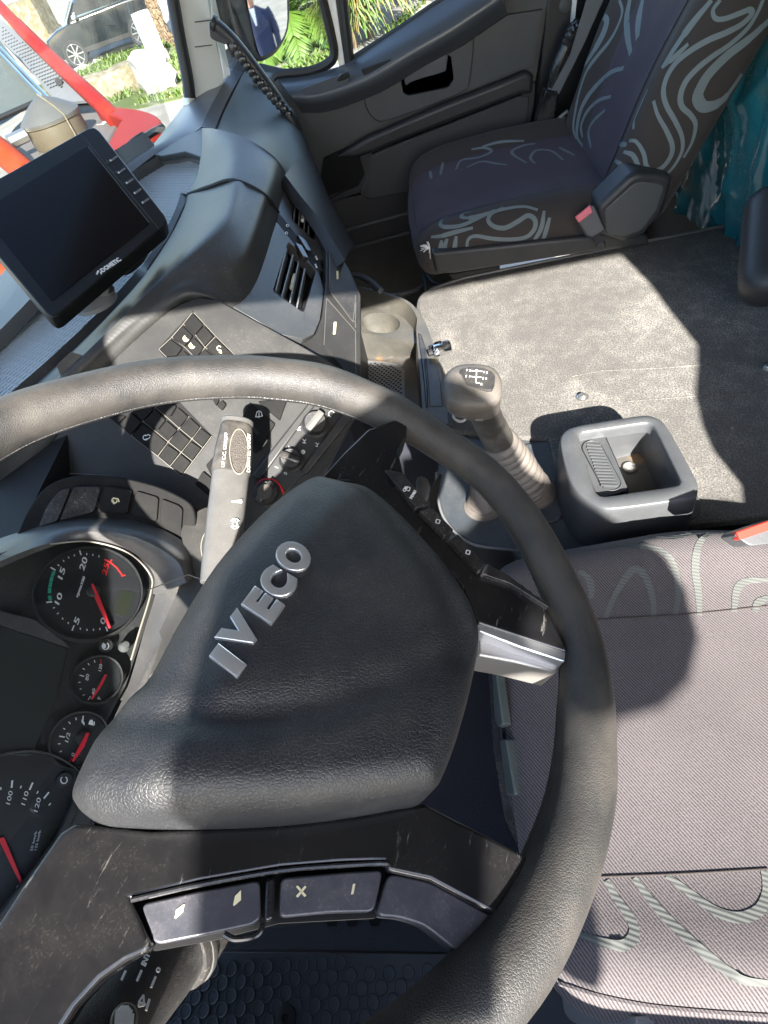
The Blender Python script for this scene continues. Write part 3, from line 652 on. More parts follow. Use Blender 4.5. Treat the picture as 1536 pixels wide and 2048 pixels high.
def build_dash():
    d = dash
    # --- face plate with the hood line
    faceo = [(195, 748), (300, 652), (352, 612), (398, 594), (440, 602), (468, 618), (600, 690), (730, 766), (728, 800), (700, 850), (640, 960), (560, 1040), (500, 1110), (430, 1140), (400, 1070), (330, 992), (240, 957), (160, 949), (60, 958), (40, 985), (-20, 1060), (-100, 1060), (-100, 940), (60, 860)]
    face = plate('switch_face', crom([SWP(x, y) for x, y in faceo[:4]], 3) + [SWP(x, y) for x, y in faceo[4:]], -SWP.n * .03, M['face'], d, bevel=.0015)
    # --- switches: a grid of square rockers
    def sw(poly, par=d, h=.0050, m='button', edge=True):
        q = [SWP(x, y, h) for x, y in poly]
        o = plate('switch', fillet(inset(q, .95), .0015, 2), -SWP.n * .008, M[m], par, bevel=.0009, seg=2)
        return o
    def C2(pts): return [(200 + x / 6.4, 780 + y / 6.4) for x, y in pts]
    def C1(pts): return [(300 + x / 6.4, 600 + y / 6.4) for x, y in pts]
    up = [C1(p) for p in ([(550, 165), (690, 315), (570, 445), (425, 310)], [(695, 325), (820, 465), (695, 590), (580, 450)], [(415, 320), (555, 455), (435, 595), (275, 480)], [(560, 470), (690, 605), (600, 730), (445, 605)],
                              [(830, 480), (1090, 710), (1000, 860), (710, 610)], [(255, 490), (420, 610), (340, 710), (200, 720), (115, 625)], [(425, 640), (500, 700), (430, 800), (350, 715)], [(700, 630), (820, 720), (740, 830), (630, 720)])]
    lo = [C2(p) for p in ([(240, 440), (340, 330), (385, 270), (540, 410), (395, 575)], [(110, 340), (240, 330), (330, 330), (225, 430)], [(395, 250), (560, 150), (690, 240), (555, 390)], [(700, 235), (845, 380), (740, 510), (560, 395)], [(850, 385), (995, 510), (870, 650), (745, 515)],
                              [(545, 425), (735, 560), (865, 670), (735, 840), (405, 590)], [(860, 690), (1020, 800), (895, 965), (745, 850)], [(1030, 810), (1165, 920), (1050, 1085), (905, 970)], [(1010, 510), (1155, 640), (1040, 785), (880, 660)], [(1160, 650), (1300, 745), (1180, 900), (1045, 790)],
                              [(1150, 345), (1285, 470), (1180, 610), (1025, 490)], [(1290, 480), (1425, 585), (1310, 725), (1185, 615)], [(720, 215), (860, 150), (985, 200), (900, 340)], [(990, 210), (1135, 335), (1015, 480), (905, 350)], [(1420, 80), (1530, 130), (1480, 200)], [(1490, 200), (1560, 260), (1620, 180), (1560, 120)])]
    wells = [[SWP(*p, .0008) for p in C1([(545, 140), (1100, 720), (990, 880), (600, 800), (190, 740), (95, 630)])], [SWP(*p, .0008) for p in C2([(95, 335), (400, 120), (1010, 150), (1440, 590), (1050, 1110)])]]
    for w_ in wells: plate('switch_well', w_, -SWP.n * .001, M['gap'], face)
    sws = [sw(p) for p in up + lo]
    lines('pale_edges', SWP, [C1([(540, 160), (425, 305), (270, 485), (110, 630), (210, 730)]), C1([(560, 160), (840, 460), (1080, 700)]), C1([(425, 305), (580, 445), (700, 600), (830, 700)]), C1([(270, 470), (440, 600), (540, 700)]), C1([(690, 315), (575, 445)]), C1([(835, 470), (705, 605), (630, 695)])], .0005, M['buttonedge'], face, h=.0016)  # thin pale lines along the switch edges
    lines('pale_edges', SWP, [C2([(740, 190), (545, 400), (400, 585), (740, 850), (1045, 1105), (1430, 590)]), C2([(550, 400), (880, 670), (1180, 910)]), C2([(715, 225), (1020, 495), (1310, 735)]), C2([(1290, 475), (1180, 620), (1045, 790), (900, 970)]), C2([(1140, 340), (1010, 490), (875, 660), (735, 850)])], .0005, M['buttonedge'], face, h=.0016)
    # symbols on switches
    def sym(pl, pts, w_, m='white', par=d, h=.0055): lines('symbol', pl, pts, w_, M[m], par, h)
    def arc(c, r, a0, a1, n=8): return [(c[0] + r * math.cos(R(a0 + (a1 - a0) * i / n)), c[1] + r * math.sin(R(a0 + (a1 - a0) * i / n))) for i in range(n + 1)]
    for c, s_ in (((372, 677), sws[2]), ((384, 691), sws[3])):
        sym(SWP, [arc(c, 5.5, 20, 250), arc((c[0] + 1, c[1] + 1), 2.2, 0, 270), [(c[0] - 5, c[1] + 2), (c[0] + 1, c[1] + 6)]], .0013, 'cream', s_)
    sym(SWP, [arc((438, 696), 4, 90, 330), [(436, 701), (441, 700), (443, 706), (438, 704)]], .0011, 'cream', sws[4])
    sym(SWP, [arc((291, 875), 5, 30, 280), [(290, 872), (297, 869), (301, 872)], [(296, 878), (300, 874)], [(289, 879), (295, 877)]], .0011, 'white', sws[13])
    # --- lower strip with long rockers + the control knobs panel
    for p in ([(410, 930), (432, 905), (470, 880), (470, 950), (440, 990)], [(388, 968), (405, 940), (436, 966), (436, 992), (425, 1000)]): sw(p)
    for p, s_ in (([(498, 802), (552, 848), (534, 878), (484, 832)], 1), ([(455, 850), (480, 838), (530, 884), (512, 908), (470, 880)], 0), ([(536, 800), (575, 800), (560, 842), (514, 802)], 0), ([(524, 860), (538, 874), (520, 902), (500, 884)], 0)):
        b = sw(p)
        if s_: sym(SWP, [arc((518, 827), 5, 180, 360), [(513, 828), (511, 834), (525, 832), (523, 827)], [(518, 824), (518, 836)]], .0011, 'white', b)
    plate('blank_tab', [SWP(x, y, .0045) for x, y in ((512, 890), (526, 872), (535, 880), (520, 900))], -SWP.n * .004, M['white'], d, bevel=.0005)
    strip = plate('trim_rail', [SWP(x, y, .006) for x, y in ((640, 775), (652, 780), (520, 962), (502, 950))], -SWP.n * .02, M['face'], d, bevel=.003, seg=3)
    KN = SWP
    kp = plate('knob_panel', fillet([KN(x, y, .004) for x, y in ((650, 782), (700, 830), (690, 850), (610, 945), (560, 1000), (505, 985), (515, 965))], .006), -KN.n * .02, M['face'], d, bevel=.0015)
    plate('panel_rail', fillet([KN(x, y, .008) for x, y in ((688, 822), (705, 836), (612, 950), (600, 940))], .003), -KN.n * .02, M['black'], d, bevel=.003)
    for (x, y), r, lab in (((631, 850), .0185, 'knob_a'), ((583, 921), .0165, 'knob_b'), ((535, 988), .019, 'knob_c')):
        c = KN(x, y, .004)
        k = lathe('rotary_knob', c, KN.n, [(r, 0), (r, .004), (r * .86, .006), (r * .82, .016), (r * .74, .019), (0, .019)], M['black'], d, sides=32)
        u = (KN(x + 14, y - 18) - KN(x - 14, y + 18)).normalized(); v = KN.n.cross(u)
        cc_ = c + KN.n * .0215
        if lab == 'knob_b': u, v = (KN(x + 16, y + 6) - KN(x - 16, y - 6)).normalized(), None; v = KN.n.cross(u)
        vs, fs = rbox_geo((r * .84, r * .30, .006), .003, (4, 3, 3), None, Matrix((( u.x, v.x, KN.n.x, cc_.x), (u.y, v.y, KN.n.y, cc_.y), (u.z, v.z, KN.n.z, cc_.z), (0, 0, 0, 1))))
        mk('grip', vs, fs, M['stalk'] if lab == 'knob_a' else M['blackgloss'], k)
        if lab == 'knob_c':
            tube('red_ring', crom([KN(a_, b_, .006) for a_, b_ in ((510, 976), (520, 963), (533, 959), (548, 961), (560, 972), (567, 986))], 5), .0016, M['needle'], k, sides=8)
            lathe('rubber_oval', cc_ + KN.n * .003, KN.n, [(r * .55, 0), (r * .5, .003), (0, .0035)], M['ovalgrip'], k)
    for ch, x, y in (('0', 574, 948), ('1', 556, 936), ('2', 551, 914), ('3', 562, 898), ('4', 582, 896)):
        text('symbol', ch, KN(x, y, .0046), KN(x + 4, y - 9) - KN(x, y), KN.n, .0045, M['white'], kp, align='CENTER')
    sym(KN, [arc((606, 904), 4, 0, 360), [(602, 904), (610, 904)], [(606, 900), (606, 908)]], .0008, 'white', kp, .0046)
    for x, y in ((597, 856), (608, 882), (634, 889), (617, 822)):
        sym(KN, [[(x - 3, y - 4), (x + 1, y), (x + 4, y - 3)], [(x + 1, y), (x, y + 5)], [(x - 3, y + 3), (x + 4, y + 4)]], .0010, 'white', kp, .0046)
    sym(KN, [arc((663, 828), 6, 100, 330)], .0010, 'white', kp, .0046)
    # --- hood above the cluster : arc of five large keys
    HD = Pl(Dp(230, 1000, .640), (-.50, -.30, .81))
    arcA = [(75, 1052), (92, 1010), (118, 978), (150, 965), (210, 962), (280, 975), (330, 990), (362, 1008), (370, 1030), (364, 1078)]
    plate('key_bezel', crom([HD(x, y, .002) for x, y in [(30, 1075), (55, 1020), (90, 975), (140, 953), (210, 950), (290, 965), (345, 985), (385, 1012), (392, 1060), (380, 1100)]], 4) + [HD(x, y, .002) for x, y in [(290, 1055), (190, 1042), (90, 1070)]], -HD.n * .02, M['button'], d, bevel=.002)
    tube('hood_line', crom([SWP(x, y, .001) for x, y in ((60, 957), (110, 949), (160, 948), (240, 956), (330, 991), (400, 1028), (435, 1048))], 5), .0009, M['greyplastic'], d, sides=6)
    keys = [[(76, 1055), (95, 1008), (120, 980), (142, 974), (114, 1043)], [(146, 973), (203, 972), (188, 1024), (118, 1042)], [(208, 971), (266, 979), (256, 1028), (192, 1024)], [(271, 980), (318, 994), (314, 1044), (261, 1029)], [(322, 996), (358, 1010), (366, 1018), (362, 1072), (318, 1046)]]
    for i, p in enumerate(keys):
        o = plate('hood_key', fillet(inset([HD(x, y, .006) for x, y in p], .97), .004, 3), -HD.n * .012, M['button'] if i > 1 else M['blackgloss'], d, bevel=.0012)
        if i == 2: sym(HD, [arc((229, 1001), 5, 0, 250), [(226, 996), (236, 998), (238, 1004)], [(226, 1001), (228, 1008)]], .0016, 'cream', o, .0068)
    # smooth hood between keys and lens
    hood_rows = [[(-60, 1100, .62), (40, 1062, .625), (110, 1040, .632), (190, 1032, .637), (290, 1046, .637), (372, 1088, .635), (400, 1150, .63)],
                 [(-60, 1128, .592), (40, 1085, .598), (110, 1063, .602), (190, 1058, .606), (280, 1078, .606), (352, 1120, .603), (372, 1165, .60)],
                 [CLP(x, y, .014) for x, y in ((-60, 1150), (30, 1110), (100, 1086), (180, 1080), (262, 1103), (305, 1146), (305, 1188))]]
    patch('cluster_hood', hood_rows, M['hood'], d, 6, 4, .006)
    side_rows = [[CLP(x, y, .030) for x, y in ((400, 1095), (388, 1160), (345, 1240), (300, 1325), (262, 1412))], [CLP(x, y, .022) for x, y in ((352, 1115), (347, 1175), (317, 1252), (281, 1345), (246, 1426))], [CLP(x, y, .009) for x, y in ((310, 1150), (310, 1190), (288, 1263), (259, 1364), (226, 1440))]]
    patch('hood_side', side_rows, M['hood'], d, 5, 4, .006)
    tube('hood_seam', [Dp(296, 1180, .575), Dp(340, 1163, .590), Dp(376, 1149, .603), Dp(400, 1158, .60)], .0006, M['buttonedge'], d, sides=6)
    # column shroud under the stalk
    patch('column_shroud', [[(360, 1060, .64), (400, 1020, .66), (450, 1010, .68)], [(370, 1130, .62), (410, 1100, .63), (460, 1080, .64)], [(330, 1240, .60), (380, 1200, .60), (430, 1170, .60)], [(240, 1400, .58), (300, 1350, .57), (360, 1300, .56)]], M['shroud'], d, 5, 5, .01)
    SHP = Pl(Dp(420, 1095, .605), (-.35, -.45, .82))
    ring = [(428 + 26 * math.cos(R(a)), 1095 + 40 * math.sin(R(a))) for a in range(0, 360, 15)]
    dl = plate('stalk_dial', [SHP(x, y, .002) for x, y in ring], -SHP.n * .008, M['black'], d, bevel=.001)
    tube('dial_rim', [SHP(x, y, .003) for x, y in ring + ring[:1]], .0006, M['buttonedge'], dl, sides=6)
    text('symbol', '0', SHP(420, 1095, .003), SHP(422, 1080) - SHP(420, 1095), SHP.n, .006, M['white'], dl); text('symbol', 'H', SHP(428, 1080, .003), SHP(430, 1065) - SHP(428, 1080), SHP.n, .006, M['white'], dl)
    # --- padded top: from the tray edge over a crest down to the face and the vent housing
    va, vb, vc = Z(-.10)(466, 613), Z(-.112)(576, 345), Z(-.18)(640, 640)
    VP = Pl(va, (vb - va).cross(vc - va))
    edge = [(-30, 860), (70, 770), (150, 697), (230, 617), (290, 548), (335, 482), (358, 440), (370, 412), (376, 388)]
    m1 = [(0, 850), (105, 765), (185, 690), (265, 612), (330, 545), (390, 490), (430, 450), (455, 418), (468, 360)]
    m2 = [(-30, 930), (80, 815), (195, 705), (300, 610), (365, 560), (430, 540), (470, 525), (500, 480), (528, 388)]
    low = [(0, 1030), (107, 880), (205, 744), (345, 612), (402, 590), (466, 613), (505, 577), (530, 517), (556, 424)]
    z1 = [-.086, -.078, -.066, -.050, -.044, -.042, -.042, -.044, -.046]; z2 = [-.105, -.088, -.070, -.055, -.052, -.062, -.066, -.068, -.070]
    r0 = [Z(-.088)(*p) for p in edge]; r1 = [Z(z)(*p) for z, p in zip(z1, m1)]; r2 = [Z(z)(*p) for z, p in zip(z2, m2)]
    r3 = [(SWP(*p, .001) if i < 5 else VP(*p, .0)) for i, p in enumerate(low)]
    half = lambda A, B, up: [p.lerp(q, .5) + V((0, 0, up)) for p, q in zip(A, B)]
    patch('dash_pad', [[p + V((.004, .004, -.012)) for p in r0], r0, half(r0, r1, .002), r1, half(r1, r2, .004), r2, half(r2, r3, .003), r3, [p + V((.01, .01, -.02)) for p in r3]], M['dash'], d, 6, 4, .012)
    def zrow(pts): return [Z(z)(*p) for z, p in zip((-.088, -.060, -.046, -.070), pts[:4])] + [VP(*pts[4])]
    pad2 = [zrow(q) for q in ([(376, 388), (420, 372), (468, 360), (528, 388), (556, 424)], [(394, 350), (434, 328), (479, 319), (541, 348), (566, 387)], [(403, 300), (428, 279), (485, 285), (544, 319), (573, 366)], [(403, 256), (432, 258), (491, 276), (548, 313), (578, 354)])]
    patch('dash_pad', pad2, M['dash'], d, 6, 5, .02)
    tube('pad_seam', crom([p + V((0, 0, -.0005)) for p in pad2[0]], 5), .0032, M['dark'], d, sides=8)
    # --- tray let into the dash top, ribbed floor
    TR = Z(-.105)
    trayo = [(262, 350), (322, 318), (372, 312), (398, 320), (402, 338), (388, 385), (350, 455), (280, 560), (200, 640), (90, 745), (-30, 850), (-80, 760), (20, 640), (120, 520)]
    fl = plate('ribbed_tray', [TR(x, y, -.006) for x, y in trayo], V((0, 0, -.006)), M['traymat'], d)
    o3 = [TR(x, y, -.006) for x, y in trayo]
    wall = [TR(x, y, .017) for x, y in [(250, 352), (318, 310), (370, 302), (400, 312), (403, 338), (378, 388), (340, 470), (275, 565), (195, 650), (85, 755), (-30, 862), (-90, 760), (10, 640), (112, 520)]]
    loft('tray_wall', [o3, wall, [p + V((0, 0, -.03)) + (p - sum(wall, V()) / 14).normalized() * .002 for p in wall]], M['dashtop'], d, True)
    # ribs: rounded bars running across the tray (built joined: far too many to pick apart)
    mb = MB(); cen = [V((p.x, p.y)) for p in o3]
    def inside(x, y):
        c = False; n = len(cen)
        for i in range(n):
            a, b = cen[i], cen[i - 1]
            if (a.y > y) != (b.y > y) and x < (b.x - a.x) * (y - a.y) / (b.y - a.y) + a.x: c = not c
        return c
    zf = o3[0].z; ux, uy = math.cos(R(150)), math.sin(R(150))
    for i in range(-160, 160):
        t = i * .0085; run = []
        for j in range(-70, 70):
            s_ = j * .0125; x, y = .75 + ux * s_ - uy * t, .42 + uy * s_ + ux * t
            ok = inside(x, y)
            if ok: run.append((x, y))
            if (not ok or j == 69) and run:
                if len(run) > 1:
                    # long bar broken into short studs
                    for (xa, ya), (xb, yb) in zip(run[::1], run[1::1]):
                        a = V((xa, ya, zf + .0016)); b = a + (V((xb, yb, zf + .0016)) - a) * .72; sd_ = V((-uy, ux, 0)) * .0022
                        mb.add([a - sd_, b - sd_, b + sd_, a + sd_, a - sd_ * .8 - V((0, 0, .002)), b - sd_ * .8 - V((0, 0, .002)), b + sd_ * 1.6 - V((0, 0, .002)), a + sd_ * 1.6 - V((0, 0, .002))], [(0, 1, 2, 3), (0, 4, 5, 1), (2, 6, 7, 3)])
                run = []
    ro = mb.build('tray_ribs', M['traymat'], d, smooth=False); ro['kind'] = 'stuff'
    # --- strip between tray and windscreen, pale panel up to the pillar
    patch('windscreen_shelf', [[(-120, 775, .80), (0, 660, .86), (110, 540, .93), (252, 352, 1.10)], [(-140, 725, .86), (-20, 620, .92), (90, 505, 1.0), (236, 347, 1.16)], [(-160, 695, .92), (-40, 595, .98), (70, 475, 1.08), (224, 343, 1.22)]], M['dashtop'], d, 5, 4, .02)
    po = [Dp(*p) for p in ((224, 346, 1.22), (250, 330, 1.26), (275, 313, 1.30), (300, 296, 1.34), (345, 240, 1.46), (376, 202, 1.53), (430, 154, 1.62), (484, 112, 1.70))]
    pi = [Z(-.088)(*p) for p in ((252, 353), (309, 309), (340, 291), (372, 272))] + [Dp(*p) for p in ((404, 252, 1.328), (424, 208, 1.43), (455, 154, 1.56), (482, 114, 1.68))]
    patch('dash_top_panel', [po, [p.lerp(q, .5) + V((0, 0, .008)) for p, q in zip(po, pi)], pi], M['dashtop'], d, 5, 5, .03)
    plate('pad_corner', [Z(-.087)(x, y) for x, y in ((405, 252), (372, 271), (340, 290), (308, 309), (322, 312), (370, 303), (400, 313), (405, 338), (380, 386), (420, 370), (434, 328))], V((0, 0, -.012)), M['dash'], d, bevel=.002)
    patch('end_moulding', [[(402, 254, 1.32), (430, 257, 1.285)], [(424, 208, 1.425), (447, 216, 1.40)], [(455, 154, 1.55), (473, 166, 1.53)], [(482, 114, 1.67), (495, 128, 1.65)]], M['vinyl'], d, 5, 5, .02)
    patch('passenger_moulding', [[Z(-.090)(433, 260), Z(-.054)(490, 279), Z(-.078)(547, 316), VP(580, 363, -.006), VP(606, 412, -.03)],
                                 [(453, 214, 1.40), (520, 240, 1.32), (565, 285, 1.23), (600, 340, 1.15), (622, 390, 1.10)],
                                 [(476, 168, 1.52), (535, 195, 1.45), (580, 245, 1.38), (608, 300, 1.31), (632, 372, 1.22)],
                                 [(494, 132, 1.63), (545, 175, 1.57), (590, 235, 1.50), (612, 290, 1.43), (640, 360, 1.36)],
                                 [(500, 126, 1.66), (552, 180, 1.62), (596, 240, 1.55), (620, 300, 1.50), (650, 380, 1.4)]], M['greygreen'], d, 5, 5, .02)
    patch('lower_moulding', [[(570, 350, 1.03), (600, 390, 1.0), (640, 440, .97), (690, 520, .93)], [(606, 300, 1.30), (630, 345, 1.26), (652, 400, 1.2), (700, 500, 1.15)], [(612, 285, 1.45), (640, 350, 1.45), (665, 410, 1.4), (710, 490, 1.4)]], M['vinyl'], d, 5, 4, .02)
    # --- vent housings
    def VQ(pts, h=0.0): return [VP(x, y, h) for x, y in pts]
    def vent(outer, inner, slats, bottom, knob):
        vs, fs = plate_holes_geo(VQ(outer), [VQ(inner)], -VP.n * .018)
        hsg = mk('vent_housing', vs, fs, M['carbon'], d, smooth=True, bevel=.002)
        q0 = VQ(inner, -.001); q1 = VQ(inset_px(inner, .90), -.035)
        loft('vent_throat', [q0, q1], M['face'], hsg, True, False, False)
        plate('vent_back', VQ(inset_px(inner, 1.0), -.04), -VP.n * .003, M['gap'], hsg)
        for a, b in slats:
            pa, pb = VP(*a, -.003), VP(*b, -.003); dd = (pb - pa).normalized(); sd_ = dd.cross(VP.n)
            mb = MB(); mb.add(*box_geo((pa + pb) / 2 - VP.n * .008, (pb - pa) / 2, sd_ * .0011, (VP.n * .9 + sd_ * .35) * .010)); mb.build('slat', M['greyplastic'], hsg, smooth=False)
        ka, kb = knob
        tube('vent_slider', [VP(*ka, -.006), VP(*kb, -.006)], .0032, M['cream'] if ka[1] > 500 else M['white'], hsg, sides=8)
        return hsg
    def inset_px(p, k):
        cx_ = sum(a for a, b in p) / len(p); cy_ = sum(b for a, b in p) / len(p); return [(cx_ + (a - cx_) * k, cy_ + (b - cy_) * k) for a, b in p]
    def F5(pts): return [(600 + x / 3.072, 350 + y / 3.072) for x, y in pts]
    def F4(pts): return [(300 + x / 3.072, 300 + y / 3.072) for x, y in pts]
    lowin = F4([(850, 560), (1020, 745), (945, 1000), (755, 865)])
    vent([(466, 613), (500, 586), (528, 520), (552, 443), (575, 462), (612, 510), (638, 545), (648, 580), (640, 640), (628, 668), (606, 678), (560, 668)], fil2(lowin, 7), [(F4([(850, 610)])[0], F4([(785, 870)])[0]), (F4([(890, 650)])[0], F4([(820, 915)])[0]), (F4([(925, 690)])[0], F4([(870, 950)])[0]), (F4([(962, 735)])[0], F4([(912, 985)])[0])], None, (F4([(888, 770)])[0], F4([(868, 850)])[0]))
    upin = F4([(882, 215), (1000, 345), (1040, 430), (1010, 560), (870, 430)])
    vent([(557, 412), (567, 345), (576, 345), (612, 390), (636, 432), (648, 480), (650, 520), (640, 520), (600, 478), (552, 426)], fil2(upin, 6), [(F4([(905, 280)])[0], F4([(890, 445)])[0]), (F4([(935, 310)])[0], F4([(922, 475)])[0]), (F4([(965, 350)])[0], F4([(955, 510)])[0]), (F4([(990, 400)])[0], F4([(980, 535)])[0])], None, (F4([(940, 385)])[0], F4([(937, 435)])[0]))
    plate('vent_centre_strip', VQ([(556, 424), (566, 434), (600, 478), (640, 520), (647, 540), (636, 544), (590, 490), (552, 442)], .0005), -VP.n * .02, M['dark'], d, bevel=.002)
    for q in ([(594, 468), (612, 480), (624, 502), (614, 500)], [(590, 484), (604, 490), (618, 516), (606, 512)]):
        plate('thumb_wheel', fillet(VQ(q, .006), .003), -VP.n * .01, M['blackgloss'], d, bevel=.002)
    lines('symbol', VP, [arc((575, 451), 2.5, 0, 360), arc((573, 466), 2.5, 0, 360)], .0012, M['white'], d, h=.0015)
    marks('symbol', VP, [[(630, 512), (633, 511), (636, 519), (633, 520)], [(629, 528), (632, 527), (635, 535), (632, 536)]], M['white'], d, h=.0015)
    # --- front of the centre console : two flap doors
    CO = pl3((640, 655, .852), (722, 590, .93), (722, 770, .83))
    def CQ(pts, h=0.0): return [CO(x, y, h) for x, y in pts]
    plate('console_front', CQ([(606, 680), (630, 668), (645, 630), (652, 560), (652, 500), (646, 455), (700, 540), (722, 590), (722, 770), (690, 770), (560, 690), (470, 620)], -.002), -CO.n * .03, M['face'], d, bevel=.002)
    a_ = plate('flap_door', fillet(CQ([(659, 500), (716, 582), (714, 646), (706, 640), (660, 580)], .002), .004), -CO.n * .008, M['black'], d, bevel=.001)
    b_ = plate('flap_door', fillet(CQ([(653, 594), (656, 596), (711, 662), (714, 760), (690, 742), (648, 690)], .002), .004), -CO.n * .008, M['face'], d, bevel=.001)
    lines('flap_edge', CO, [[(659, 503), (659, 578), (663, 586), (706, 644), (711, 600)], [(648, 690), (653, 596), (711, 662), (712, 750)], [(711, 590), (711, 655)]], .0012, M['stalk'], d, h=.0028)
    marks('symbol', CO, [[(673, 542), (677, 542), (677, 558), (673, 558)]], M['cream'], a_, h=.0028)
    marks('symbol', CO, [[(668, 644), (673, 644), (671, 668), (666, 668)]], M['cream'], b_, h=.0028)
    # side and underside of the console so that nothing is hollow
    plate('console_body', [Dp(600, 560, .97), Dp(720, 594, .99), Dp(720, 770, .89), Dp(560, 700, .84), Dp(420, 660, .82)], V((.16, .22, -.10)), M['dark'], d)
    plate('lower_dash', [Dp(60, 960, .69), Dp(400, 1000, .74), Dp(650, 900, .83), Dp(560, 640, .90), Dp(330, 640, .84), Dp(-50, 900, .72)], V((.05, .18, -.35)), M['dark'], d)
    plate('dash_carcass', [V((-.45, .36, -.13)), V((.5, .36, -.13)), V((1.65, .30, -.15)), V((1.65, .62, -.15)), V((-.45, .62, -.13))], V((0, 0, -.5)), M['dark'], d)
build_dash()

# ================================================================== INSTRUMENT CLUSTER
clus = thing('instrument_cluster', 'instrument cluster with round gauges and red needles behind clear plastic', 'instrument cluster', CLP(180, 1183))
def build_cluster():
    c = clus; P = CLP
    def K(x, y): return (x / 4.8, 1060 + y / 4.8)
    def K2(x, y): return (x / 4.6545, 1380 + y / 4.6545)
    xd = (P(*K(810, 460)) - P(*K(735, 640))).normalized(); yd = P.n.cross(xd)
    plate('cluster_backing', [P(x, y, -.012) for x, y in ((-120, 1150), (20, 1100), (110, 1075), (190, 1070), (260, 1092), (310, 1140), (308, 1200), (285, 1270), (252, 1370), (215, 1440), (180, 1530), (160, 1620), (90, 1760), (10, 1880), (-120, 1900))], -P.n * .01, M['face'], c)
    def gauge(px, rad, name):
        ctr = P(*px)
        ringp = [ctr + (xd * math.cos(2 * math.pi * i / 64) + yd * math.sin(2 * math.pi * i / 64)) * rad for i in range(64)]
        f = plate(name, [p - P.n * .004 for p in ringp], -P.n * .004, M['dial'], c)
        rg = [[q + (q - ctr).normalized() * a + P.n * h for q in ringp] for a, h in ((.0005, -.004), (.0006, .001), (.0018, .0012), (.003, -.008))]
        loft('gauge_ring', rg, M['black'], f, True)
        return f
    G = Pl(P.p - P.n * .004, P.n)
    tach = gauge(K(868, 592), .0512, 'tachometer')
    T2 = lambda *pts: [K(*p) for p in pts]
    maj = [T2((765, 195), (778, 240)), T2((485, 358), (533, 385)), T2((445, 695), (500, 688)), T2((712, 915), (692, 965)), T2((1015, 928), (1033, 972))]
    lines('major_ticks', G, maj, .0013, M['white'], tach, .0006)
    mins = [(833, 230, 0, 1), (892, 238, -.1, 1), (952, 252, -.3, 1), (713, 243, .3, 1), (657, 264, .5, 1), (608, 296, .7, 1), (562, 338, .9, .8), (518, 746, 1, -.4), (556, 800, 1, -.8), (598, 850, .8, -1), (653, 893, .6, -1), (771, 947, .2, -1), (835, 958, 0, 1), (897, 957, .1, 1), (960, 950, -.3, -1)]
    lines('minor_ticks', G, [T2((x, y - 9), (x + dx * 8, y + 9)) if abs(dy) > abs(dx) else T2((x - 9, y - dy * 8), (x + 9, y + dy * 8)) for x, y, dx, dy in mins], .0011, M['white'], tach, .0006)
    segs = [T2((520, 395), (502, 445)), T2((500, 450), (488, 495)), T2((487, 500), (478, 550)), T2((477, 556), (475, 605)), T2((475, 630), (485, 675))]
    lines('green_band', G, segs, .0030, M['green'], tach, .0006)
    lines('red_band', G, [T2((1000, 280), (1062, 312), (1120, 360), (1180, 440)), T2((1075, 283), (1050, 318)), T2((1165, 440), (1203, 432))], .0013, M['red'], tach, .0006)
    for s, o, e, h, m in (('20', (805, 392), (842, 278), 52, 'white'), ('15', (598, 478), (628, 378), 50, 'white'), ('10', (566, 720), (602, 622), 50, 'white'), ('5', (748, 912), (768, 858), 50, 'white'), ('0', (1000, 912), (1018, 858), 48, 'white'), ('25', (1020, 440), (1048, 330), 48, 'red'), ('rpmx100', (748, 645), (818, 455), 24, 'white')):
        textfit('numeral', s, G, K(*o), K(*e), h / 4.8, M[m], tach, h=.0006, shear=.2, offset=.0001)
    nd = lambda pts, h0, h1: [G(*K(x, y), h) for (x, y), h in zip(pts, (h0, h0, h1, h1))]
    plate('needle', [G(*K(*p), .005) for p in ((905, 640), (930, 632), (1068, 935), (1045, 945))], -P.n * .0015, M['needle'], tach, bevel=.0004)
    plate('needle', [G(*K(*p), .0065) for p in ((876, 520), (897, 512), (965, 660), (1066, 934), (1050, 942), (930, 655))], -P.n * .0015, M['needle'], tach, bevel=.0004)
    lathe('needle_hub', G(*K(895, 590), .0), P.n, [(.0065, 0), (.0065, .003), (.005, .0045), (0, .0045)], M['black'], tach)
    plate('trip_display', fillet([G(*K(*p), .0006) for p in ((1165, 580), (1290, 600), (1235, 790), (1180, 830), (1090, 800), (1110, 700))], .002), -P.n * .0008, M['lcdg'], tach)
    # temperature and fuel
    tg = gauge(K(935, 1430), .0225, 'temperature_gauge')
    lines('major_ticks', G, [T2((765, 1393), (808, 1405)), T2((870, 1595), (845, 1630))], .0010, M['white'], tg, .0006)
    lines('minor_ticks', G, [T2((793, 1328), (815, 1340)), T2((845, 1278), (858, 1298)), T2((905, 1248), (912, 1272)), T2((752, 1463), (774, 1461)), T2((765, 1528), (783, 1524)), T2((795, 1590), (813, 1578))], .0008, M['white'], tg, .0006)
    lines('red_band', G, [T2((968, 1238), (968, 1288))], .0008, M['red'], tg, .0006)
    for s, o, e, h in (('80', (848, 1448), (858, 1388), 32), ('120', (970, 1358), (982, 1292), 28), ('40', (905, 1588), (918, 1528), 30)): textfit('numeral', s, G, K(*o), K(*e), h / 4.8, M['white'], tg, h=.0006, shear=.2)
    plate('needle', [G(*K(*p), .005) for p in ((1005, 1385), (1030, 1388), (975, 1500), (890, 1625), (872, 1622), (940, 1510))], -P.n * .0015, M['needle'], tg, bevel=.0004)
    lines('symbol', G, [T2((935, 1615), (968, 1625)), T2((950, 1600), (945, 1625))], .0010, M['white'], tg, .0006)
    fg = gauge(K2(740, 460), .0245, 'fuel_gauge')
    T3 = lambda *pts: [K2(*p) for p in pts]
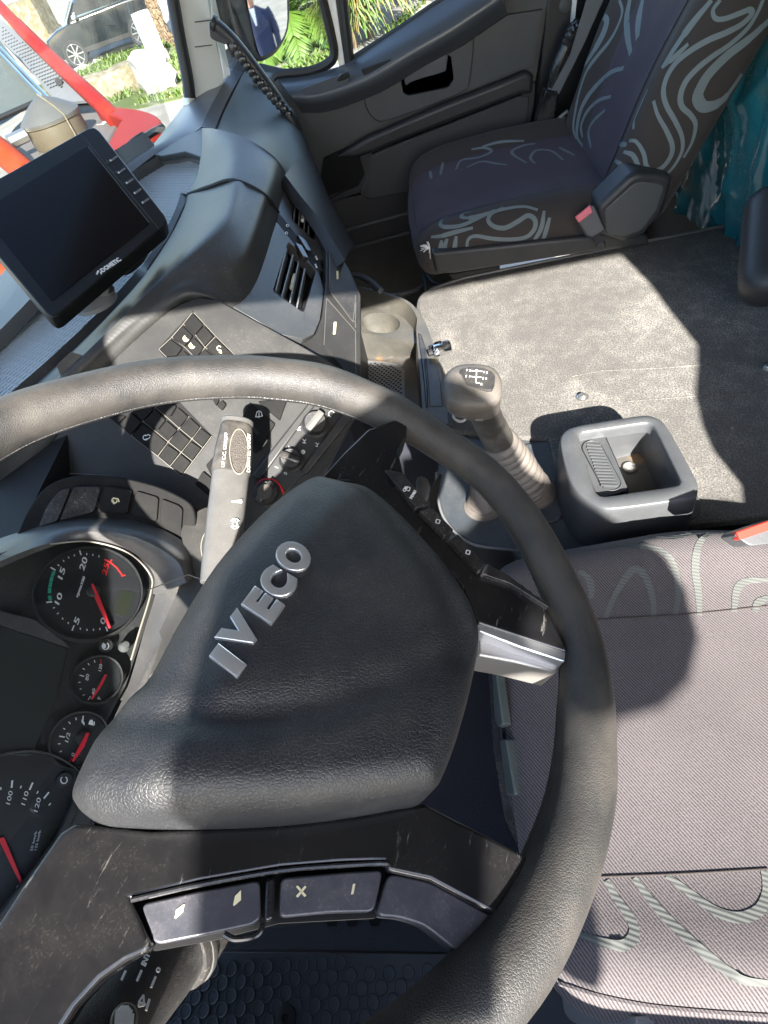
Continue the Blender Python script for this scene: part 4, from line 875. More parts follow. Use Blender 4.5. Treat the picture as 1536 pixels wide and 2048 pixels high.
    lines('major_ticks', G, [T3((552, 430), (602, 438)), T3((775, 240), (770, 292))], .0011, M['white'], fg, .0006)
    lines('minor_ticks', G, [T3((590, 355), (606, 367)), T3((640, 296), (655, 315)), T3((705, 257), (712, 279)), T3((540, 501), (563, 500)), T3((555, 577), (575, 567))], .0009, M['white'], fg, .0006)
    lines('red_band', G, [T3((640, 680), (668, 632))], .0009, M['red'], fg, .0006)
    for s, o, e, h in (('1/2', (635, 488), (655, 402), 34), ('1', (785, 330), (787, 305), 30), ('0', (690, 622), (698, 592), 30)): textfit('numeral', s, G, K2(*o), K2(*e), h / 4.65, M['white'], fg, h=.0006, shear=.2)
    plate('needle', [G(*K2(*p), .005) for p in ((805, 395), (835, 398), (790, 520), (690, 665), (668, 662), (725, 545))], -P.n * .0015, M['needle'], fg, bevel=.0004)
    marks('symbol', G, [T3((822, 318), (838, 278), (862, 278), (870, 330)), T3((872, 290), (884, 300), (878, 330), (872, 326))], M['white'], fg, .0006)
    lathe('needle_hub', G(*K2(770, 450), 0), P.n, [(.006, 0), (.006, .003), (0, .0035)], M['black'], fg)
    # speedometer
    sg = gauge(K2(75, 1340), .066, 'speedometer')
    lines('major_ticks', G, [T3((115, 842), (108, 910)), T3((305, 862), (275, 930)), T3((455, 952), (408, 1010))], .0014, M['white'], sg, .0006)
    lines('minor_ticks', G, [T3((198, 892), (190, 915)), T3((356, 940), (343, 964)), T3((472, 1053), (455, 1074)), T3((8, 905), (6, 930))], .0010, M['white'], sg, .0006)
    for s, o, e, h in (('100', (92, 1068), (120, 945), 40), ('110', (232, 1075), (268, 950), 40), ('120', (350, 1138), (382, 1010), 40), ('0', (185, 1868), (195, 1822), 42)): textfit('numeral', s, G, K2(*o), K2(*e), h / 4.65, M['white'], sg, h=.0006, shear=.2)
    textfit('numeral', '20 km/h', G, K2(300, 1500), K2(345, 1320), 22 / 4.65, M['white'], sg, h=.0006); textfit('numeral', '125 km/h', G, K2(340, 1490), K2(382, 1310), 22 / 4.65, M['white'], sg, h=.0006)
    plate('needle', [G(*K2(*p), .005) for p in ((-20, 1380), (40, 1370), (218, 1795), (190, 1810))], -P.n * .0015, M['needle'], sg, bevel=.0004)
    plate('trip_display', [G(*K2(*p), .0006) for p in ((430, 1265), (560, 1260), (440, 1500), (345, 1600), (360, 1480))], -P.n * .0006, M['lcdg'], sg)
    # display and the grey trim round it
    plate('display', fillet([P(x, y, -.003) for x, y in ((-80, 1240), (0, 1252), (80, 1278), (136, 1298), (112, 1400), (62, 1512), (0, 1508), (-100, 1500))], .003), -P.n * .004, M['lcd'], c, bevel=.0005)
    plate('trim', [P(x, y, -.004) for x, y in ((-80, 1205), (0, 1222), (70, 1240), (130, 1285), (138, 1296), (0, 1250), (-80, 1236))], -P.n * .004, M['hood'], c)
    lathe('reset_stud', P(248, 1294, -.004), P.n, [(.006, 0), (.006, .006), (.0045, .008), (.0035, .012), (0, .0125)], M['stalk'], c, sides=16)
    for x, y, f in ((211, 1292, 1), (128, 1560, 0)):
        s = lathe('dimmer_button', P(x, y, -.008), P.n, [(.007, 0), (.007, .006), (.006, .007), (0, .007)], M['black'], c, sides=20)
        lines('symbol', Pl(P.p - P.n * .0, P.n), [[(x + 6.5 * math.cos(R(a)), y + 7 * math.sin(R(a))) for a in range(-60, 241, 20)]], .0009, M['white'], s, -.0004)
        if f: marks('symbol', P, [[(x - 3, y - 5), (x - 6, y), (x - 3, y + 6), (x + 1, y + 3), (x + 1, y - 3)]], M['white'], s, -.0004)
    # clear lens
    lensp = [(-120, 1160), (20, 1112), (100, 1088), (180, 1083), (260, 1106), (303, 1150), (302, 1190), (280, 1262), (248, 1362), (212, 1434), (180, 1520), (160, 1610), (90, 1760), (10, 1880), (-120, 1900)]
    plate('clear_lens', crom([P(x, y, .016) for x, y in lensp], 3, True), -P.n * .0015, M['lens'], c)
    tube('lens_rim', crom([P(x, y, .017) for x, y in [(100, 1088), (180, 1083), (258, 1106), (301, 1150), (301, 1188), (279, 1262), (262, 1320)]], 5), .0010, M['buttonedge'], c, sides=6)
    # lower surround of the cluster (grained strip between gauges and wheel)
    plate('lower_surround', [P(x, y, .012) for x, y in ((150, 1588), (168, 1600), (100, 1740), (20, 1860), (-80, 1990), (-110, 1960), (10, 1810), (110, 1680))], -P.n * .03, M['face'], c, bevel=.002)
build_cluster()

# ================================================================== STALKS
def build_stalks():
    st = thing('control_stalk', 'grey stalk with an oval rubber pad and white lettering beside the wheel hub', 'control stalk', Dp(432, 1150, .56))
    a, b, c0, c1 = Dp(440, 1130, .565), Dp(468, 950, .60), Dp(474, 848, .625), Dp(476, 838, .627)
    dirv = (c0 - a).normalized(); eye = (EYE - b).normalized(); side = dirv.cross(eye).normalized(); up = side.cross(dirv).normalized()
    def sect(p, w_, h_, n=20, sq=2.6):
        out = []
        for k in range(n):
            t = 2 * math.pi * k / n; cc, ss = math.cos(t), math.sin(t)
            out.append(p + side * (w_ * math.copysign(abs(cc) ** (2 / sq), cc)) + up * (h_ * math.copysign(abs(ss) ** (2 / sq), ss)))
        return out
    P_ = lambda k: a + (c0 - a) * k
    loft('lever', [sect(P_(-.12), .0175, .012), sect(P_(.0), .0185, .013), sect(P_(.3), .0195, .0135), sect(P_(.62), .0200, .0140)], M['stalk'], st, True, True, True, bevel=.001)
    sl = loft('sleeve', [sect(P_(.615), .0205, .0145), sect(P_(.63), .0212, .0150), sect(P_(.80), .0205, .0148), sect(P_(.96), .0180, .0140), sect(P_(.99), .0165, .012)], M['knobdark'], st, True, True, True)
    cp = loft('end_cap', [sect(P_(.985), .0178, .0135), sect(P_(1.01), .0182, .0138), sect(P_(1.02), .017, .0125)], M['stalk'], st, True, True, True)
    SP = Pl(P_(.8) + up * .0152, up)
    ov = [(478 + 17 * math.cos(R(t)) + 1 * math.sin(R(t)), 903 + 43 * math.sin(R(t))) for t in range(0, 360, 15)]
    o = dome('oval_pad', [SP(x, y, -.001) for x, y in ov], [(1.0, 0), (.97, .0016), (.6, .0022), (.1, .0023)], SP.n, M['ovalgrip'], st)
    tube('pad_ring', [SP(x, y, .0006) for x, y in [(478 + 18.5 * math.cos(R(t)), 903 + 45 * math.sin(R(t))) for t in range(0, 361, 12)]], .0007, M['buttonedge'], o, sides=6)
    textfit('lettering', 'UP C.C. ON/OFF', SP, (449, 934), (456, 866), 6.5, M['white'], sl, h=.0005); textfit('lettering', 'DOWN S.L. ON/OFF', SP, (500, 944), (501, 868), 6.5, M['white'], sl, h=.0004)
    LP_ = Pl(P_(.35) + up * .0137, up)
    marks('symbol', LP_, [[(463, 1002), (484, 999), (484, 1006), (463, 1004)]], M['white'], st, h=.0006)
    lines('symbol', LP_, [[(470 + 5 * math.cos(R(t)), 1047 + 5 * math.sin(R(t))) for t in range(0, 361, 30)], [(470 + 9 * math.cos(R(t)), 1047 + 10 * math.sin(R(t))) for t in range(30, 151, 20)], [(470 + 9 * math.cos(R(t)), 1047 + 10 * math.sin(R(t))) for t in range(210, 331, 20)]], .0008, M['white'], st, h=.0006)
    # wiper stalk low on the near side
    w2 = thing('wiper_stalk', 'black wiper stalk with white marks and INT lettering under the near spoke', 'wiper stalk', Dp(300, 1900, .30))
    a, b = Dp(150, 2120, .235), Dp(345, 1880, .305)
    dirv = (b - a).normalized(); eye = (EYE - b).normalized(); side = dirv.cross(eye).normalized(); up = side.cross(dirv).normalized()
    def sect2(p, w_, h_, n=24):
        return [p + side * w_ * math.cos(2 * math.pi * k / n) + up * h_ * math.sin(2 * math.pi * k / n) for k in range(n)]
    Q = lambda k: a + (b - a) * k
    loft('barrel', [sect2(Q(-.3), .020, .017), sect2(Q(.0), .0215, .018), sect2(Q(.45), .0225, .0185), sect2(Q(.8), .0235, .019), sect2(Q(1.05), .0235, .019)], M['black'], w2, True, True, True)
    loft('collar', [sect2(Q(.93), .0262, .020), sect2(Q(.96), .0272, .021), sect2(Q(1.3), .0262, .021)], M['blackgloss'], w2, True, True, True)
    loft('band', [sect2(Q(1.0), .0280, .0215), sect2(Q(1.03), .0284, .0217), sect2(Q(1.06), .0280, .0215)], M['shroud'], w2, True, True, True)
    S2 = Pl(Q(.6) + up * .0192, up)
    def W7(x, y): return (100 + x / 3.657, 1720 + y / 3.657)
    lines('symbol', S2, [[W7(555, 808), W7(525, 875)], [W7(672, 805), W7(638, 882)], [W7(775, 850), W7(742, 930)], [W7(730, 1015), W7(705, 1100)]], .0011, M['white'], w2, .0004)
    textfit('lettering', 'INT', S2, W7(742, 762), W7(725, 690), 0.1, M['white'], w2) if False else textfit('lettering', 'INT', S2, W7(700, 778), W7(735, 690), 11, M['white'], w2, h=.0004)
    textfit('lettering', '0', S2, W7(800, 828), W7(812, 795), 9, M['white'], w2, h=.0004)
    lines('symbol', S2, [[W7(650, 1068), W7(655, 1030), W7(685, 985), W7(690, 1060), W7(650, 1068)], [W7(660, 1040), W7(700, 1052)]], .0008, M['white'], w2, .0004)
    ovp = [W7(540 + 88 * math.cos(R(t)) + 30 * math.sin(R(t)), 1170 - 118 * math.sin(R(t)) + 10 * math.cos(R(t))) for t in range(0, 360, 15)]
    o = dome('oval_pad', [S2(x, y, -.0005) for x, y in ovp], [(1, 0), (.96, .0012), (.5, .0018), (.1, .0018)], S2.n, M['black'], w2)
    tube('pad_ring', [S2(x, y, .0005) for x, y in ovp + ovp[:1]], .0007, M['buttonedge'], o, sides=6)
    mb = MB()
    for i in range(-5, 6):
        for j in range(-7, 8):
            x, y = 540 + i * 15 + j * 6 + (j % 2) * 7, 1170 + j * 15
            if ((x - 540) / 70) ** 2 + ((y - 1170) / 100) ** 2 < 1: mb.add(*lathe_geo(S2(*W7(x, y), .0010), S2.n, [(.0007, 0), (.0005, .0008), (0, .001)], 6))
    mb.build('pad_dots', M['white'], o)
    # small black lever behind the far spoke
    l3 = thing('column_lever', 'small black lever behind the far spoke buttons', 'lever', Dp(850, 1000, .50))
    plate('lever', fillet([Dp(832, 962, .50), Dp(838, 952, .50), Dp(856, 956, .50), Dp(862, 975, .50), Dp(858, 1000, .50), Dp(846, 1012, .50), Dp(834, 985, .50)], .003), (ray(850, 980)).normalized() * .02, M['blackgloss'], l3, bevel=.003, seg=3)
    plate('lever_base', [Dp(858, 985, .52), Dp(880, 945, .54), Dp(884, 950, .54), Dp(868, 1030, .52), Dp(856, 1035, .52)], ray(850, 980).normalized() * .03, M['dark'], l3, bevel=.002)
build_stalks()

# ================================================================== MONITOR
def build_monitor():
    q = [Dp(186, 254, .86), Dp(333, 440, .80), Dp(104, 634, .69), Dp(-10, 366, .75)]
    pl = Pl(q[1], (q[0] - q[1]).cross(q[2] - q[1]))
    m = thing('monitor', 'black flat camera monitor with five side buttons standing on the dash', 'monitor', pl(200, 560))
    tl, br, bl = pl(180, 254), pl(334, 438), pl(104, 634)
    left = pl(-60, 404)
    bk = pl.n * -1
    cor = [pl(176, 256), pl(189, 254), pl(200, 262), pl(330, 430), pl(334, 440), pl(328, 452), pl(116, 630), pl(104, 634), pl(92, 626), pl(-20, 492), pl(-60, 440), pl(-20, 366)]
    case = plate('case', fillet(cor, .003, 3), bk * .022, M['monitor'], m, bevel=.0022, seg=3)
    scr = plate('screen', fillet([pl(174, 292, .0005), pl(299, 447, .0005), pl(104, 603, .0005), pl(-40, 425, .0005)], .002), bk * .001, M['screen'], m)
    tube('screen_edge', [pl(176, 293, .0007), pl(298, 445, .0007)], .0005, M['stalk'], scr, sides=6)
    tube('case_groove', [pl(162, 268, .0003), pl(318, 458, .0003)], .0003, M['stalk'], case, sides=6)
    for x, y in ((227, 316), (243, 340), (259, 361), (275, 381), (291, 400)):
        u = pl(x + 5, y - 4) - pl(x - 5, y + 4)
        b = plate('side_button', [pl(x - 7, y + 3.5, .001), pl(x + 6, y - 5.5, .001), pl(x + 8.5, y - 2.5, .001), pl(x - 4.5, y + 6.5, .001)], bk * .003, M['greyplastic'], m, bevel=.0004)
        marks('light', pl, [[(x - 8, y + 4), (x - 6, y + 2.4), (x - 3.6, y + 5.6), (x - 5.6, y + 7)]], M['white'], b, h=.0016)
    lines('symbol', pl, [[(216 + 3 * math.cos(R(t)), 323 + 3 * math.sin(R(t))) for t in range(0, 361, 45)], [(229, 344), (235, 343)], [(232, 341), (233, 347)], [(246, 367), (251, 363)]], .0007, M['stalk'], m, .0007)
    textfit('lettering', 'DOMETIC', pl, (207, 544), (243, 520), 9, M['white'], m, h=.0006, offset=.0003)
    marks('emblem', pl, [[(192, 548), (195, 540), (199, 543), (197, 541), (195, 549)], [(200, 538), (205, 541), (203, 549), (200, 546), (202, 542)]], M['white'], m, .0006)
    # stand
    f = Dp(190, 600, .775); j = Dp(205, 575, .765)
    tube('bracket_arm', [j + V((0, 0, .02)), j, f + V((0, 0, .012))], .016, M['greyplastic'], m, sides=16)
    lathe('bracket_foot', f, (0, 0, 1), [(.030, -.006), (.030, 0), (.024, .004), (.018, .012)], M['greyplastic'], m)
    plate('bracket_clip', fillet([Dp(208, 560, .76), Dp(228, 572, .76), Dp(230, 582, .76), Dp(212, 590, .76)], .003), ray(215, 575).normalized() * .02, M['dark'], m, bevel=.002)
    tube('cable', crom([Dp(215, 530, .79), Dp(245, 535, .79), Dp(268, 520, .80), Dp(282, 498, .82), Dp(270, 490, .84)], 4), .011, M['dark'], m, sides=10)
    lathe('screw', Dp(181, 607, .772), (-.3, -.3, .9), [(.004, 0), (.004, .002), (0, .003)], M['bolt'], m, sides=10)
build_monitor()

# ================================================================== ENGINE COVER, BIN, GEAR LEVER, TRAY
MZ = -.45
MAT = Z(MZ)
def F1(pts): return [(820 + x / 3.657, 660 + y / 3.657) for x, y in pts]
def FT(pts): return [(1060 + x / 4.042, 780 + y / 4.042) for x, y in pts]
def FB(pts): return [(660 + x / 5.908, 560 + y / 5.908) for x, y in pts]
def F2(pts): return [(768 + x / 2, y / 2) for x, y in pts]
def F5(pts): return [(600 + x / 3.072, 350 + y / 3.072) for x, y in pts]
def F6(pts): return [(768 + x / 2, 1024 + y / 2) for x, y in pts]
def F8(pts): return [(768 + x / 2, 1536 + y / 2) for x, y in pts]
def S6(pts): return [(1100 + x / 3.523, y / 3.523) for x, y in pts]

def build_cover():
    ec = thing('engine_cover', 'worn dusty grey felt cover of the engine tunnel between the seats', 'engine cover', MAT(1200, 700))
    far = [MAT(*p) for p in ((905, 862), (896, 800), (872, 720), (845, 650), (836, 618), (842, 596), (868, 577), (930, 556), (1100, 521), (1300, 482), (1490, 444))]
    far = far[:5] + crom(far[4:8], 4)[1:-1] + far[7:]
    o = far + [V((1.06, -1.25, MZ)), V((.30, -1.25, MZ)), MAT(1230, 1062), MAT(1185, 1052), MAT(1132, 985), MAT(1109, 930), MAT(1097, 878)]
    plate('felt_mat', o, V((0, 0, -.02)), M['carpet'], ec, bevel=.004)
    tube('piping', [p + V((0, 0, .0005)) for p in far[3:]], .0042, M['stalk'], ec, sides=8)
    plate('tunnel_body', [p - V((0, 0, .021)) for p in o], V((0, 0, -.32)), M['dark'], ec)
    for (x, y), r in (((1165, 795), .011), ((1534, 737), .011)):
        c = MAT(x, y, .0005); b = lathe('bolt', c, (0, 0, 1), [(r, 0), (r, .0015), (r * .9, .002), (r * .62, .002), (r * .6, .006), (r * .5, .0075), (0, .0078)], M['bolt'], ec, sides=20)
    lathe('snap_stud', MAT(1464, 858, .0003), (0, 0, 1), [(.0035, 0), (.003, .002), (0, .0025)], M['bolt'], ec, sides=10)
    for ln in ([(1142, 753), (1200, 742), (1340, 735), (1498, 722)], [(1252, 803), (1330, 797), (1440, 788), (1536, 781)]):
        run = [MAT(x, y, .0006) for x, y in ln]; tube('crease', run, .0010, M['carpet'], ec, sides=6)
build_cover()

def build_bin():
    b = thing('storage_bin', 'dusty grey plastic bin with a round cup hole in front of the engine cover', 'storage bin', Z(-.45)(790, 680))
    RZ, SZ, FZ = Z(-.425), Z(-.462), Z(-.535)
    outer = FB([(270, 60), (330, 72), (560, 118), (790, 186), (950, 268), (1055, 385), (1135, 520), (1200, 690), (1290, 960), (1350, 1300), (1400, 1700)])
    inner = FB([(270, 84), (320, 92), (550, 135), (775, 204), (925, 290), (1000, 385), (1030, 470), (1020, 560), (1030, 760), (1075, 1250), (1100, 1700)])
    sh = FB([(240, 250), (360, 312), (470, 326), (640, 352), (780, 400), (900, 480), (985, 585), (1016, 680), (1016, 752), (1020, 1000), (1060, 1500)])
    oo, ii = [RZ(*p) for p in outer], [RZ(*p) for p in inner]
    ss = [SZ(*p) for p in sh]
    def sm(a): return crom(a, 3)
    loft('bin_wall', [[p + V((0, 0, -.10)) for p in sm(oo)], [p + V((0, 0, -.006)) for p in sm(oo)], sm(oo), sm(ii), [p + V((0, 0, -.004)) for p in sm(ii)], sm(ss)], M['binplastic'], b, False)
    # cup shelf with its hole
    shelf = FB([(240, 250), (360, 308), (470, 322), (640, 348), (785, 396), (905, 476), (990, 580), (1020, 680), (1020, 756), (760, 694), (470, 640), (240, 600)])
    hole = FB([(600 + 228 * math.cos(R(t)) - 18 * math.sin(R(t)), 512 + 118 * math.sin(R(t)) + 22 * math.cos(R(t))) for t in range(0, 360, 12)])
    plate_holes('cup_shelf', [SZ(*p) for p in shelf], [[SZ(*p) for p in hole]], V((0, 0, -.004)), M['binplastic'], b, bevel=.0)
    h0 = [SZ(*p) for p in hole]; c0 = sum(h0, V()) / len(h0)
    loft('cup_well', [[p + (p - c0).normalized() * .003 + V((0, 0, .0012)) for p in h0], [p + V((0, 0, .0012)) for p in h0], [c0 + (p - c0) * .93 + V((0, 0, -.06)) for p in h0], [c0 + (p - c0) * .86 + V((0, 0, -.065)) for p in h0]], M['binplastic'], b, True, False, False)
    lathe('cup_bottom', c0 + V((0, 0, -.0645)), (0, 0, 1), [((h0[0] - c0).length, -.002), ((h0[0] - c0).length, 0), (0, 0)], M['trayrust'], b)
    st0 = [SZ(*p) for p in FB([(240, 600), (470, 640), (760, 694), (1020, 756)])]
    st1 = [Z(-.530)(*p) for p in FB([(240, 905), (420, 930), (750, 915), (1025, 895)])]
    loft('step_wall', [[p + V((0, 0, .001)) for p in st0], st0, [st0[i].lerp(st1[i], .08) + V((-.002, 0, -.001)) for i in range(4)], st1], M['binplastic'], b, False)
    plate('bin_floor', [FZ(*p) for p in FB([(200, 890), (420, 920), (750, 905), (1030, 885), (1070, 1250), (1100, 1700), (200, 1700)])], V((0, 0, -.005)), M['trayrust'], b)
    mo = [Z(-.531)(*p) for p in FB([(300, 945), (420, 950), (640, 965), (780, 990), (880, 1060), (880, 1500), (880, 1700), (250, 1700)])]
    e1 = (mo[1] - mo[7]); cen = sum(mo, V()) / 8
    ax = V((0, 1, 0)); holes = []
    lo = [(p.x, p.y) for p in mo]
    def inside(x, y):
        c = False
        for i in range(len(lo)):
            a, q = lo[i], lo[i - 1]
            if (a[1] > y) != (q[1] > y) and x < (q[0] - a[0]) * (y - a[1]) / (q[1] - a[1]) + a[0]: c = not c
        return c
    xs = [p[0] for p in lo]; ys = [p[1] for p in lo]
    i = 0; x = min(xs)
    while x < max(xs):
        y = min(ys) + (.0055 if i % 2 else 0)
        while y < max(ys):
            pts = [(x + .0032 * a, y + .0036 * bq) for a, bq in ((1, 0), (0, 1), (-1, 0), (0, -1))]
            if all(inside(px + .004 * sx_, py + .004 * sy_) for px, py in pts for sx_ in (-1, 1) for sy_ in (-1, 1)) and x < .97: holes.append([V((px, py, mo[0].z)) for px, py in pts])
            y += .011
        x += .0075; i += 1
    pm_ = plate('perforated_mat', mo, V((0, 0, -.003)), M['greyplastic'], b)
    mb = MB()
    for h_ in holes[:900]: mb.add([p + V((0, 0, .0004)) for p in h_] + [p + V((0, 0, -.002)) for p in h_], [(0, 1, 2, 3), (0, 4, 5, 1), (1, 5, 6, 2), (2, 6, 7, 3), (3, 7, 4, 0)])
    mb.build('perforations', M['gap'], pm_, smooth=False)['kind'] = 'stuff'
    # dust heaps along the shelf edge and deep back wall
    plate('bin_back', [Z(-.43)(*p) for p in FB([(200, 60), (330, 72), (330, 700), (330, 1500), (150, 1500)])], V((0, 0, -.12)), M['dark'], b)
    t = thing('bin_rail', 'dark glossy rail along the edge of the dusty bin', 'rail', RZ(860, 760))
    rail = FB([(1040, 620), (1055, 780), (1085, 1000), (1110, 1250), (1130, 1500), (1160, 1500), (1150, 1240), (1125, 1000), (1130, 790), (1080, 640)])
    plate('rail_strip', [RZ(x, y, .003) for x, y in rail], V((0, 0, -.01)), M['blackgloss'], t, bevel=.002)
    plate('rail_side', [RZ(x, y, .001) for x, y in FB([(1135, 790), (1200, 800), (1260, 960), (1310, 1200), (1340, 1500), (1170, 1500), (1155, 1240), (1130, 1000)])], V((0, 0, -.03)), M['binplastic'], t, bevel=.003)
    # metal cap
    c = thing('metal_cap', 'small crumpled silver cap beside the bin in front of the shift knob', 'cap', MAT(880, 705, .02))
    a, e = RZ(864, 704, .012), RZ(900, 692, .012); u, v = frame_dirs(e - a); rings = []
    for k, r in ((0, .0105), (.12, .0125), (.3, .013), (.55, .0125), (.62, .0135), (.9, .0135), (1, .012)):
        rings.append([a.lerp(e, k) + (u * math.cos(2 * math.pi * i / 14) + v * math.sin(2 * math.pi * i / 14)) * r * (1 + .10 * math.sin(i * 5.1 + k * 9)) for i in range(14)])
    loft('cap_shell', rings, M['chrome'], c, True, True, True, auto=20)
    tube('cap_tip', [a - (e - a).normalized() * .008, a + (e - a).normalized() * .004], .007, M['dark'], c, sides=8)
build_bin()

def build_gear():
    gc = thing('gear_console', 'dark blue-black plastic console round the gear lever gaiter', 'console', Z(-.46)(1050, 1000))
    GZ = Z(-.458)
    outl = [(888, 846), (905, 852), (1096, 880), (1106, 930), (1128, 985), (1180, 1052), (1240, 1075), (1160, 1120), (1060, 1135), (1024, 1099), (953, 1091), (915, 1069), (888, 1036), (876, 998), (872, 950), (880, 880)]
    plate('console_top', [GZ(x, y) for x, y in outl], V((0, 0, -.03)), M['console'], gc, bevel=.004, seg=3)
    plate('console_body', [GZ(x, y, -.031) for x, y in outl], V((0, 0, -.3)), M['dark'], gc)
    rim = [(872, 945), (876, 998), (888, 1036), (915, 1069), (953, 1091), (1024, 1100), (1070, 1104)]
    tube('console_lip', crom([GZ(x, y, .001) for x, y in rim], 4), .0022, M['greyplastic'], gc, sides=8)
    low = [GZ(x, y, -.002) for x, y in rim]
    loft('console_side', [low, [p + V((-.012, 0, -.05)) for p in low], [p + V((-.03, -.01, -.16)) for p in low]], M['face'], gc, False)
    plate('console_flank', [GZ(x, y, .012) for x, y in ((884, 742), (900, 790), (905, 850), (890, 850), (880, 800))], V((0, 0, -.08)), M['console'], gc, bevel=.002)
    plate('lever_plate', fillet([GZ(x, y, .004) for x, y in ((1046, 889), (1097, 881), (1112, 935), (1140, 1010), (1118, 1040), (1070, 1052), (1000, 1040), (985, 960))], .006), V((0, 0, -.01)), M['console'], gc, bevel=.002)
    # second small gaiter
    g2 = thing('small_gaiter', 'small beige rubber gaiter in the console behind the wheel rim', 'gaiter', GZ(952, 1016))
    a = GZ(968, 1012); tip = Dp(958, 955, .90)
    rings = []
    for k, r in ((0, .032), (.03, .033), (.05, .028), (.10, .029), (.13, .025), (.2, .026), (.24, .022), (.33, .023), (.37, .020), (.48, .021), (.52, .018), (.66, .018), (.8, .015), (1, .013)):
        c = a.lerp(tip, k); rings.append([c + V((math.cos(2 * math.pi * i / 24), math.sin(2 * math.pi * i / 24), 0)) * r for i in range(24)])
    loft('gaiter_skin', rings, M['boot'], g2, True, True, True, auto=60)
    # lever
    gl = thing('gear_lever', 'dusty gear lever with a pleated beige gaiter and a shift pattern on its knob', 'gear lever', GZ(1062, 985))
    base = GZ(1058, 988)
    ax = [base, base + V((0, 0, .012)), Dp(1049, 962, .884), Dp(1025, 920, .838), Dp(997, 882, .789)]
    path = crom(ax[1:], 4)
    rings = []; N = len(path)
    u0 = V((0, 1, 0))
    plinth = [[base + V((math.cos(t) * r * .9, math.sin(t) * r * 1.05, h)) for t in [2 * math.pi * i / 32 for i in range(32)]] for r, h in ((.042, -.002), (.044, .004), (.042, .009), (.038, .012), (.034, .014))]
    pleat = []
    for i, p in enumerate(path):
        k = i / (N - 1); d = (path[min(i + 1, N - 1)] - path[max(i - 1, 0)]).normalized(); u = (u0 - d * u0.dot(d)).normalized(); v = d.cross(u)
        r0 = .0345 + (.0225 - .0345) * k
        for s_, dr in ((0, -.0040), (.08, .0006), (.26, .0026), (.52, .0024), (.78, .0004), (.92, -.0030), (.97, -.0060)):
            if i == N - 1 and s_: break
            q = p.lerp(path[min(i + 1, N - 1)], s_)
            tw = .004 * math.sin(i * 1.7)
            pleat.append([q + (u * math.cos(2 * math.pi * j / 32) + v * math.sin(2 * math.pi * j / 32)) * (r0 + dr) + d * (tw * math.cos(2 * math.pi * j / 32 + i)) for j in range(32)])
    loft('gaiter_base', plinth, M['boot'], gl, True, True, False)
    loft('gaiter', pleat, M['boot'], gl, True, True, True, auto=75)
    # shaft and knob
    sp = [(Dp(998, 884, .852), .0285, .026), (Dp(990, 868, .838), .0282, .026), (Dp(978, 845, .812), .0262, .024), (Dp(968, 822, .787), .0256, .024), (Dp(961, 803, .768), .0275, .0255)]
    kn = [(Dp(963, 812, .772), .0265, .0245), (Dp(958, 803, .762), .0300, .027), (Dp(950, 794, .751), .0360, .032), (Dp(945, 786, .742), .0392, .035), (Dp(943, 780, .735), .0402, .0362), (Dp(944, 774, .729), .0392, .0356), (Dp(946, 769, .724), .0362, .0334), (Dp(947, 766, .721), .0315, .0295), (Dp(948, 764, .719), .020, .018)]
    sp = [(EYE + (p - EYE) * .93, a_ * k_, b_ * k_) for (p, a_, b_), k_ in zip(sp, (.77, .78, .80, .82, .86))]
    kn = [(EYE + (p - EYE) * .93, a_ * .93, b_ * .93) for p, a_, b_ in kn]
    def sect(lst, sq):
        rings = []
        for i, (p, a_, b_) in enumerate(lst):
            d = (lst[min(i + 1, len(lst) - 1)][0] - lst[max(i - 1, 0)][0]).normalized(); d = (d + V((-.2, .05, .9)) * .8).normalized() if sq > 2.2 else d
            u = (V((0.12, 1, 0)) - d * V((.12, 1, 0)).dot(d)).normalized(); v = d.cross(u)
            ring = []
            for j in range(36):
                t = 2 * math.pi * j / 36; cc, ss = math.cos(t), math.sin(t)
                ring.append(p + u * (a_ * math.copysign(abs(cc) ** (2 / sq), cc)) + v * (b_ * math.copysign(abs(ss) ** (2 / sq), ss)))
            rings.append(ring)
        return rings
    loft('shaft', sect(sp, 2.2), M['knobdark'], gl, True, True, True)
    knob = loft('knob', sect(kn, 2.7), M['knob'], gl, True, True, True)
    kb = bvh_of(knob)
    hit = kb.ray_cast(EYE, ray(953, 757).normalized()); KP = Pl(hit[0] + V((-.2, .05, .9)).normalized() * .0025, V((-.28, -.02, .9)))
    pp = F1([(360, 300), (372, 285), (440, 272), (540, 277), (600, 305), (622, 335), (618, 400), (600, 438), (560, 442), (380, 398), (360, 385)])
    pl_ = plate('pattern_plate', [KP(x, y) for x, y in pp], -KP.n * .004, M['black'], knob, bevel=.0006)
    lines('shift_pattern', KP, [F1([(487, 300), (483, 385), (508, 387)]), F1([(440, 296), (530, 302)]), F1([(435, 338), (525, 346)])], .0007, M['white'], pl_, .0004)
    lathe('pattern_ring', KP(*F1([(487, 296)])[0], .0004), KP.n, [(.0014, 0), (.0014, .0003), (0, .0003)], M['white'], pl_, sides=12)
    xd = KP(*F1([(560, 310)])[0]) - KP(*F1([(410, 292)])[0])
    for s, (x, y) in (('7', (410, 300)), ('3', (432, 301)), ('4', (535, 313)), ('8', (556, 317)), ('5', (404, 343)), ('1', (428, 344)), ('2', (528, 358)), ('6', (550, 360)), ('R', (514, 402))):
        text('shift_mark', s, KP(*F1([(x, y)])[0], .0004), xd, KP.n, .0026, M['white'], pl_)
    BP = Pl(Dp(957, 830, .702), -ray(957, 830))
    plate('splitter_switch', fillet([BP(x, y) for x, y in F1([(465, 585), (480, 572), (530, 575), (545, 640), (540, 668), (475, 670)])], .002), -BP.n * .02, M['knobdark'], gl, bevel=.002, seg=3)
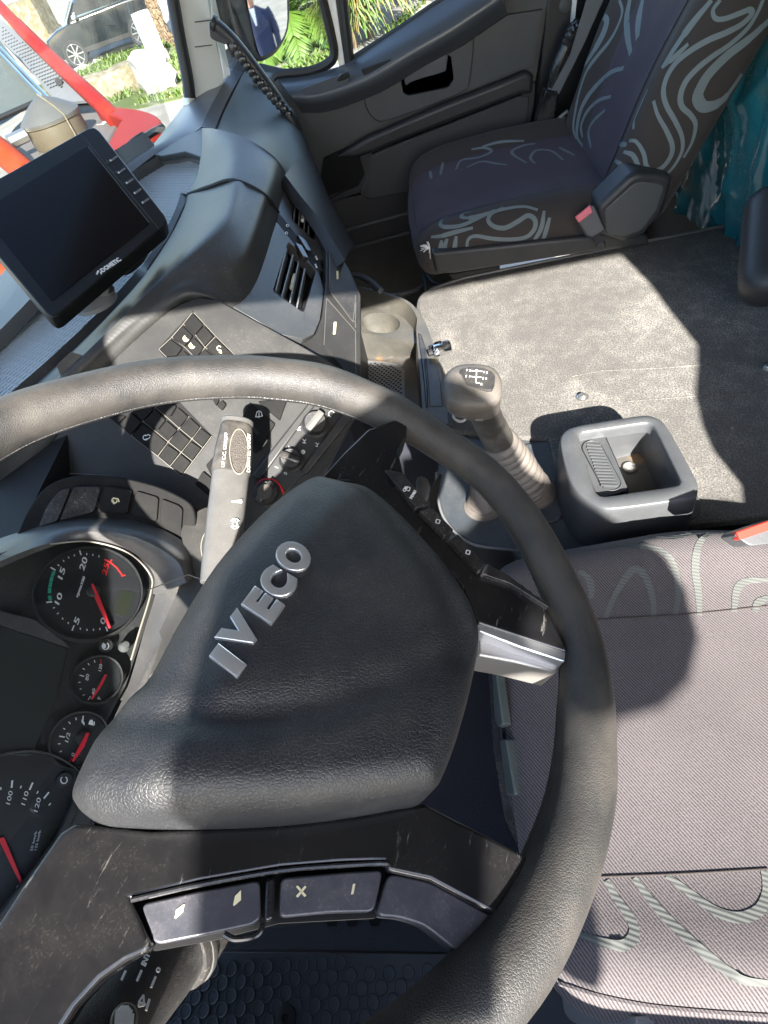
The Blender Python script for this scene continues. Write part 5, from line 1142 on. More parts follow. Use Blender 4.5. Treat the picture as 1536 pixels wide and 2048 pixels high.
    tube('range_trigger', crom([BP(x, y) for x, y in F1([(335, 565), (318, 600), (325, 645), (360, 665), (395, 660), (405, 635)])], 4), .0022, M['greyplastic'], gl, sides=8)
    plate('trigger_web', [BP(x, y, -.002) for x, y in F1([(338, 570), (400, 610), (405, 640), (385, 655), (330, 640), (322, 605)])], -BP.n * .006, M['dark'], gl, bevel=.001)
build_gear()

def build_tray():
    t = thing('parking_tray', 'grey plastic tray with a deep pocket and a ribbed oval pad on the engine cover', 'tray', MAT(1250, 940))
    ZT = -.362; TP = Z(ZT)
    T = FT([(238, 420), (262, 345), (330, 297), (500, 262), (700, 229), (900, 197), (985, 200), (1060, 232), (1112, 290), (1250, 530), (1345, 705), (1368, 775), (1350, 845), (1280, 880), (900, 938), (650, 965), (560, 950), (430, 880), (335, 765), (275, 610)])
    I = FT([(395, 400), (392, 362), (420, 340), (650, 305), (930, 262), (985, 275), (1015, 310), (1120, 520), (1212, 710), (1215, 745), (1185, 772), (900, 815), (610, 858), (560, 845), (520, 800), (455, 600)])
    oo = crom([TP(x, y) for x, y in T], 3, True); ii = crom([TP(x, y) for x, y in I], 3, True)
    def rs(L, n=72):
        # resample a loop by angle round its centre so that two loops match
        c = sum(L, V()) / len(L); out = []
        for k in range(n):
            a = 2 * math.pi * k / n; d = V((math.cos(a), math.sin(a), 0)); best = None
            for p, q in zip(L, L[1:] + L[:1]):
                e = q - p; den = d.x * e.y - d.y * e.x
                if abs(den) < 1e-12: continue
                w_ = p - c; s_ = (w_.x * e.y - w_.y * e.x) / den; u_ = (w_.x * d.y - w_.y * d.x) / den
                if s_ > 0 and -1e-6 <= u_ <= 1 + 1e-6 and (best is None or s_ > best): best = s_
            out.append(c + d * (best or .1))
        return out
    co = sum(oo, V()) / len(oo)
    O_ = rs(oo); c = sum(O_, V()) / len(O_)
    I_ = rs(ii)
    # align starts: angles are both from +x, centres differ slightly, fine
    out = lambda k, dz: [c + (p - c) * k + V((0, 0, dz)) for p in O_]
    rings = [[V((p.x, p.y, MZ - .03)) + (p - c) * .05 for p in O_], out(1.045, -.075), out(1.03, -.060), out(1.012, -.022), out(1.0, -.008), out(.985, -.002), out(.965, 0)]
    ci = sum(I_, V()) / len(I_)
    rings += [[ci + (p - ci) * 1.03 for p in I_], [p + V((0, 0, -.002)) for p in I_], [ci + (p - ci) * .985 + V((0, 0, -.008)) for p in I_], [ci + (p - ci) * .955 + V((0, 0, -.018)) for p in I_]]
    loft('tray_shell', rings, M['tray'], t, True, auto=50)
    # shelf with pad
    SH = Z(ZT - .016)
    plate('pad_shelf', [SH(x, y) for x, y in FT([(385, 345), (612, 372), (700, 570), (792, 790), (790, 805), (600, 866), (545, 850), (480, 720), (390, 440)])], V((0, 0, -.004)), M['tray'], t, bevel=.002)
    # deep pocket
    top = [SH(*p) for p in FT([(612, 372), (700, 570), (792, 790)])]
    PO = [TP(*p) for p in FT([(610, 312), (930, 262), (985, 275), (1015, 310), (1120, 520), (1212, 710), (1215, 745), (1185, 772), (900, 815), (720, 842)])]
    fl = Z(ZT - .078)
    f_ = [fl(*p) for p in FT([(690, 548), (862, 505), (890, 508), (908, 530), (960, 640), (1022, 778), (1026, 800), (1010, 806), (900, 820), (800, 840)])]
    w0 = [SH(*FT([(612, 372)])[0])] + PO[1:] + [SH(*FT([(792, 795)])[0])]
    w1 = [f_[0]] + f_[1:] + [fl(*FT([(800, 840)])[0])]
    n = min(len(w0), len(w1)); w0 = w0[:n - 1] + [w0[-1]]; w1 = w1[:n - 1] + [w1[-1]]
    w0 = [w0[0]] + [p + V((0, 0, -.014)) for p in w0[1:-1]] + [w0[-1]]
    loft('pocket_wall', [w0, [a.lerp(b, .5) for a, b in zip(w0, w1)], [a.lerp(b, .95) for a, b in zip(w0, w1)], [p + (sum(w1, V()) / len(w1) - p) * .04 for p in w1]], M['tray'], t, False, auto=50)
    plate('pocket_floor', f_ + [fl(*FT([(740, 690)])[0])], V((0, 0, -.004)), M['trayrust'], t)
    loft('shelf_side', [top, [fl(*p) for p in FT([(690, 548), (745, 690), (800, 840)])]], M['tray'], t, False)
    lathe('floor_screw', fl(*FT([(808, 632)])[0], .001), (0, 0, 1), [(.011, 0), (.011, .003), (.009, .004), (.006, .004), (.006, .002), (0, .002)], M['bolt'], t, sides=16)
    SP = Z(ZT - .0150)
    def oval(k=1.0, n=9):
        a, b = FT([(508, 470)])[0], FT([(660, 752)])[0]; w_ = 20.5 * k
        dx, dy = b[0] - a[0], b[1] - a[1]; l = math.hypot(dx, dy); dx, dy = dx / l, dy / l
        pts = []
        for i in range(n + 1):
            th = math.pi * i / n; pts.append((a[0] - dx * w_ * math.sin(th) * .9 + dy * w_ * math.cos(th) * 1.0, a[1] - dy * w_ * math.sin(th) * .75 - dx * w_ * math.cos(th) * .62))
        for i in range(n + 1):
            th = math.pi * i / n; pts.append((b[0] + dx * w_ * math.sin(th) * .9 - dy * w_ * math.cos(th) * 1.0, b[1] + dy * w_ * math.sin(th) * .75 + dx * w_ * math.cos(th) * .62))
        return pts
    pad = plate('ribbed_pad', [SP(x, y, .0005) for x, y in oval()], V((0, 0, -.003)), M['tray'], t, bevel=.0005)
    ov = [SP(x, y, .0012) for x, y in oval()]; tube('pad_edge', ov + ov[:1], .0009, M['tray'], pad, sides=6)
    for i in range(14):
        k = i / 13; a = (449 + (572 - 449) * k, 440 + (772 - 440) * k); b = (572 + (712 - 572) * k, 450 + (776 - 450) * k)
        if i in (0,): a = (a[0] + 8, a[1])
        A, B = SP(*FT([a])[0], .0006), SP(*FT([b])[0], .0006); d = (B - A).normalized(); s_ = d.cross(V((0, 0, 1))) * .0016
        mb = MB(); mb.add(*box_geo((A + B) / 2 + V((0, 0, .0008)), (B - A) / 2, s_, V((0, 0, .0012)))); mb.build('rib', M['tray'], pad, smooth=False, bevel=.0004)
    # flange behind on the cover
    plate('tray_flange', fillet([V((p.x, p.y, MZ + .006)) for p in (MAT(1392, 990), MAT(1402, 1010), MAT(1395, 1040), MAT(1340, 1050), MAT(1340, 1000))], .01), V((0, 0, -.006)), M['tray'], t, bevel=.002)
build_tray()

# ================================================================== SEATS
def frame4(o, x, y, z):
    x, y, z = V(x).normalized(), V(y).normalized(), V(z).normalized()
    return Matrix(((x.x, y.x, z.x, o[0]), (x.y, y.y, z.y, o[1]), (x.z, y.z, z.z, o[2]), (0, 0, 0, 1)))
def build_passenger():
    s = thing('passenger_seat', 'passenger seat in plum cloth with grey swirls on its dark bolsters', 'seat', (1.34, -.35, -.5))
    # cushion
    hx, hy, hz = .272, .235, .042
    def cu(p):
        u, v = p.x / hx, p.y / hy; q = p.copy()
        if p.z > 0:
            q.z += .014 * (1 - v * v) - .010 * (1 - u * u) * (1 if abs(u) < .62 else .3); q.z += .018 * math.exp(-((abs(u) - .80) / .17) ** 2)
            q.z -= .02 * max(0, v - .5) ** 2 * 4
        if p.y > 0: q.y += .02 * (1 - u * u)
        return q
    fr = frame4((1.345, -.345, -.374), (1, 0, 0), (0, 1, 0), (0, 0, 1))
    cush = rbox('cushion', (hx, hy, hz), .039, M['cloth_brown'], s, (28, 24, 12), cu, fr)
    cb = bvh_of(cush)
    # plum centre panel laid over the cushion (its own cloth)
    def panel(name, poly, bvh, mat, par, lift=.0012, n=26, m=14):
        """a panel of cloth: quadrilateral of photograph points (4 edges) draped on a surface"""
        (a, b, c, d) = poly; g = []
        for j in range(m + 1):
            row = []
            for i in range(n + 1):
                u, v = i / n, j / m
                x = (a[0] * (1 - u) + b[0] * u) * (1 - v) + (d[0] * (1 - u) + c[0] * u) * v; y = (a[1] * (1 - u) + b[1] * u) * (1 - v) + (d[1] * (1 - u) + c[1] * u) * v
                h = bvh.ray_cast(EYE, ray(x, y).normalized()); row.append(None if h[0] is None else h[0] + (h[1] if h[1].dot(EYE - h[0]) > 0 else -h[1]) * lift)
            g.append(row)
        vs, fs, idx = [], [], {}
        for j in range(m + 1):
            for i in range(n + 1):
                if g[j][i] is not None: idx[i, j] = len(vs); vs.append(g[j][i])
        for j in range(m):
            for i in range(n):
                k = [(i, j), (i + 1, j), (i + 1, j + 1), (i, j + 1)]
                if all(q in idx for q in k):
                    pts = [vs[idx[q]] for q in k]
                    if max((pts[0] - pts[2]).length, (pts[1] - pts[3]).length) < .09: fs.append(tuple(idx[q] for q in k))
        return mk(name, vs, fs, mat, par)
    # band across the cushion in cab coordinates, by casting straight down
    def drape(name, fx0, fx1, y0, y1, bvh, mat, par, n=18, m=26, lift=.0015, front=True):
        vs, fs = [], []
        cols = []
        for j in range(m + 1):
            v = j / m; row = []
            for i in range(n + 1):
                u = i / n
                # path over the front edge: first rise up the front face, then run back
                y = y0 + (y1 - y0) * v
                x = fx0(y) + (fx1(y) - fx0(y)) * u
                h = bvh.ray_cast(V((x, y, 1)), V((0, 0, -1)))
                row.append(h[0] + h[1] * lift if h[0] is not None else V((x, y, -.4)))
            cols.append(row)
        if front:
            for k, z in enumerate((-.35, -.375, -.40)):
                row = []
                for i in range(n + 1):
                    x = fx0(y1) + (fx1(y1) - fx0(y1)) * i / n; h = bvh.ray_cast(V((x, 1, z)), V((0, -1, 0))); row.append(h[0] + h[1] * lift if h[0] is not None else V((x, y1, z)))
                cols.append(row)
        g, f = loft_geo(cols, False); return mk(name, g, f, mat, par)
    drape('centre_panel', lambda y: 1.185, lambda y: 1.497, -.575, -.112, cb, M['cloth_purple'], s)
    cpan = bpy.data.objects[s.children[-1].name] if s.children else None
    mixb = bvh_of(*[o for o in bpy.data.objects if o.parent == s])
    strip_on('swirl', mixb, [F5(l) for l in ([(905, 255), (868, 282), (866, 310), (905, 320), (1000, 308), (1150, 240), (1250, 200)], [(1050, 225), (1000, 240), (996, 260), (1040, 264), (1120, 245), (1200, 215)], [(806, 382), (870, 375), (960, 350), (1062, 325)],
        [(1460, 215), (1380, 195), (1280, 205), (1190, 230), (1156, 275), (1190, 315), (1260, 325), (1340, 285), (1400, 250), (1442, 275), (1440, 330), (1390, 380), (1300, 395), (1180, 390), (1080, 375), (1032, 400), (1025, 470)],
        [(1500, 220), (1480, 330), (1420, 430)], [(1534, 262), (1490, 415)], [(905, 392), (890, 440), (905, 490)], [(870, 402), (860, 482)], [(960, 376), (945, 485)])], .010, M['swirl'], s)
    strip_on('swirl', mixb, [F2(l) for l in ([(190, 715), (184, 685)], [(226, 700), (236, 650)], [(288, 678), (310, 642), (380, 630), (430, 606), (400, 592), (350, 598)], [(330, 670), (390, 647), (450, 655), (490, 660)], [(570, 652), (520, 622), (515, 602), (560, 582), (605, 575)], [(604, 655), (586, 632), (610, 602), (670, 605), (716, 640)], [(700, 590), (762, 622)], [(395, 586), (470, 568), (560, 564)])], .009, M['swirl'], s)
    # backrest
    an = R(24); up = V((0, -math.sin(an), math.cos(an))); fw = V((0, math.cos(an), math.sin(an)))
    def bk(p):
        q = p.copy(); u, v = p.x / .265, p.y / .42
        if p.z > 0:
            q.z += .022 * math.exp(-((abs(u) - .78) / .2) ** 2) - .006 * (1 - u * u) + .012 * math.exp(-((v + .45) / .3) ** 2)
        q.x *= 1 - .06 * max(0, v)
        return q
    fb = frame4(V((1.335, -.585, -.345)) + up * .38 - fw * .022, (1, 0, 0), up, fw)   # local x right, y up the back, z forward
    fb = Matrix(((1, up.x, fw.x, fb[0][3]), (0, up.y, fw.y, fb[1][3]), (0, up.z, fw.z, fb[2][3]), (0, 0, 0, 1)))
    back = rbox('backrest', (.262, .43, .062), .055, M['cloth_brown'], s, (28, 34, 10), bk, fb)
    bb = bvh_of(back)
    # plum band up the middle of the back
    cols = []
    for j in range(31):
        row = []
        for i in range(13):
            x, yy = -.130 + .235 * i / 12, -.42 + .84 * j / 30; o = fb @ V((x, yy, .5)); h = bb.ray_cast(o, -fw); row.append((h[0] + fw * .0018) if h[0] is not None else fb @ V((x, yy, .06)))
        cols.append(row)
    g, f = loft_geo(cols, False); mk('centre_panel', g, f, M['cloth_purple'], s)
    bb2 = bvh_of(back, bpy.data.objects[[o.name for o in bpy.data.objects if o.parent == s and o.name.startswith('centre_panel')][-1]])
    strip_on('swirl', bb2, [S6(l) for l in ([(1200, 0), (1150, 70), (1165, 128), (1230, 132), (1340, 92), (1405, 68), (1420, 100), (1350, 170), (1240, 230), (1120, 280), (1000, 350), (900, 430), (830, 530), (800, 640), (820, 740), (880, 850), (928, 960), (930, 1060), (880, 1160), (820, 1230)],
        [(1500, 0), (1460, 90), (1390, 200), (1270, 310), (1140, 400), (1040, 480), (960, 570), (920, 670), (930, 750), (990, 810), (1025, 880), (1000, 1000), (940, 1110)], [(690, 630), (640, 740), (595, 850), (590, 910)],
        [(730, 710), (760, 810), (820, 920), (860, 1020), (850, 1100), (790, 1180), (720, 1205), (680, 1170), (660, 1080), (610, 1000), (560, 990)], [(490, 1015), (540, 1020)], [(520, 1070), (580, 1090), (615, 1150), (625, 1205)], [(460, 1130), (505, 1170), (490, 1225)], [(975, 310), (880, 400), (800, 470)])], .0095, M['swirl'], s)
    strip_on('swirl', bb2, [(.019, S6([(1536, 150), (1400, 275), (1250, 390), (1120, 520), (1060, 620), (1040, 690), (1080, 750), (1160, 740), (1230, 690), (1290, 610), (1350, 520)])), (.013, S6([(1140, 0), (1000, 170), (880, 340), (790, 480)])),
        (.018, S6([(370, 105), (400, 150), (370, 250), (290, 390), (200, 530), (150, 630)])), (.010, S6([(490, 0), (510, 80), (480, 180), (420, 290), (330, 400), (260, 500), (210, 640), (180, 780), (165, 900), (185, 980)])), (.018, S6([(565, -10), (542, 120), (548, 250), (570, 380)])), (.020, S6([(655, -10), (628, 120), (618, 270)])),
        (.013, S6([(520, 480), (430, 510), (340, 590), (260, 690), (210, 800), (190, 950), (230, 1030)])), (.010, S6([(430, 680), (340, 710), (260, 790), (220, 890), (232, 970)])), (.010, S6([(390, 775), (310, 850), (272, 930), (290, 1040)]))], .014, M['swirl'], s)
    # plastic base and recliner cover
    bs = [X(1.062)(x, y) for x, y in ((862, 506), (872, 548), (905, 549), (1180, 505), (1300, 492), (1296, 470), (1200, 470))]
    plate('seat_base', bs, V((.42, 0, 0)), M['vinyl'], s, bevel=.008, seg=3)
    rc = [X(1.048)(x, y) for x, y in ((1200, 470), (1190, 432), (1196, 412), (1262, 350), (1282, 344), (1320, 346), (1346, 354), (1343, 378), (1326, 428), (1290, 470), (1250, 486), (1216, 476))]
    cv = plate('recliner_cover', fillet(rc, .008, 3), V((.075, 0, 0)), M['vinyl'], s, bevel=.012, seg=4)
    plate('cover_face', fillet([X(1.047)(x, y) for x, y in ((1212, 462), (1208, 420), (1268, 366), (1284, 362), (1318, 366), (1330, 372), (1316, 420), (1284, 462), (1250, 474), (1218, 470))], .006, 3), V((.02, 0, 0)), M['door'], cv, bevel=.004, seg=3)
    # buckle
    BK = Pl(X(1.035)(1182, 440), (-.9, .15, .4))
    bu = plate('buckle', fillet([BK(x, y) for x, y in ((1152, 440), (1180, 407), (1190, 410), (1212, 458), (1206, 464), (1186, 476), (1172, 472))], .004), -BK.n * .016, M['vinyl'], s, bevel=.004, seg=3)
    plate('buckle_button', fillet([BK(x, y, .0015) for x, y in ((1150, 434), (1180, 410), (1186, 424), (1158, 446))], .002), -BK.n * .012, M['pinkbuckle'], bu, bevel=.0015)
    plate('buckle_stem', [BK(x, y, -.006) for x, y in ((1186, 474), (1200, 466), (1208, 482), (1196, 490))], -BK.n * .004, M['dark'], s)
    lathe('anchor_bolt', X(1.044)(1202, 490), (-1, 0, 0), [(.010, 0), (.010, .004), (.007, .006), (.004, .006), (0, .005)], M['vinyl'], s, sides=16)
    # frayed thread at the front corner
    mb = MB(); c = X(1.075)(860, 497); random.seed(3)
    for i in range(16):
        d = V((random.uniform(-.6, .2), random.uniform(0, 1), random.uniform(-.5, .9))).normalized() * random.uniform(.010, .024)
        g, f = tube_geo([c, c + d * .6 + V((0, 0, .002)), c + d], .0007, 5); mb.add(g, f)
    mb.build('frayed_thread', M['white'], s)
    tube('cushion_hem', crom([X(1.07)(x, y) for x, y in ((872, 510), (960, 508), (1080, 494), (1180, 476))], 4), .003, M['cloth_brown'], s, sides=6)
    # runner, cables below
    plate('seat_runner', [X(1.10)(x, y) for x, y in ((898, 550), (1000, 532), (1000, 540), (905, 560))], V((.05, 0, 0)), M['dark'], s, bevel=.002)
build_passenger()

def build_driver():
    s = thing('driver_seat', 'driver seat in mauve ribbed cloth with pale swirls, half in shade', 'seat', (.02, -.4, -.6))
    hx, hy, hz = .250, .27, .10
    def cu(p):
        u, v = p.x / hx, p.y / hy; q = p.copy()
        if p.z > 0: q.z += .010 * (1 - v * v) + .012 * math.exp(-((abs(u) - .82) / .16) ** 2) - .008 * (1 - u * u)
        q.y += .010 * (1 - u * u) if p.y > 0 else 0
        q.x *= 1 - .05 * max(0, v)
        if p.x > 0: q.x -= .075 * max(0, -v + .15) ** 1.6 * max(0, u)
        # the cloth falls away over the front and the corners
        if p.y > .12: q.z -= .25 * max(0, v - .55) ** 2 * .1
        return q
    fr = Matrix.Translation((.022, -.425, -.465))
    c = rbox('cushion', (hx, hy, hz), .05, M['seatcloth'], s, (26, 26, 10), cu, fr)
    b = bvh_of(c)
    strip_on('swirl', b, [F6(l) for l in ([(750, 165), (830, 147), (960, 132), (1060, 142), (1130, 172), (1165, 240), (1178, 330), (1165, 410)], [(780, 235), (820, 270), (830, 330), (818, 345)], [(885, 425), (930, 320), (985, 240), (1020, 230), (1050, 270), (1075, 350), (1080, 420)],
        [(1300, 85), (1260, 130), (1245, 220), (1258, 330), (1262, 415)], [(1040, 88), (1120, 105), (1200, 95), (1232, 78)], [(1536, 272), (1450, 278), (1412, 312), (1400, 400)], [(1536, 342), (1500, 362), (1480, 398)])], .0085, M['swirl2'], s)
    strip_on('swirl', b, [F8(l) for l in ([(890, 450), (930, 520), (990, 610), (1000, 670), (960, 710), (880, 700), (770, 665)], [(1000, 440), (1060, 520), (1150, 620), (1280, 740), (1420, 840), (1536, 862)], [(1130, 430), (1210, 490), (1320, 570), (1420, 600), (1500, 570), (1530, 500), (1520, 410)])], .0085, M['swirl2'], s)
    for ln in ([(1010, 1246), (1120, 1242), (1210, 1238), (1380, 1228), (1536, 1212)], [(1045, 1764), (1120, 1758), (1200, 1754), (1360, 1748), (1536, 1738)]):
        run = []
        for p in crom([V((x, y, 0)) for x, y in ln], 10):
            h = b.ray_cast(EYE, ray(p.x, p.y).normalized())
            if h[0] is not None: run.append(h[0] + h[1] * .0004)
        if len(run) > 2: tube('seam', run, .0008, M['cloth_brown'], s, sides=6)
    run = []
    for p in crom([V((x, y, 0)) for x, y in ((1120, 1965), (1200, 1990), (1300, 2010), (1420, 2022), (1536, 2030))], 8):
        h = b.ray_cast(EYE, ray(p.x, p.y).normalized())
        if h[0] is not None: run.append(h[0] + h[1] * .0006)
    if len(run) > 2: tube('hem', run, .0022, M['seatcloth'], s, sides=6)
    # base below the cushion and the front trim with two levers
    box('seat_base', (.03, -.43, -.60), (.20, .22, .06), M['dark'], s, bevel=.02)
    FPn = Pl(V((0, -.150, -.40)), (-.1, .9, .5))
    tr = plate('front_trim', fillet([FPn(x, y) for x, y in ((975, 1345), (990, 1340), (1004, 1480), (1016, 1580), (1042, 1680), (1030, 1688), (1008, 1640), (985, 1500))], .003), -FPn.n * .02, M['blackgloss'], s, bevel=.003)
    for p in ([(983, 1346), (992, 1344), (1006, 1450), (996, 1456), (988, 1440)], [(998, 1480), (1012, 1478), (1030, 1590), (1012, 1592)]):
        plate('adjust_lever', fillet([FPn(x, y, .006) for x, y in p], .003), -FPn.n * .012, M['leverg'], s, bevel=.002)
    # red buckle at the right
    BK = Pl(MAT(1505, 1065, .16), (-.5, -.1, .85))
    bu = plate('buckle', fillet([BK(x, y) for x, y in ((1468, 1070), (1476, 1062), (1560, 1034), (1560, 1085), (1500, 1092))], .004), -BK.n * .03, M['tray'], s, bevel=.004, seg=3)
    plate('buckle_button', fillet([BK(x, y, .003) for x, y in ((1472, 1064), (1540, 1040), (1545, 1058), (1480, 1080))], .002), -BK.n * .012, M['redbuckle'], bu, bevel=.0015)
    # backrest : its inner flank shows at the right edge
    an = R(12); up = V((0, -math.sin(an), math.cos(an))); fw = V((0, math.cos(an), math.sin(an)))
    fb = Matrix(((1, up.x, fw.x, .03), (0, up.y, fw.y, -.86), (0, up.z, fw.z, -.06), (0, 0, 0, 1)))
    rbox('backrest', (.25, .42, .085), .06, M['seatcloth'], s, (20, 24, 8), None, fb)
    # front bracket
    br = plate('front_bracket', fillet([FPn(x, y, -.03) for x, y in ((1122, 1985), (1180, 1996), (1275, 2036), (1270, 2060), (1180, 2062), (1140, 2042), (1128, 2025))], .004), -FPn.n * .02, M['greyplastic'], s, bevel=.004)
build_driver()

def build_bolster():
    a = thing('armrest', 'dark padded armrest end at the right edge above the engine cover', 'armrest', Dp(1525, 560, .95))
    f = Dp(1548, 490, .95)
    u = (Dp(1500, 580, 1.0) - Dp(1515, 400, 1.02)).normalized(); n = -ray(1530, 500).normalized(); n = (n - u * n.dot(u)).normalized(); w_ = u.cross(n)
    fr = Matrix(((w_.x, u.x, n.x, f.x), (w_.y, u.y, n.y, f.y), (w_.z, u.z, n.z, f.z), (0, 0, 0, 1)))
    rbox('pad', (.05, .105, .045), .04, M['vinyl'], a, (10, 14, 8), None, fr)
    tube('pad_piping', crom([fr @ V((-.046, -.09, .02)), fr @ V((-.048, 0, .022)), fr @ V((-.045, .09, .018))], 5), .002, M['dark'], a, sides=6)
build_bolster()

# ================================================================== PASSENGER DOOR
def build_door():
    d = thing('passenger_door', 'black moulded passenger door with an armrest, pull handle and two windows', 'door', (1.7, -.1, -.8))
    P = X(1.70)
    panel = [P(x, y) for x, y in ((500, 150), (560, 158), (640, 152), (700, 136), (770, 92), (880, 20), (1000, -60), (1110, -60), (1098, 0), (1076, 140), (1050, 290), (1000, 420), (900, 700), (540, 700), (540, 300))]
    plate('panel', panel, V((.05, 0, 0)), M['door'], d, bevel=.004)
    # belt ledge, rounded
    up_ = [(556, 158), (620, 150), (690, 128), (760, 84), (860, 18), (960, -48)]
    m1 = [(570, 176), (630, 172), (710, 145), (800, 92), (890, 40), (985, -20)]
    m2 = [(588, 200), (640, 200), (740, 165), (830, 112), (910, 65), (1005, 0)]
    lo_ = [(604, 226), (660, 222), (760, 185), (850, 132), (925, 90), (1015, 28)]
    patch('belt_ledge', [[X(1.70)(*p) for p in up_], [X(1.645)(*p) for p in m1], [X(1.630)(*p) for p in m2], [X(1.675)(*p) for p in lo_]], M['doortop'], d, 5, 5, .01)
    L = X(1.632)
    for p in ([(722, 140), (782, 118), (788, 124), (728, 152)], [(800, 112), (880, 62), (890, 66), (886, 76), (812, 124)]):
        plate('ledge_slot', fillet([L(x, y) for x, y in p], .004), V((.012, 0, 0)), M['dark'], d, bevel=.002)
    plate('ledge_cover', fillet([L(x, y, .002) for x, y in ((602, 178), (690, 146), (700, 158), (690, 170), (612, 196))], .003), V((.004, 0, 0)), M['doortop'], d, bevel=.001)
    plate('lock_slide', fillet([L(x, y, .006) for x, y in ((672, 160), (680, 150), (698, 146), (700, 154), (690, 160), (676, 164))], .003), V((.01, 0, 0)), M['blackgloss'], d, bevel=.002)
    # middle panel with the pull-handle recess
    Q = X(1.682)
    rec = [(802, 160), (818, 158), (895, 108), (902, 112), (908, 160), (896, 176), (816, 192), (806, 186)]
    vs, fs = plate_holes_geo([Q(x, y) for x, y in ((604, 226), (760, 186), (850, 134), (925, 92), (1016, 30), (1085, 20), (1066, 130), (1040, 138), (900, 196), (760, 250), (700, 285), (655, 300), (624, 262))], [[Q(x, y) for x, y in fil2(rec, 5)]], V((.012, 0, 0)))
    mk('middle_panel', vs, fs, M['door'], d, bevel=.003)
    plate('handle_cup', [X(1.70)(x, y) for x, y in ((790, 150), (910, 95), (920, 170), (815, 205), (795, 195))], V((.004, 0, 0)), M['gap'], d)
    plate('pull_handle', fillet([X(1.676)(x, y) for x, y in ((808, 156), (890, 104), (896, 112), (892, 142), (870, 150), (850, 155), (822, 164), (812, 172))], .004), V((.012, 0, 0)), M['doortop'], d, bevel=.003, seg=3)
    tube('panel_line', crom([Q(x, y, .0008) for x, y in ((726, 190), (735, 220), (752, 240), (776, 240), (860, 210), (926, 182), (938, 165), (945, 110), (948, 62))], 4), .0016, M['vinyl'], d, sides=6)
    # lower : armrest roll, textured insert
    plate('armrest_band', [X(1.664)(x, y) for x, y in ((672, 316), (700, 296), (735, 275), (800, 246), (900, 204), (1000, 165), (1050, 144), (1068, 148), (1066, 190), (1042, 190), (920, 238), (800, 284), (742, 308), (712, 318))], V((.03, 0, 0)), M['vinyl'], d, bevel=.012, seg=4)
    I_ = X(1.672)
    ins = [(738, 312), (800, 286), (920, 240), (1040, 192), (1060, 192), (1056, 225), (1048, 280), (1000, 275), (930, 305), (850, 340), (845, 380), (740, 400), (720, 390), (735, 350)]
    plate('textured_insert', fillet([I_(x, y) for x, y in ins], .008), V((.02, 0, 0)), M['doorgrid'], d, bevel=.004)
    plate('insert_frame', [X(1.676)(x, y) for x, y in ((715, 300), (790, 266), (900, 222), (1050, 160), (1072, 165), (1070, 200), (1052, 296), (1040, 296), (1052, 200), (1040, 186), (900, 242), (745, 304), (742, 350), (722, 384), (660, 408), (658, 398), (716, 372), (730, 350))], V((.01, 0, 0)), M['vinyl'], d, bevel=.003)
    plate('pocket', [X(1.688)(x, y) for x, y in ((648, 316), (700, 292), (732, 300), (728, 350), (715, 370), (650, 395), (640, 360))], V((.004, 0, 0)), M['gap'], d)
    plate('kick_panel', [X(1.684)(x, y) for x, y in ((640, 405), (720, 390), (850, 370), (1000, 300), (1000, 430), (860, 640), (560, 640), (600, 470))], V((.02, 0, 0)), M['vinyl'], d, bevel=.004)
    for ya, yb in ((452, 410), (490, 450)):
        tube('kick_ridge', [X(1.68)(640, ya + 22), X(1.68)(860, yb + 4)], .006, M['door'], d, sides=8)
    # window frame, bar, panes
    tube('window_seal', crom([X(1.71)(x, y) for x, y in ((548, 158), (560, 150), (620, 143), (655, 128), (668, 108), (660, 60), (640, -20), (620, -90))], 5), .012, M['rubber'], d, sides=8)
    tube('window_seal', [X(1.71)(x, y) for x, y in ((682, -40), (700, 122), (712, 118), (800, 62), (900, -6), (960, -48))], .012, M['rubber'], d, sides=8)
    plate('window_bar', [X(1.712)(x, y) for x, y in ((648, -30), (667, -30), (690, 130), (678, 134))], V((.012, 0, 0)), M['alu'], d, bevel=.002)
    plate('window_bar_seal', [X(1.706)(x, y) for x, y in ((667, -30), (682, -30), (702, 128), (690, 132))], V((.02, 0, 0)), M['rubber'], d, bevel=.002)
    plate('quarter_pane', [X(1.73)(x, y) for x, y in ((400, -80), (640, -80), (672, 130), (560, 156), (540, 160), (440, 130))], V((.004, 0, 0)), M['glass'], d)
    plate('main_pane', [X(1.735)(x, y) for x, y in ((670, -80), (1000, -120), (960, -40), (700, 134))], V((.004, 0, 0)), M['glass'], d)
    plate('outer_skin', [X(1.80)(x, y) for x, y in ((480, 200), (700, 150), (900, 20), (1110, -40), (1050, 330), (900, 760), (480, 760))], V((.004, 0, 0)), M['truckwhite'], d)
build_door()

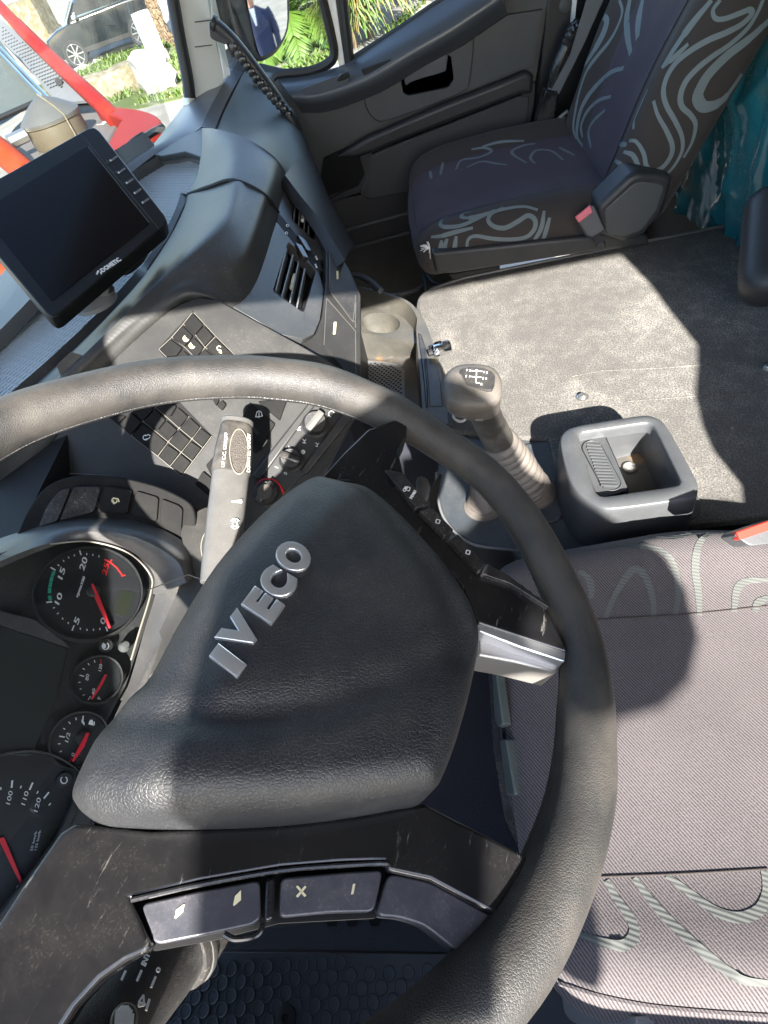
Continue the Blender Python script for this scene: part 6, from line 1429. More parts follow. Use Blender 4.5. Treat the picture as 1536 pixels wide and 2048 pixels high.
def build_pillars():
    p = thing('windscreen_pillar', 'pale grey windscreen pillar trim with a black rubber seal', 'pillar', X(1.62)(400, 180))
    PP = Pl(X(1.66)(390, 180), (-.75, -.65, .05))
    plate('trim', [PP(x, y) for x, y in ((340, -60), (420, -60), (424, 0), (424, 40), (440, 108), (452, 150), (448, 170), (400, 200), (376, 214), (380, 150), (356, 0))], -PP.n * .04, M['pillar'], p, bevel=.006, seg=3)
    plate('trim_ridge', [PP(x, y, .002) for x, y in ((418, -60), (436, -60), (444, 60), (462, 150), (448, 160), (440, 108), (424, 40))], -PP.n * .03, M['alu'], p, bevel=.003)
    for h in ((418, 42), (418, 92)): tube('trim_joint', [PP(h[0] - 28, h[1] + 2, .001), PP(h[0] + 6, h[1] - 2, .001)], .0014, M['stalk'], p, sides=6)
    tube('seal', crom([PP(x, y, .0) for x, y in ((338, -60), (346, 0), (360, 80), (374, 150), (380, 196))], 4), .016, M['rubber'], p, sides=10)
    tube('seal', crom([PP(x, y, .0) for x, y in ((438, -60), (444, 0), (458, 60), (476, 110))], 4), .020, M['rubber'], p, sides=10)
    q = thing('door_post', 'dark door post trim behind the passenger door', 'pillar', X(1.7)(1100, 200))
    plate('trim', [X(1.70)(x, y) for x, y in ((1100, -60), (1160, -60), (1150, 20), (1146, 60), (1110, 200), (1085, 290), (1054, 290), (1080, 140))], V((.06, 0, 0)), M['vinyl'], q, bevel=.006)
    plate('lower_trim', [X(1.735)(x, y) for x, y in ((1040, 330), (1080, 60), (1140, 40), (1170, -60), (1420, -60), (1420, 330))], V((.02, 0, 0)), M['vinyl'], q)
    lathe('trim_cap', X(1.698)(1131, 9), (-1, 0, 0), [(.016, 0), (.016, .002), (.014, .003), (0, .003)], M['door'], q, sides=20)
    plate('bright_strip', [X(1.69)(x, y) for x, y in ((1149, -60), (1160, -60), (1149, 50), (1142, 52))], V((.02, 0, 0)), M['white'], q)  # white strip painted in for the bright window behind the post
    # grab handle on the pillar
    g = thing('grab_handle', 'black curved grab handle with a knobbly grip beside the windscreen pillar', 'grab handle', X(1.5)(440, 70))
    G = X(1.50)
    path = crom([G(x, y) for x, y in ((424, 44), (440, 55), (468, 82), (500, 122), (532, 165), (560, 204), (582, 236), (592, 262))], 6)
    tube('bar', path, [.020] * 4 + [.016] * 30 + [.020] * 9, M['vinyl'], g, sides=14, squash=.75)
    plate('mount', fillet([G(x, y, -.004) for x, y in ((418, 42), (432, 48), (462, 84), (452, 90), (430, 82), (420, 76))], .006), V((.02, 0, 0)), M['vinyl'], g, bevel=.006, seg=3)
    plate('mount', fillet([G(x, y, -.004) for x, y in ((572, 226), (586, 234), (598, 262), (604, 292), (592, 282), (580, 256))], .006), V((.04, 0, 0)), M['vinyl'], g, bevel=.006, seg=3)
    for i in range(13):
        k = i / 12; x, y = 470 + (578 - 470) * k, 92 + (226 - 92) * k + 6 * math.sin(k * 3)
        fr = Matrix.Translation(G(x - 1, y + 2, .010))
        vs, fs = rbox_geo((.008, .011, .011), .0075, (4, 4, 4), None, fr); mk('grip_bead', vs, fs, M['blackgloss'], g)
    # grab bar near the seat and belt
    t = thing('rear_grab_bar', 'black ribbed grab bar on the door post beside the seat belt', 'grab bar', X(1.62)(1120, 150))
    pth = crom([X(1.62)(x, y) for x, y in ((1160, 52), (1148, 62), (1134, 92), (1118, 130), (1106, 172), (1100, 200))], 6)
    tube('bar', pth, [.018 + .0022 * (i % 2) for i in range(len(pth))], M['blackgloss'], t, sides=12)
    b = thing('seat_belt', 'grey seat belt running down beside the passenger seat into a black guide', 'seat belt', X(1.60)(1110, 180))
    plate('webbing', [X(1.60)(x, y) for x, y in ((1182, -30), (1220, -30), (1166, 92), (1118, 188), (1100, 186), (1140, 110))], V((.002, 0, 0)), M['belt'], b)
    gd = plate('guide', fillet([X(1.598)(x, y) for x, y in ((1092, 180), (1116, 182), (1114, 205), (1104, 262), (1100, 288), (1068, 286), (1074, 250), (1084, 205))], .004), V((.04, 0, 0)), M['blackgloss'], b, bevel=.005)
    plate('guide_slot', [X(1.597)(x, y) for x, y in ((1092, 184), (1112, 186), (1111, 192), (1092, 190))], V((.004, 0, 0)), M['gap'], gd)
    tube('belt_stay', crom([X(1.58)(x, y) for x, y in ((1136, 222), (1118, 238), (1108, 262), (1100, 292))], 4), .006, M['stalk'], b, sides=8)
    tube('belt_stay', crom([X(1.585)(x, y) for x, y in ((1140, 250), (1126, 262), (1112, 290))], 4), .006, M['dark'], b, sides=8)
    # bunk wrapped in blue plastic
    k = thing('bunk', 'bunk mattress wrapped in crumpled blue plastic behind the passenger seat', 'bunk', (1.2, -.9, -.6))
    rows = []; random.seed(5)
    from mathutils import noise as nz
    n, m = 130, 100
    for j in range(m + 1):
        row = []
        for i in range(n + 1):
            x, z = .62 + (1.66 - .62) * i / n, -.50 + .75 * j / m
            p = V((x, -.80, z)); f = nz.noise(V((x * 5, z * 1.6, 1.3))) * .04 + (1 - abs(nz.noise(V((x * 8 + z * 3, z * 1.8, 9))))) ** 8 * .022 + (1 - abs(nz.noise(V((x * 13 - z * 5, z * 3.2, 2))))) ** 9 * .014 + nz.noise(V((x * 26, z * 6, 4))) * .004
            p.y += f - .10 * max(0, z + .05); row.append(p)
        rows.append(row)
    g_, f_ = loft_geo(rows, False); mk('plastic_wrap', g_, f_, M['bluesheet'], k, auto=80)
    box('mattress', (1.14, -1.06, -.15), (.52, .20, .36), M['dark'], k, bevel=.02)
    plate('bunk_front', [V((.62, -.82, -.5)), V((1.66, -.82, -.5)), V((1.66, -.82, -.8)), V((.62, -.82, -.8))], V((0, -.03, 0)), M['dark'], k)
    # exterior mirror
build_pillars()

# ================================================================== FLOOR
def build_floor():
    f = thing('rubber_mat', 'black rubber floor mat with rows of raised discs under the wheel', 'floor mat', (-.2, .25, -.8))
    FZ = Z(-.80)
    sheet = plate('sheet', [FZ(x, y) for x, y in ((200, 1905), (390, 1903), (905, 1908), (1000, 1906), (1300, 2100), (1250, 2400), (100, 2300))], V((0, 0, -.006)), M['floormat'], f, bevel=.001)
    def FM(x, y): return (x / 2, 1536 + y / 2)
    a, b_, c = FZ(*FM(1010, 800)), FZ(*FM(1076, 800)), FZ(*FM(1036, 855))
    # photograph: rows of discs, pitch 70 px across and 52 px down (in the enlarged view)
    o = FZ(*FM(856, 808)); ex = FZ(*FM(926, 804)) - o; ey = FZ(*FM(890, 858)) - o
    mesh = None; k = 0
    for j in range(-1, 12):
        for i in range(-8, 18):
            p = o + ex * (i - (j // 2)) + ey * j + ex * (0.0)
            q = MC @ p + TC
            x, y = CX + FPX * q.x / q.z, CY + FPX * q.y / q.z
            if not (300 < x < 1010 and 1925 < y < 2075): continue
            if mesh is None:
                vs, fs = lathe_geo(V((0, 0, 0)), (0, 0, 1), [(.0105, -.0002), (.0105, .0012), (.0098, .0022), (.0088, .0022), (.0080, .0014), (0, .0012)], 16)
                d = mk('disc', [v + p for v in vs], fs, M['floormat'], f); mesh = d.data; base = p
            else:
                d = bpy.data.objects.new('disc', mesh); COL.objects.link(d); d.parent = f; d.location = p - base; MW[d.name] = MW[f.name]
            k += 1
    lathe('mat_stud', FZ(573, 2036, .001), (0, 0, 1), [(.016, 0), (.016, .003), (.012, .004), (.006, .004), (.005, .002), (0, .002)], M['dark'], f, sides=20)
    s = thing('heel_plate', 'dark ridged heel plate with slots between the wheel spoke and the rubber mat', 'floor panel', (-.15, .4, -.75))
    HP = Z(-.74)
    plate('plate', [HP(x, y) for x, y in ((360, 1870), (560, 1850), (760, 1826), (880, 1870), (930, 1905), (700, 1900), (380, 1896))], V((0, 0, -.05)), M['floorcarpet'], s, bevel=.003)
    for x in (662, 702, 748): plate('slot', [HP(a, b, .001) for a, b in ((x - 12, 1836), (x + 16, 1834), (x + 10, 1852), (x - 6, 1853))], V((0, 0, -.01)), M['gap'], s)
    fl = plate('floor', [V((-.6, -1.4, -.83)), V((1.75, -1.4, -.83)), V((1.75, .8, -.83)), V((-.6, .8, -.83))], V((0, 0, -.03)), M['floorcarpet']); setting(fl)
    rc = thing('carpet_piece', 'dark blue-black carpet beside the driver seat below the wheel', 'carpet', (0, 0, -.6))
    plate('pile', [Z(-.66)(x, y) for x, y in ((800, 1330), (1020, 1300), (1060, 1700), (980, 1790), (760, 1640))], V((0, 0, -.02)), M['floorcarpet'], rc)
    # cable and hose in the passenger footwell
    c = thing('cable', 'pale grey cable looping across the dark passenger footwell', 'cable', Z(-.55)(830, 580))
    tube('cable', crom([Z(-.52)(x, y) for x, y in ((780, 592), (810, 588), (838, 578), (852, 566), (866, 548), (880, 536))], 5), .0065, M['stalk'], c, sides=8) and None
    h = thing('hose', 'dark bent hose at the front corner of the engine cover', 'hose', Z(-.5)(860, 570))
    tube('tube', crom([Z(-.47)(x, y) for x, y in ((856, 588), (852, 566), (848, 554), (852, 549), (860, 558), (870, 568), (890, 570))], 5), .007, M['vinyl'], h, sides=8)
    lp = thing('bin_lip', 'curved blue-grey edge of a bin behind the console', 'panel edge', Z(-.4)(720, 560))
    tube('lip', crom([Z(-.42)(x, y) for x, y in ((698, 549), (720, 553), (742, 564), (762, 582))], 5), .008, M['doortop'], lp, sides=10)
build_floor()

# ================================================================== OUTSIDE
GZ_ = -2.42
GP = Z(GZ_)
def build_outside():
    g = plate('ground', [V((-60, -60, GZ_ - .02)), V((120, -60, GZ_ - .02)), V((120, 120, GZ_ - .02)), V((-60, 120, GZ_ - .02))], V((0, 0, -.5)), M['road']); setting(g)
    lawn = plate('lawn_strip', [GP(x, y, .0) for x, y in ((60, 175), (110, 160), (150, 148), (220, 110), (310, 78), (372, 60), (420, 150), (360, 196), (250, 222), (120, 260))], V((0, 0, -.06)), M['grassground']); setting(lawn)
    kb = [GP(x, y) for x, y in ((90, 172), (148, 148), (190, 124), (240, 101), (296, 84), (370, 62))]
    k = tube('kerb', crom(kb, 5), .10, M['kerb'], None, sides=8); setting(k)
    gr = plate('gravel_bed', [GP(x, y, .01) for x, y in ((380, 330), (470, 130), (480, 20), (1000, -180), (1100, 80), (800, 260), (600, 330))], V((0, 0, -.05)), M['road']); setting(gr)
    random.seed(11)
    # grass blades on the lawn
    def blades(name, poly, n, hmin, hmax, mats, wid=.012):
        for mi, mat in enumerate(mats):
            mb = MB()
            for i in range(n // len(mats)):
                for _ in range(30):
                    x, y = random.uniform(min(p[0] for p in poly), max(p[0] for p in poly)), random.uniform(min(p[1] for p in poly), max(p[1] for p in poly))
                    c = False
                    for a in range(len(poly)):
                        p, q = poly[a], poly[a - 1]
                        if (p[1] > y) != (q[1] > y) and x < (q[0] - p[0]) * (y - p[1]) / (q[1] - p[1]) + p[0]: c = not c
                    if c: break
                else: continue
                from mathutils import noise as nz
                b = GP(x, y, .0)
                if nz.noise(V((b.x * .9, b.y * .9, 2))) < -.12: continue
                h = random.uniform(hmin, hmax); a = random.uniform(0, 6.28); d = V((math.cos(a), math.sin(a), 0)); s_ = V((-d.y, d.x, 0)) * wid
                mb.add([b - s_, b + s_, b + d * h * .4 + V((0, 0, h * .7)) + s_ * .7, b + d * h * .4 + V((0, 0, h * .7)) - s_ * .7, b + d * h * .9 + V((0, 0, h))], [(0, 1, 2, 3), (3, 2, 4)])
            o = mb.build(name, M[mat], None, smooth=False); setting(o, 'stuff')
    blades('grass', [(150, 150), (230, 108), (310, 80), (372, 64), (372, 190), (250, 215), (200, 200)], 5200, .05, .14, ['leafA', 'leafG'], .018)
    blades('ground_cover', [(560, 150), (660, 110), (640, 60), (700, 120), (860, 0), (760, 90), (600, 160)], 900, .08, .2, ['leafA', 'leafG'], .03)
    # stones
    def rock(name, label, px, size, mat, rot=0.0, sink=.1, seed=1, cat='stone'):
        from mathutils import noise as nz
        c = GP(*px); sx_, sy_, sz_ = size
        t = thing(name, label, cat, c)
        vs, fs = rbox_geo((sx_, sy_, sz_), min(size) * .35, (10, 8, 8)); out = []
        for v in vs:
            n_ = nz.noise(v * 2.2 / max(size) + V((seed, 0, 0))) * .16 * min(size) * 2 + nz.noise(v * 6 / max(size) + V((0, seed, 0))) * .07 * min(size) * 2
            v = v + v.normalized() * n_; out.append(c + V((v.x * math.cos(rot) - v.y * math.sin(rot), v.x * math.sin(rot) + v.y * math.cos(rot), v.z + sz_ - sink)))
        mk('block', out, fs, mat, t, auto=50)
    along = (GP(285, 165) - GP(190, 200)); ang = math.atan2(along.y, along.x)
    rock('long_stone', 'long pale stone lying on the grass strip', (235, 188), (.95, .32, .26), M['stone'], ang, .05, 1)
    rock('square_stone', 'square white stone at the end of the long stone', (322, 178), (.36, .36, .36), M['whitestone'], ang + .2, .02, 3)
    rock('flat_stone', 'flat yellowish stone behind the long stone', (285, 142), (.8, .3, .14), M['stone'], ang, .02, 5)
    rock('kerb_stone', 'small pale flat stone between grass and long stone', (250, 150), (.3, .18, .08), M['whitestone'], ang, .01, 8)
    # white post block by the kerb
    bc = GP(318, 118); t = thing('white_block', 'upright white painted block beside the kerb and rubble wall', 'bollard', bc)
    vs, fs = rbox_geo((.24, .24, .50), .04, (4, 4, 6), None, Matrix.Translation(bc + V((0, 0, .48))) @ Matrix.Rotation(ang, 4, 'Z')); mk('block', vs, fs, M['whitestone'], t)
    # rubble wall
    wa, wb = GP(322, 84), GP(352, 93); t = thing('rubble_wall', 'brown rubble wall end beyond the black car', 'wall', (wa + wb) / 2)
    from mathutils import noise as nz
    d = (wb - wa); dn = d.normalized(); sd_ = V((-dn.y, dn.x, 0)); n, m = 14, 40; rows = []
    for j in range(m + 1):
        row = []
        for i in range(n + 1):
            p = wa + d * (i / n) * 1.0 + V((0, 0, 4.5 * j / m)); p += sd_ * (nz.noise(p * 2.3) * .12 + nz.noise(p * 6) * .07) + dn * nz.noise(p * 1.7 + V((5, 0, 0))) * .07; row.append(p)
        rows.append(row)
    back = [[p + V((.35, .1, 0)) for p in reversed(r)] for r in rows]
    loft('stonework', [a + b for a, b in zip(rows, back)], M['rough_wall'], t, True, True, True, auto=60)
    # black car
    A, B = GP(166, 137), GP(292, 92)
    car = thing('parked_car', 'black parked car with alloy wheels beyond the grass strip', 'car', (A + B) / 2)
    fx = (A - B); WBASE = fx.length; fx.normalize(); fz = V((0, 0, 1)); fy = V((-fx.y, fx.x, 0))
    if fy.dot(EYE - A) < 0: fy = -fy     # towards the eye = near flank
    s_ = WBASE / 2.6
    O_ = (A + B) / 2
    def L(x, y, z): return O_ + (fx * x + fy * y * 1.25 + fz * z * 1.32) * s_
    prof = [(-2.15, .42), (-2.2, .75), (-2.12, 1.0), (-1.2, 1.02), (.9, .98), (1.55, .92), (2.1, .78), (2.2, .55), (2.12, .32), (1.7, .28), (-1.7, .28)]
    W_ = .9
    rings = []
    for yy, k, dz in ((.0, .94, 0), (-.06, .985, 0), (-.16, 1, 0), (-1.64, 1, 0), (-1.74, .985, 0), (-1.8, .94, 0)):
        rings.append([L(x * k, yy + .0, .6 + (z - .6) * k) for x, z in prof])
    loft('body', rings, M['carpaint'], car, True, True, True)
    gh = [(-2.0, 1.0), (-1.55, 1.42), (-.9, 1.52), (.1, 1.50), (.55, 1.36), (1.15, .97)]
    rings = [[L(x, yy, z) for x, z in [(a * k, .98 + (b - .98) * k) for a, b in gh]] for yy, k in ((-.10, .86), (-.24, .98), (-1.56, .98), (-1.70, .86))]
    loft('roof', rings, M['carpaint'], car, True, True, True)
    for pts in ([(-1.75, 1.06), (-1.35, 1.38), (-.75, 1.45), (-.72, 1.05)], [(-.62, 1.05), (-.64, 1.45), (.02, 1.44), (.40, 1.32), (.80, 1.02)]):
        plate('side_window', [L(x, -.085 - (z - 1.0) * .26, z) for x, z in pts], -fy * .02 * s_, M['carglass'], car)
    plate('windscreen', [L(.62, -.26, 1.36), L(1.16, -.16, 1.0), L(1.16, -1.64, 1.0), L(.62, -1.54, 1.36)], (fx * .02 + fz * .02) * s_, M['carglass'], car)
    for x in (-1.3, 1.3):
        for yy in (.01, -1.80):
            w = lathe('wheel', L(x, yy, .33), fy if yy > -1 else -fy, [(.33, -.2 * s_), (.33, -.02 * s_), (.30, .0)][0:0] or [(.43 * s_, -.20 * s_), (.435 * s_, -.02 * s_), (.40 * s_, .012 * s_), (.31 * s_, .0), (.31 * s_, -.03 * s_), (0, -.03 * s_)], M['tyre'], car, sides=28)
            if yy > -1:
                for k in range(8):
                    a = 2 * math.pi * k / 8; dr = fx * math.cos(a) + fz * math.sin(a); c = L(x, yy, .33)
                    mb = MB(); mb.add(*box_geo(c + dr * .155 * s_ - fy * .012 * s_, dr * .15 * s_, dr.cross(fy) * .02 * s_, fy * .01 * s_)); mb.build('rim_spoke', M['alloy'], w, smooth=False)
                rg = [c + (fx * math.cos(2 * math.pi * k / 28) + fz * math.sin(2 * math.pi * k / 28)) * .305 * s_ - fy * .008 * s_ for k in range(29)]
                tube('rim_ring', rg, .012 * s_, M['alloy'], w, sides=6)
    vs, fs = rbox_geo((.10 * s_, .08 * s_, .07 * s_), .04 * s_, (4, 4, 4), None, Matrix.Translation(L(.72, .09, 1.06)))
    mk('wing_mirror', vs, fs, M['silver'], car)
    for x in (-.66, .45): tube('door_gap', [L(x, .002, .34), L(x, .004, 1.0)], .006, M['gap'], car, sides=5)
    for x in (-.95, .05):
        mb = MB(); mb.add(*box_geo(L(x, .006, .86), fx * .09 * s_, fz * .015 * s_, fy * .012 * s_)); mb.build('door_handle', M['carpaint'], car, smooth=False)
    plate('sill', [L(-.95, .012, .30), L(.95, .012, .30), L(.95, .012, .40), L(-.95, .012, .40)], -fy * .03, M['rubber'], car)
    plate('headlight', [L(1.75, -.02, .78), L(2.05, -.16, .72), L(2.05, -.16, .60), L(1.75, -.02, .66)], -fy * .05, M['carglass'], car)
    # grey bin and rubble between car and red truck
    t = thing('grey_box', 'pale grey box standing beside the black car front', 'box', GP(110, 130))
    bx = GP(105, 118); vs, fs = rbox_geo((.6, .5, .8), .05, (4, 4, 4), None, Matrix.Translation(bx + V((0, 0, .75))) @ Matrix.Rotation(ang - .4, 4, 'Z')); mk('crate', vs, fs, M['stone'], t)
    # ------------------------------------------------ red truck beside ours
    CZ = Z(-.35)
    rt = thing('red_truck', 'front of a red truck with wipers, perforated grey panel and a dusty grey cowl', 'truck', CZ(150, 270) + V((0, 0, -2.07)))
    def CQ(pts, h=0.0): return [CZ(x, y, h) for x, y in pts]
    plate('cowl', fillet(CQ([(20, 262), (80, 205), (116, 206), (175, 188), (186, 214), (246, 232), (205, 300), (110, 380), (40, 330)]), .05), V((0, 0, -.06)), M['greyhood'], rt, bevel=.015)
    plate('front_panel', crom([CZ(x, y, .05) for x, y in ((188, 216), (214, 211), (244, 214), (280, 219), (308, 228), (322, 242), (312, 256), (270, 288), (236, 318), (204, 328), (214, 290), (238, 246), (240, 236))], 3, True), V((0, 0, -.9)), M['redpaint'], rt, bevel=.03, seg=4)
    plate('cab_front', CQ([(-40, 400), (40, 335), (110, 380), (220, 310), (240, 330), (100, 470), (-40, 560)], -.1), V((0, 0, -1.6)), M['redpaint2'], rt, bevel=.03)
    plate('bumper', [Dp(-40, 530, 2.1), Dp(60, 520, 2.1), Dp(60, 575, 2.1), Dp(0, 582, 2.1), Dp(-40, 585, 2.1)], V((.2, .2, -.4)), M['redpaint2'], rt, bevel=.02)
    tube('screen_pillar', crom([Dp(-40, -30, 3.9), Dp(40, 55, 3.45), Dp(120, 133, 3.05), Dp(198, 206, 2.70), Dp(232, 240, 2.62)], 6), [.034] * 6 + [.040] * 19, M['redpaint'], rt, sides=12)
    tube('lower_pillar', crom([Dp(-60, 262, 2.5), Dp(0, 302, 2.45), Dp(60, 352, 2.4)], 5), .055, M['redpaint2'], rt, sides=12)
    pf = Pl(Dp(100, 160, 3.05), (Dp(40, 60, 3.5) - Dp(198, 206, 2.7)).cross(Dp(110, 205, 2.85) - Dp(180, 190, 2.75)))
    out = [pf(x, y) for x, y in ((0, 38), (36, 66), (100, 128), (186, 200), (112, 206), (60, 140), (0, 78))]
    e1 = (pf(100, 130) - pf(40, 70)).normalized(); e2 = pf.n.cross(e1)
    holes = []
    for i in range(-2, 30):
        for j in range(0, 8):
            px_, py_ = 6 + i * 5.6 + (j % 2) * 2.8 - j * 2.7, 48 + i * 5.3 + j * 4.8 + (j % 2) * 2.6
            # inside the panel, clear of the edge
            u = px_; lo_ = 40 + u * .86 + 6; hi_ = 78 + u * 1.05 - 5
            if 3 < px_ < 128 and lo_ < py_ < hi_ and py_ < 176:
                c = pf(px_, py_); holes.append([c + (e1 * math.cos(a) + e2 * math.sin(a)) * .0085 for a in [k * math.pi / 3 for k in range(6)]])
    pp_ = plate('perforated_panel', out, -pf.n * .012, M['perfor'], rt)
    mb = MB()
    for h_ in holes: mb.add([p + pf.n * .001 for p in h_] + [p - pf.n * .01 for p in h_], [tuple(range(6))] + [(i, i + 6, (i + 1) % 6 + 6, (i + 1) % 6) for i in range(6)])
    mb.build('perforations', M['gap'], pp_, smooth=False)['kind'] = 'stuff'
    plate('panel_back', [p - pf.n * .03 for p in out], -pf.n * .004, M['dark'], rt)
    tube('panel_stud', [pf(117, 163, .004), pf(117, 163, .02)], .018, M['dark'], rt, sides=12)
    plate('windscreen', [Dp(-60, 40, 3.3), Dp(0, 80, 3.15), Dp(86, 196, 2.85), Dp(0, 252, 2.7), Dp(-60, 290, 2.6)], ray(50, 150).normalized() * .02, M['truckglass'], rt)
    for a, b in (((-10, 84, 3.1), (108, 208, 2.78)), ((-10, 96, 3.05), (100, 212, 2.74))):
        tube('wiper_arm', [Dp(*a), Dp(*b)], .009, M['chrome'], rt, sides=8)
    tube('wiper_blade', [Dp(-10, 240, 2.68), Dp(90, 196, 2.80)], .014, M['rubber'], rt, sides=6)
    tube('wiper_pivot', [Dp(108, 208, 2.78), Dp(112, 214, 2.76)], .03, M['dark'], rt, sides=10)
    text('lettering', 'le', CZ(206, 250, .004), CZ(222, 238) - CZ(206, 250), (0, 0, 1), .055, M['white'], rt, shear=.3)
    # lamp on the cowl
    lc = CZ(128, 282, .0); lp = thing('dusty_lamp', 'round dusty lamp with a domed grey top standing on the cowl of the red truck', 'lamp', lc)
    r = .135
    lathe('lens', lc, (0, 0, 1), [(r * .96, 0), (r, .015), (r * .98, .085), (r * 1.03, .09), (r * 1.03, .10)], M['beacon'], lp, sides=36)
    lathe('dome', lc + V((0, 0, .095)), (0, 0, 1), [(r * 1.04, 0), (r * 1.05, .010), (r * .95, .022), (r * .55, .058), (r * .2, .082), (0, .086)], M['beacontop'], lp, sides=36)
    u, v = frame_dirs((0, 0, 1)); wire = [lc + (V((-.6, -.8, 0)) * r * k_ + V((0, 0, 1)) * z_) for k_, z_ in ((0, .19), (.4, .165), (.8, .135), (1.06, .11), (1.07, .05), (1.05, .0))]
    tube('guard_wire', wire, .003, M['stone'], lp, sides=6)
    tube('side_clamp', [lc + V((-.10, .10, .08)), lc + V((-.16, .16, .08))], .028, M['bolt'], lp, sides=8)
    # own truck wiper just below the screen
    wp = thing('wiper', 'black windscreen wiper lying along the lower edge of the glass', 'wiper', Dp(270, 300, 1.4))
    tube('blade', crom([Dp(240, 318, 1.35), Dp(268, 292, 1.42), (Dp(300, 268, 1.5)), Dp(325, 255, 1.55)], 4), .010, M['rubber'], wp, sides=6)
    tube('arm', crom([Dp(245, 312, 1.36), Dp(262, 285, 1.44), Dp(285, 268, 1.5)], 4), .006, M['dark'], wp, sides=6)
    # windscreen glass of this cab
    ws = thing('windscreen', 'large raked windscreen glass in front of the dashboard', 'window', (.6, .6, -.1))
    plate('glass', [V((-.6, .64, -.16)), V((1.62, .52, -.14)), V((1.60, .34, .95)), V((-.55, .46, .95))], V((0, .005, 0)), M['glass'], ws)
    plate('lower_band', [Dp(-140, 730, .88), Dp(-60, 640, .95), Dp(0, 612, .98), Dp(62, 580, 1.0), Dp(78, 600, .98), Dp(70, 622, .96), Dp(0, 716, .90), Dp(-100, 800, .85)], V((.0, .03, .0)), M['dark'], ws)
    # ------------------------------------------------ plants by the side window
    def cycad(name, label, px, nf, ln, seed, mats=('leafA', 'leafB')):
        random.seed(seed); c = GP(*px); t = thing(name, label, 'plant', c)
        lathe('trunk', c, (0, 0, 1), [(.16, -.05), (.18, .1), (.15, .35), (.08, .5), (0, .52)], M['bark'], t, sides=10)
        for mi, mat in enumerate(mats):
            mb = MB()
            for k in range(nf // 2):
                a = random.uniform(0, 6.28); el = random.uniform(.15, 1.25); l_ = ln * random.uniform(.7, 1.15)
                d = V((math.cos(a) * math.cos(el), math.sin(a) * math.cos(el), math.sin(el))); p = c + V((0, 0, .45)); sp_ = []
                N = 34
                for i in range(N + 1): sp_.append(p.copy()); p = p + d * (l_ / N); d = (d + V((0, 0, -.055))).normalized()
                sv = V((-math.sin(a), math.cos(a), 0))
                for i in range(3, N):
                    f = math.sin(math.pi * min(1, (i + 2) / (N + 2)) * .93) ** .7 * .30 * ln
                    td = (sp_[i + 1] - sp_[i]).normalized(); up_ = sv.cross(td)
                    for s_ in (-1, 1):
                        e = (sv * s_ * .8 + td * .55 + up_ * .25 * random.uniform(.2, 1.2)).normalized() * f * random.uniform(.85, 1.1); q = td * .012 * ln
                        mb.add([sp_[i] - q, sp_[i] + q, sp_[i] + e * .6 + q - V((0, 0, .01)), sp_[i] + e - V((0, 0, .05 * f)), sp_[i] + e * .6 - q], [(0, 1, 2, 4), (4, 2, 3)])
                g_, f_ = tube_geo(sp_[::3], .010, 4); mb.add(g_, f_)
            mb.build('fronds', M[mat], t, smooth=False)
    cycad('cycad', 'bright green cycad with arching fronds behind the small side window', (598, 98), 46, 1.5, 3)
    cycad('cycad', 'second cycad higher up beyond the bright green one', (560, 12), 40, 2.3, 9)
    cycad('cycad', 'large leafed plant beyond the gravel at the window bar', (660, -30), 36, 2.2, 14)
    def strands(name, label, px, n, h, rad, seed, mats):
        random.seed(seed); c = GP(*px); t = thing(name, label, 'plant', c)
        tube('stem', [c, c + V((0, 0, h * .7))], .05, M['bark'], t, sides=6)
        for mat, share in mats:
            mb = MB()
            for i in range(int(n * share)):
                a = random.uniform(0, 6.28); r_ = rad * random.random() ** .6; p = c + V((math.cos(a) * r_ * .6, math.sin(a) * r_ * .6, h * random.uniform(.35, 1.0))); d = V((math.cos(a + random.uniform(-.6, .6)), math.sin(a + random.uniform(-.6, .6)), random.uniform(.1, .8))).normalized()
                pts = []; l_ = random.uniform(.3, .8) * h
                for k in range(6): pts.append(p.copy()); p = p + d * l_ / 6; d = (d + V((0, 0, -.45))).normalized()
                s_ = V((-d.y, d.x, .2)).normalized() * random.uniform(.012, .034)
                vs = [q - s_ * (1 - j / 6.5) for j, q in enumerate(pts)] + [q + s_ * (1 - j / 6.5) for j, q in enumerate(pts)]
                mb.add(vs, [(j, j + 1, 7 + j, 6 + j) for j in range(5)])
            mb.build('leaves', M[mat], t, smooth=False)
    strands('dry_shrub', 'shrub with dry yellow hanging strands outside the main door window', (742, 78), 900, 1.6, 1.0, 4, (('leafY', .45), ('leafG', .4), ('leafA', .15)))
    strands('sage_shrub', 'pale green shrub left of the dry one at the window frame', (712, 96), 420, 1.0, .7, 6, (('leafG', .6), ('leafA', .4)))
    strands('green_shrub', 'broad green shrub beyond the dry one', (800, 12), 420, 1.5, .8, 8, (('leafA', .6), ('leafB', .4)))
    strands('low_shrub', 'low yellowish shrub on the gravel to the rear', (850, 4), 260, .9, .6, 12, (('leafG', .6), ('leafY', .4)))
    # tree whose shade and leaves stand behind the plants
    # ------------------------------------------------ exterior mirror
    mp = X(2.02)(530, 50)
    person_at = V((2.75, -9.2, GZ_))
    chest = person_at + V((0, 0, 1.28))
    mq = X(2.02)(512, 45)
    mn = ((EYE - mq).normalized() + (chest - mq).normalized()).normalized()
    MPl = Pl(mq, mn)
    m = thing('exterior_mirror', 'black exterior mirror outside the passenger window reflecting a person', 'mirror', MPl(520, 130))
    housing = [(452, -40), (470, 30), (500, 100), (514, 118), (528, 122), (556, 104), (578, 62), (582, 0), (580, -40)]
    plate('housing', crom([MPl(x, y, -.004) for x, y in housing], 3, True), -MPl.n * .07, M['vinyl'], m, bevel=.01, seg=3)
    glass = [(490, -34), (494, 0), (508, 70), (519, 108), (529, 111), (554, 94), (573, 56), (574, 0), (573, -34)]
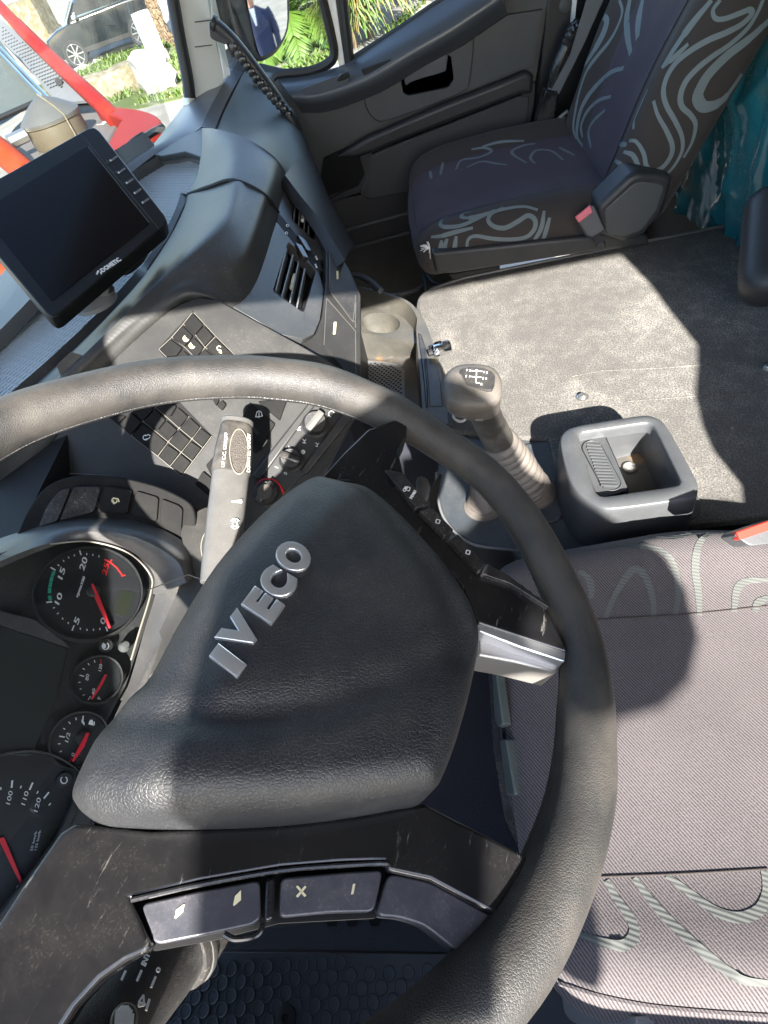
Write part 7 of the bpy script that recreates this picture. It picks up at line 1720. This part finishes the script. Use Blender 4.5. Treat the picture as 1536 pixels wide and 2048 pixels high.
    plate('mirror_glass', crom([MPl(x, y, .001) for x, y in glass], 3, True), -MPl.n * .003, M['mirror'], m)
    lo2 = Pl(X(2.0)(560, 140), (-.5, -.6, .5))
    bs = [lo2(x, y) for x, y in ((515, 122), (545, 130), (585, 138), (595, 150), (585, 160), (530, 165), (500, 150))]
    plate('mirror_arm', fillet(bs, .02), V((.06, .06, -.12)), M['vinyl'], m, bevel=.015)
    # ------------------------------------------------ person (seen in the mirror)
    p = thing('person', 'person in a navy jacket and white shirt standing outside, reflected in the mirror', 'person', person_at)
    o = person_at
    face_dir = (V((1.6, 0, 0)) - V((o.x, o.y, 0))).normalized(); sd2 = V((face_dir.y, -face_dir.x, 0))
    def PP(s_, f_, z): return o + sd2 * s_ + face_dir * f_ + V((0, 0, z))
    def ell(s_, f_, z, a, b, n=18): return [PP(s_ + a * math.cos(2 * math.pi * k / n), f_ + b * math.sin(2 * math.pi * k / n), z) for k in range(n)]
    mb = MB()
    g_, f_ = loft_geo([ell(0, 0, 1.42, .055, .06), ell(0, .0, 1.48, .052, .056), ell(0, .012, 1.54, .062, .085), ell(0, .015, 1.60, .074, .098), ell(0, .010, 1.66, .077, .100), ell(0, .0, 1.72, .068, .088), ell(0, -.005, 1.755, .04, .05), ell(0, -.005, 1.765, .01, .012)], True, True, True); mb.add(g_, f_)
    g_, f_ = rbox_geo((.012, .02, .024), .009, (3, 3, 3), None, Matrix(((sd2.x, face_dir.x, 0, PP(0, .11, 1.625).x), (sd2.y, face_dir.y, 0, PP(0, .11, 1.625).y), (0, 0, 1, PP(0, .11, 1.625).z), (0, 0, 0, 1)))); mb.add(g_, f_)
    for s_ in (-1, 1):
        g_, f_ = lathe_geo(PP(s_ * .078, 0, 1.63), sd2 * s_, [(.03, 0), (.028, .012), (.01, .012)], 10); mb.add(g_, f_)
        hx = PP(s_ * .25, .05, .80)
        g_, f_ = loft_geo([[hx + sd2 * (.022 * k_ * math.cos(a)) + face_dir * (.04 * k_ * math.sin(a)) + V((0, 0, z)) for a in [2 * math.pi * i / 12 for i in range(12)]] for z, k_ in ((.06, .7), (.02, 1), (-.04, 1.05))], True, True, True); mb.add(g_, f_)
        for q in range(4): g_, f_ = tube_geo([hx + face_dir * (-.028 + q * .019) + V((0, 0, -.035)), hx + face_dir * (-.030 + q * .019) + V((0, 0, -.075)), hx + face_dir * (-.024 + q * .018) - sd2 * s_ * .012 + V((0, 0, -.11 + abs(q - 1.5) * .008))], [.009, .008, .006], 8); mb.add(g_, f_)
        g_, f_ = tube_geo([hx + face_dir * .035 + V((0, 0, .01)), hx + face_dir * .055 + V((0, 0, -.03)), hx + face_dir * .052 + V((0, 0, -.06))], [.011, .010, .007], 8); mb.add(g_, f_)
    mb.build('body', M['skin'], p)
    loft('hair', [ell(0, -.012, 1.62, .082, .09), ell(0, -.018, 1.68, .083, .096), ell(0, -.012, 1.74, .072, .086), ell(0, -.008, 1.782, .03, .035)], M['hair'], p, True, False, True)
    loft('jacket', [ell(0, 0, .80, .205, .145), ell(0, 0, .95, .20, .14), ell(0, 0, 1.1, .205, .14), ell(0, 0, 1.28, .235, .145), ell(0, 0, 1.38, .225, .125), ell(0, 0, 1.44, .12, .09), ell(0, 0, 1.47, .075, .07)], M['navy'], p, True, True, False)
    for s_ in (-1, 1):
        tube('sleeve', crom([PP(s_ * .20, 0, 1.39), PP(s_ * .255, -.01, 1.22), PP(s_ * .265, -.01, 1.06), PP(s_ * .25, .05, .84)], 5), [.068] * 4 + [.060] * 6 + [.048] * 6, M['navy'], p, sides=12)
        tube('trouser_leg', [PP(s_ * .10, 0, .86), PP(s_ * .11, .01, .48), PP(s_ * .11, 0, .10)], [.10, .075, .06], M['trousers'], p, sides=12)
        vs, fs = rbox_geo((.05, .13, .05), .04, (4, 4, 4), None, Matrix(((sd2.x, face_dir.x, 0, PP(s_ * .11, .05, .05).x), (sd2.y, face_dir.y, 0, PP(s_ * .11, .05, .05).y), (0, 0, 1, PP(0, 0, .05).z), (0, 0, 0, 1)))); mk('shoe', vs, fs, M['dark'], p)
    plate('shirt_front', [PP(-.04, .10, 1.46), PP(.04, .10, 1.46), PP(.012, .148, 1.26), PP(-.012, .148, 1.26)], face_dir * .006, M['shirt'], p)
build_outside()

# ================================================================== REST OF THE CAB (behind and above the camera) : it gives the shade
def build_cab():
    c = thing('cab_shell', 'pale headliner and rear wall of the truck cab', 'cab', (.6, -.6, -.8))
    plate('roof', [V((-.50, -1.7, .74)), V((1.80, -1.7, .74)), V((1.80, .36, .74)), V((-.50, .46, .74))], V((0, 0, .05)), M['cabshell'], c)
    plate('rear_wall', [V((-.50, -1.7, -.85)), V((1.80, -1.7, -.85)), V((1.80, -1.7, .74)), V((-.50, -1.7, .74))], V((0, -.04, 0)), M['cabshell'], c)
    plate('side_wall', [V((1.74, -1.7, -.85)), V((1.74, -.62, -.85)), V((1.74, -.62, .74)), V((1.74, -1.7, .74))], V((.04, 0, 0)), M['cabshell'], c)
    plate('window_header', [V((1.72, -.62, .55)), V((1.72, .38, .55)), V((1.72, .38, .74)), V((1.72, -.62, .74))], V((.04, 0, 0)), M['cabshell'], c)
    d = thing('driver_door', 'unseen driver side door frame, its opening shaped by the edge of the sunlight', 'door', (-.47, -.3, -.8))
    XP = -.45
    def q(pts): return [V((XP, .35 - a / 1000, .8 - b / 1000)) for a, b in pts]
    opening = q([(235, 208), (440, 212), (620, 212), (800, 202), (1000, 203), (1209, 203), (1205, 300), (1191, 370), (1180, 455), (1140, 505), (1105, 545), (1076, 598), (1064, 630), (1062, 685), (1042, 712), (1020, 702), (1000, 740), (960, 900), (900, 1010), (190, 1010), (205, 500)])  # opening cut to shape the sun patch inside the cab
    outer = [V((XP, .47, .74)), V((XP, -1.7, .74)), V((XP, -1.7, -.85)), V((XP, .60, -.85)), V((XP, .60, -.14))]
    plate_holes('door_shell', outer, [opening], V((-.012, 0, 0)), M['cabshell'], d)
    # unseen photographer: a thick slab cut to the outline of the cast shade
    p = thing('person', 'unseen photographer, a slab shaped to cast the shade on the wheel and driver seat', 'person', (-.9, -.3, GZ_))
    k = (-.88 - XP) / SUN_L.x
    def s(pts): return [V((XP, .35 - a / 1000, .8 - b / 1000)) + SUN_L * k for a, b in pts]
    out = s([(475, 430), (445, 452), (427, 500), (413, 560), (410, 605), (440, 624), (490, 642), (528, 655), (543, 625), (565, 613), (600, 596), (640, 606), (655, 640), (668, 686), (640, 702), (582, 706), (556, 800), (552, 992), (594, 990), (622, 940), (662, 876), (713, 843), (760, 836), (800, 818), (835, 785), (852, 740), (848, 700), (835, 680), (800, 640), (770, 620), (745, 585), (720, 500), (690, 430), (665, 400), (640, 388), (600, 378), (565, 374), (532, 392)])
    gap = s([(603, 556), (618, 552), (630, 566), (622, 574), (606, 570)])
    vs, fs = plate_holes_geo(out, [gap], -SUN_L * .12); mk('jacket', vs, fs, M['navy'], p, bevel=.004)  # plain slab stretched along the sun direction, added for its shadow
build_cab()
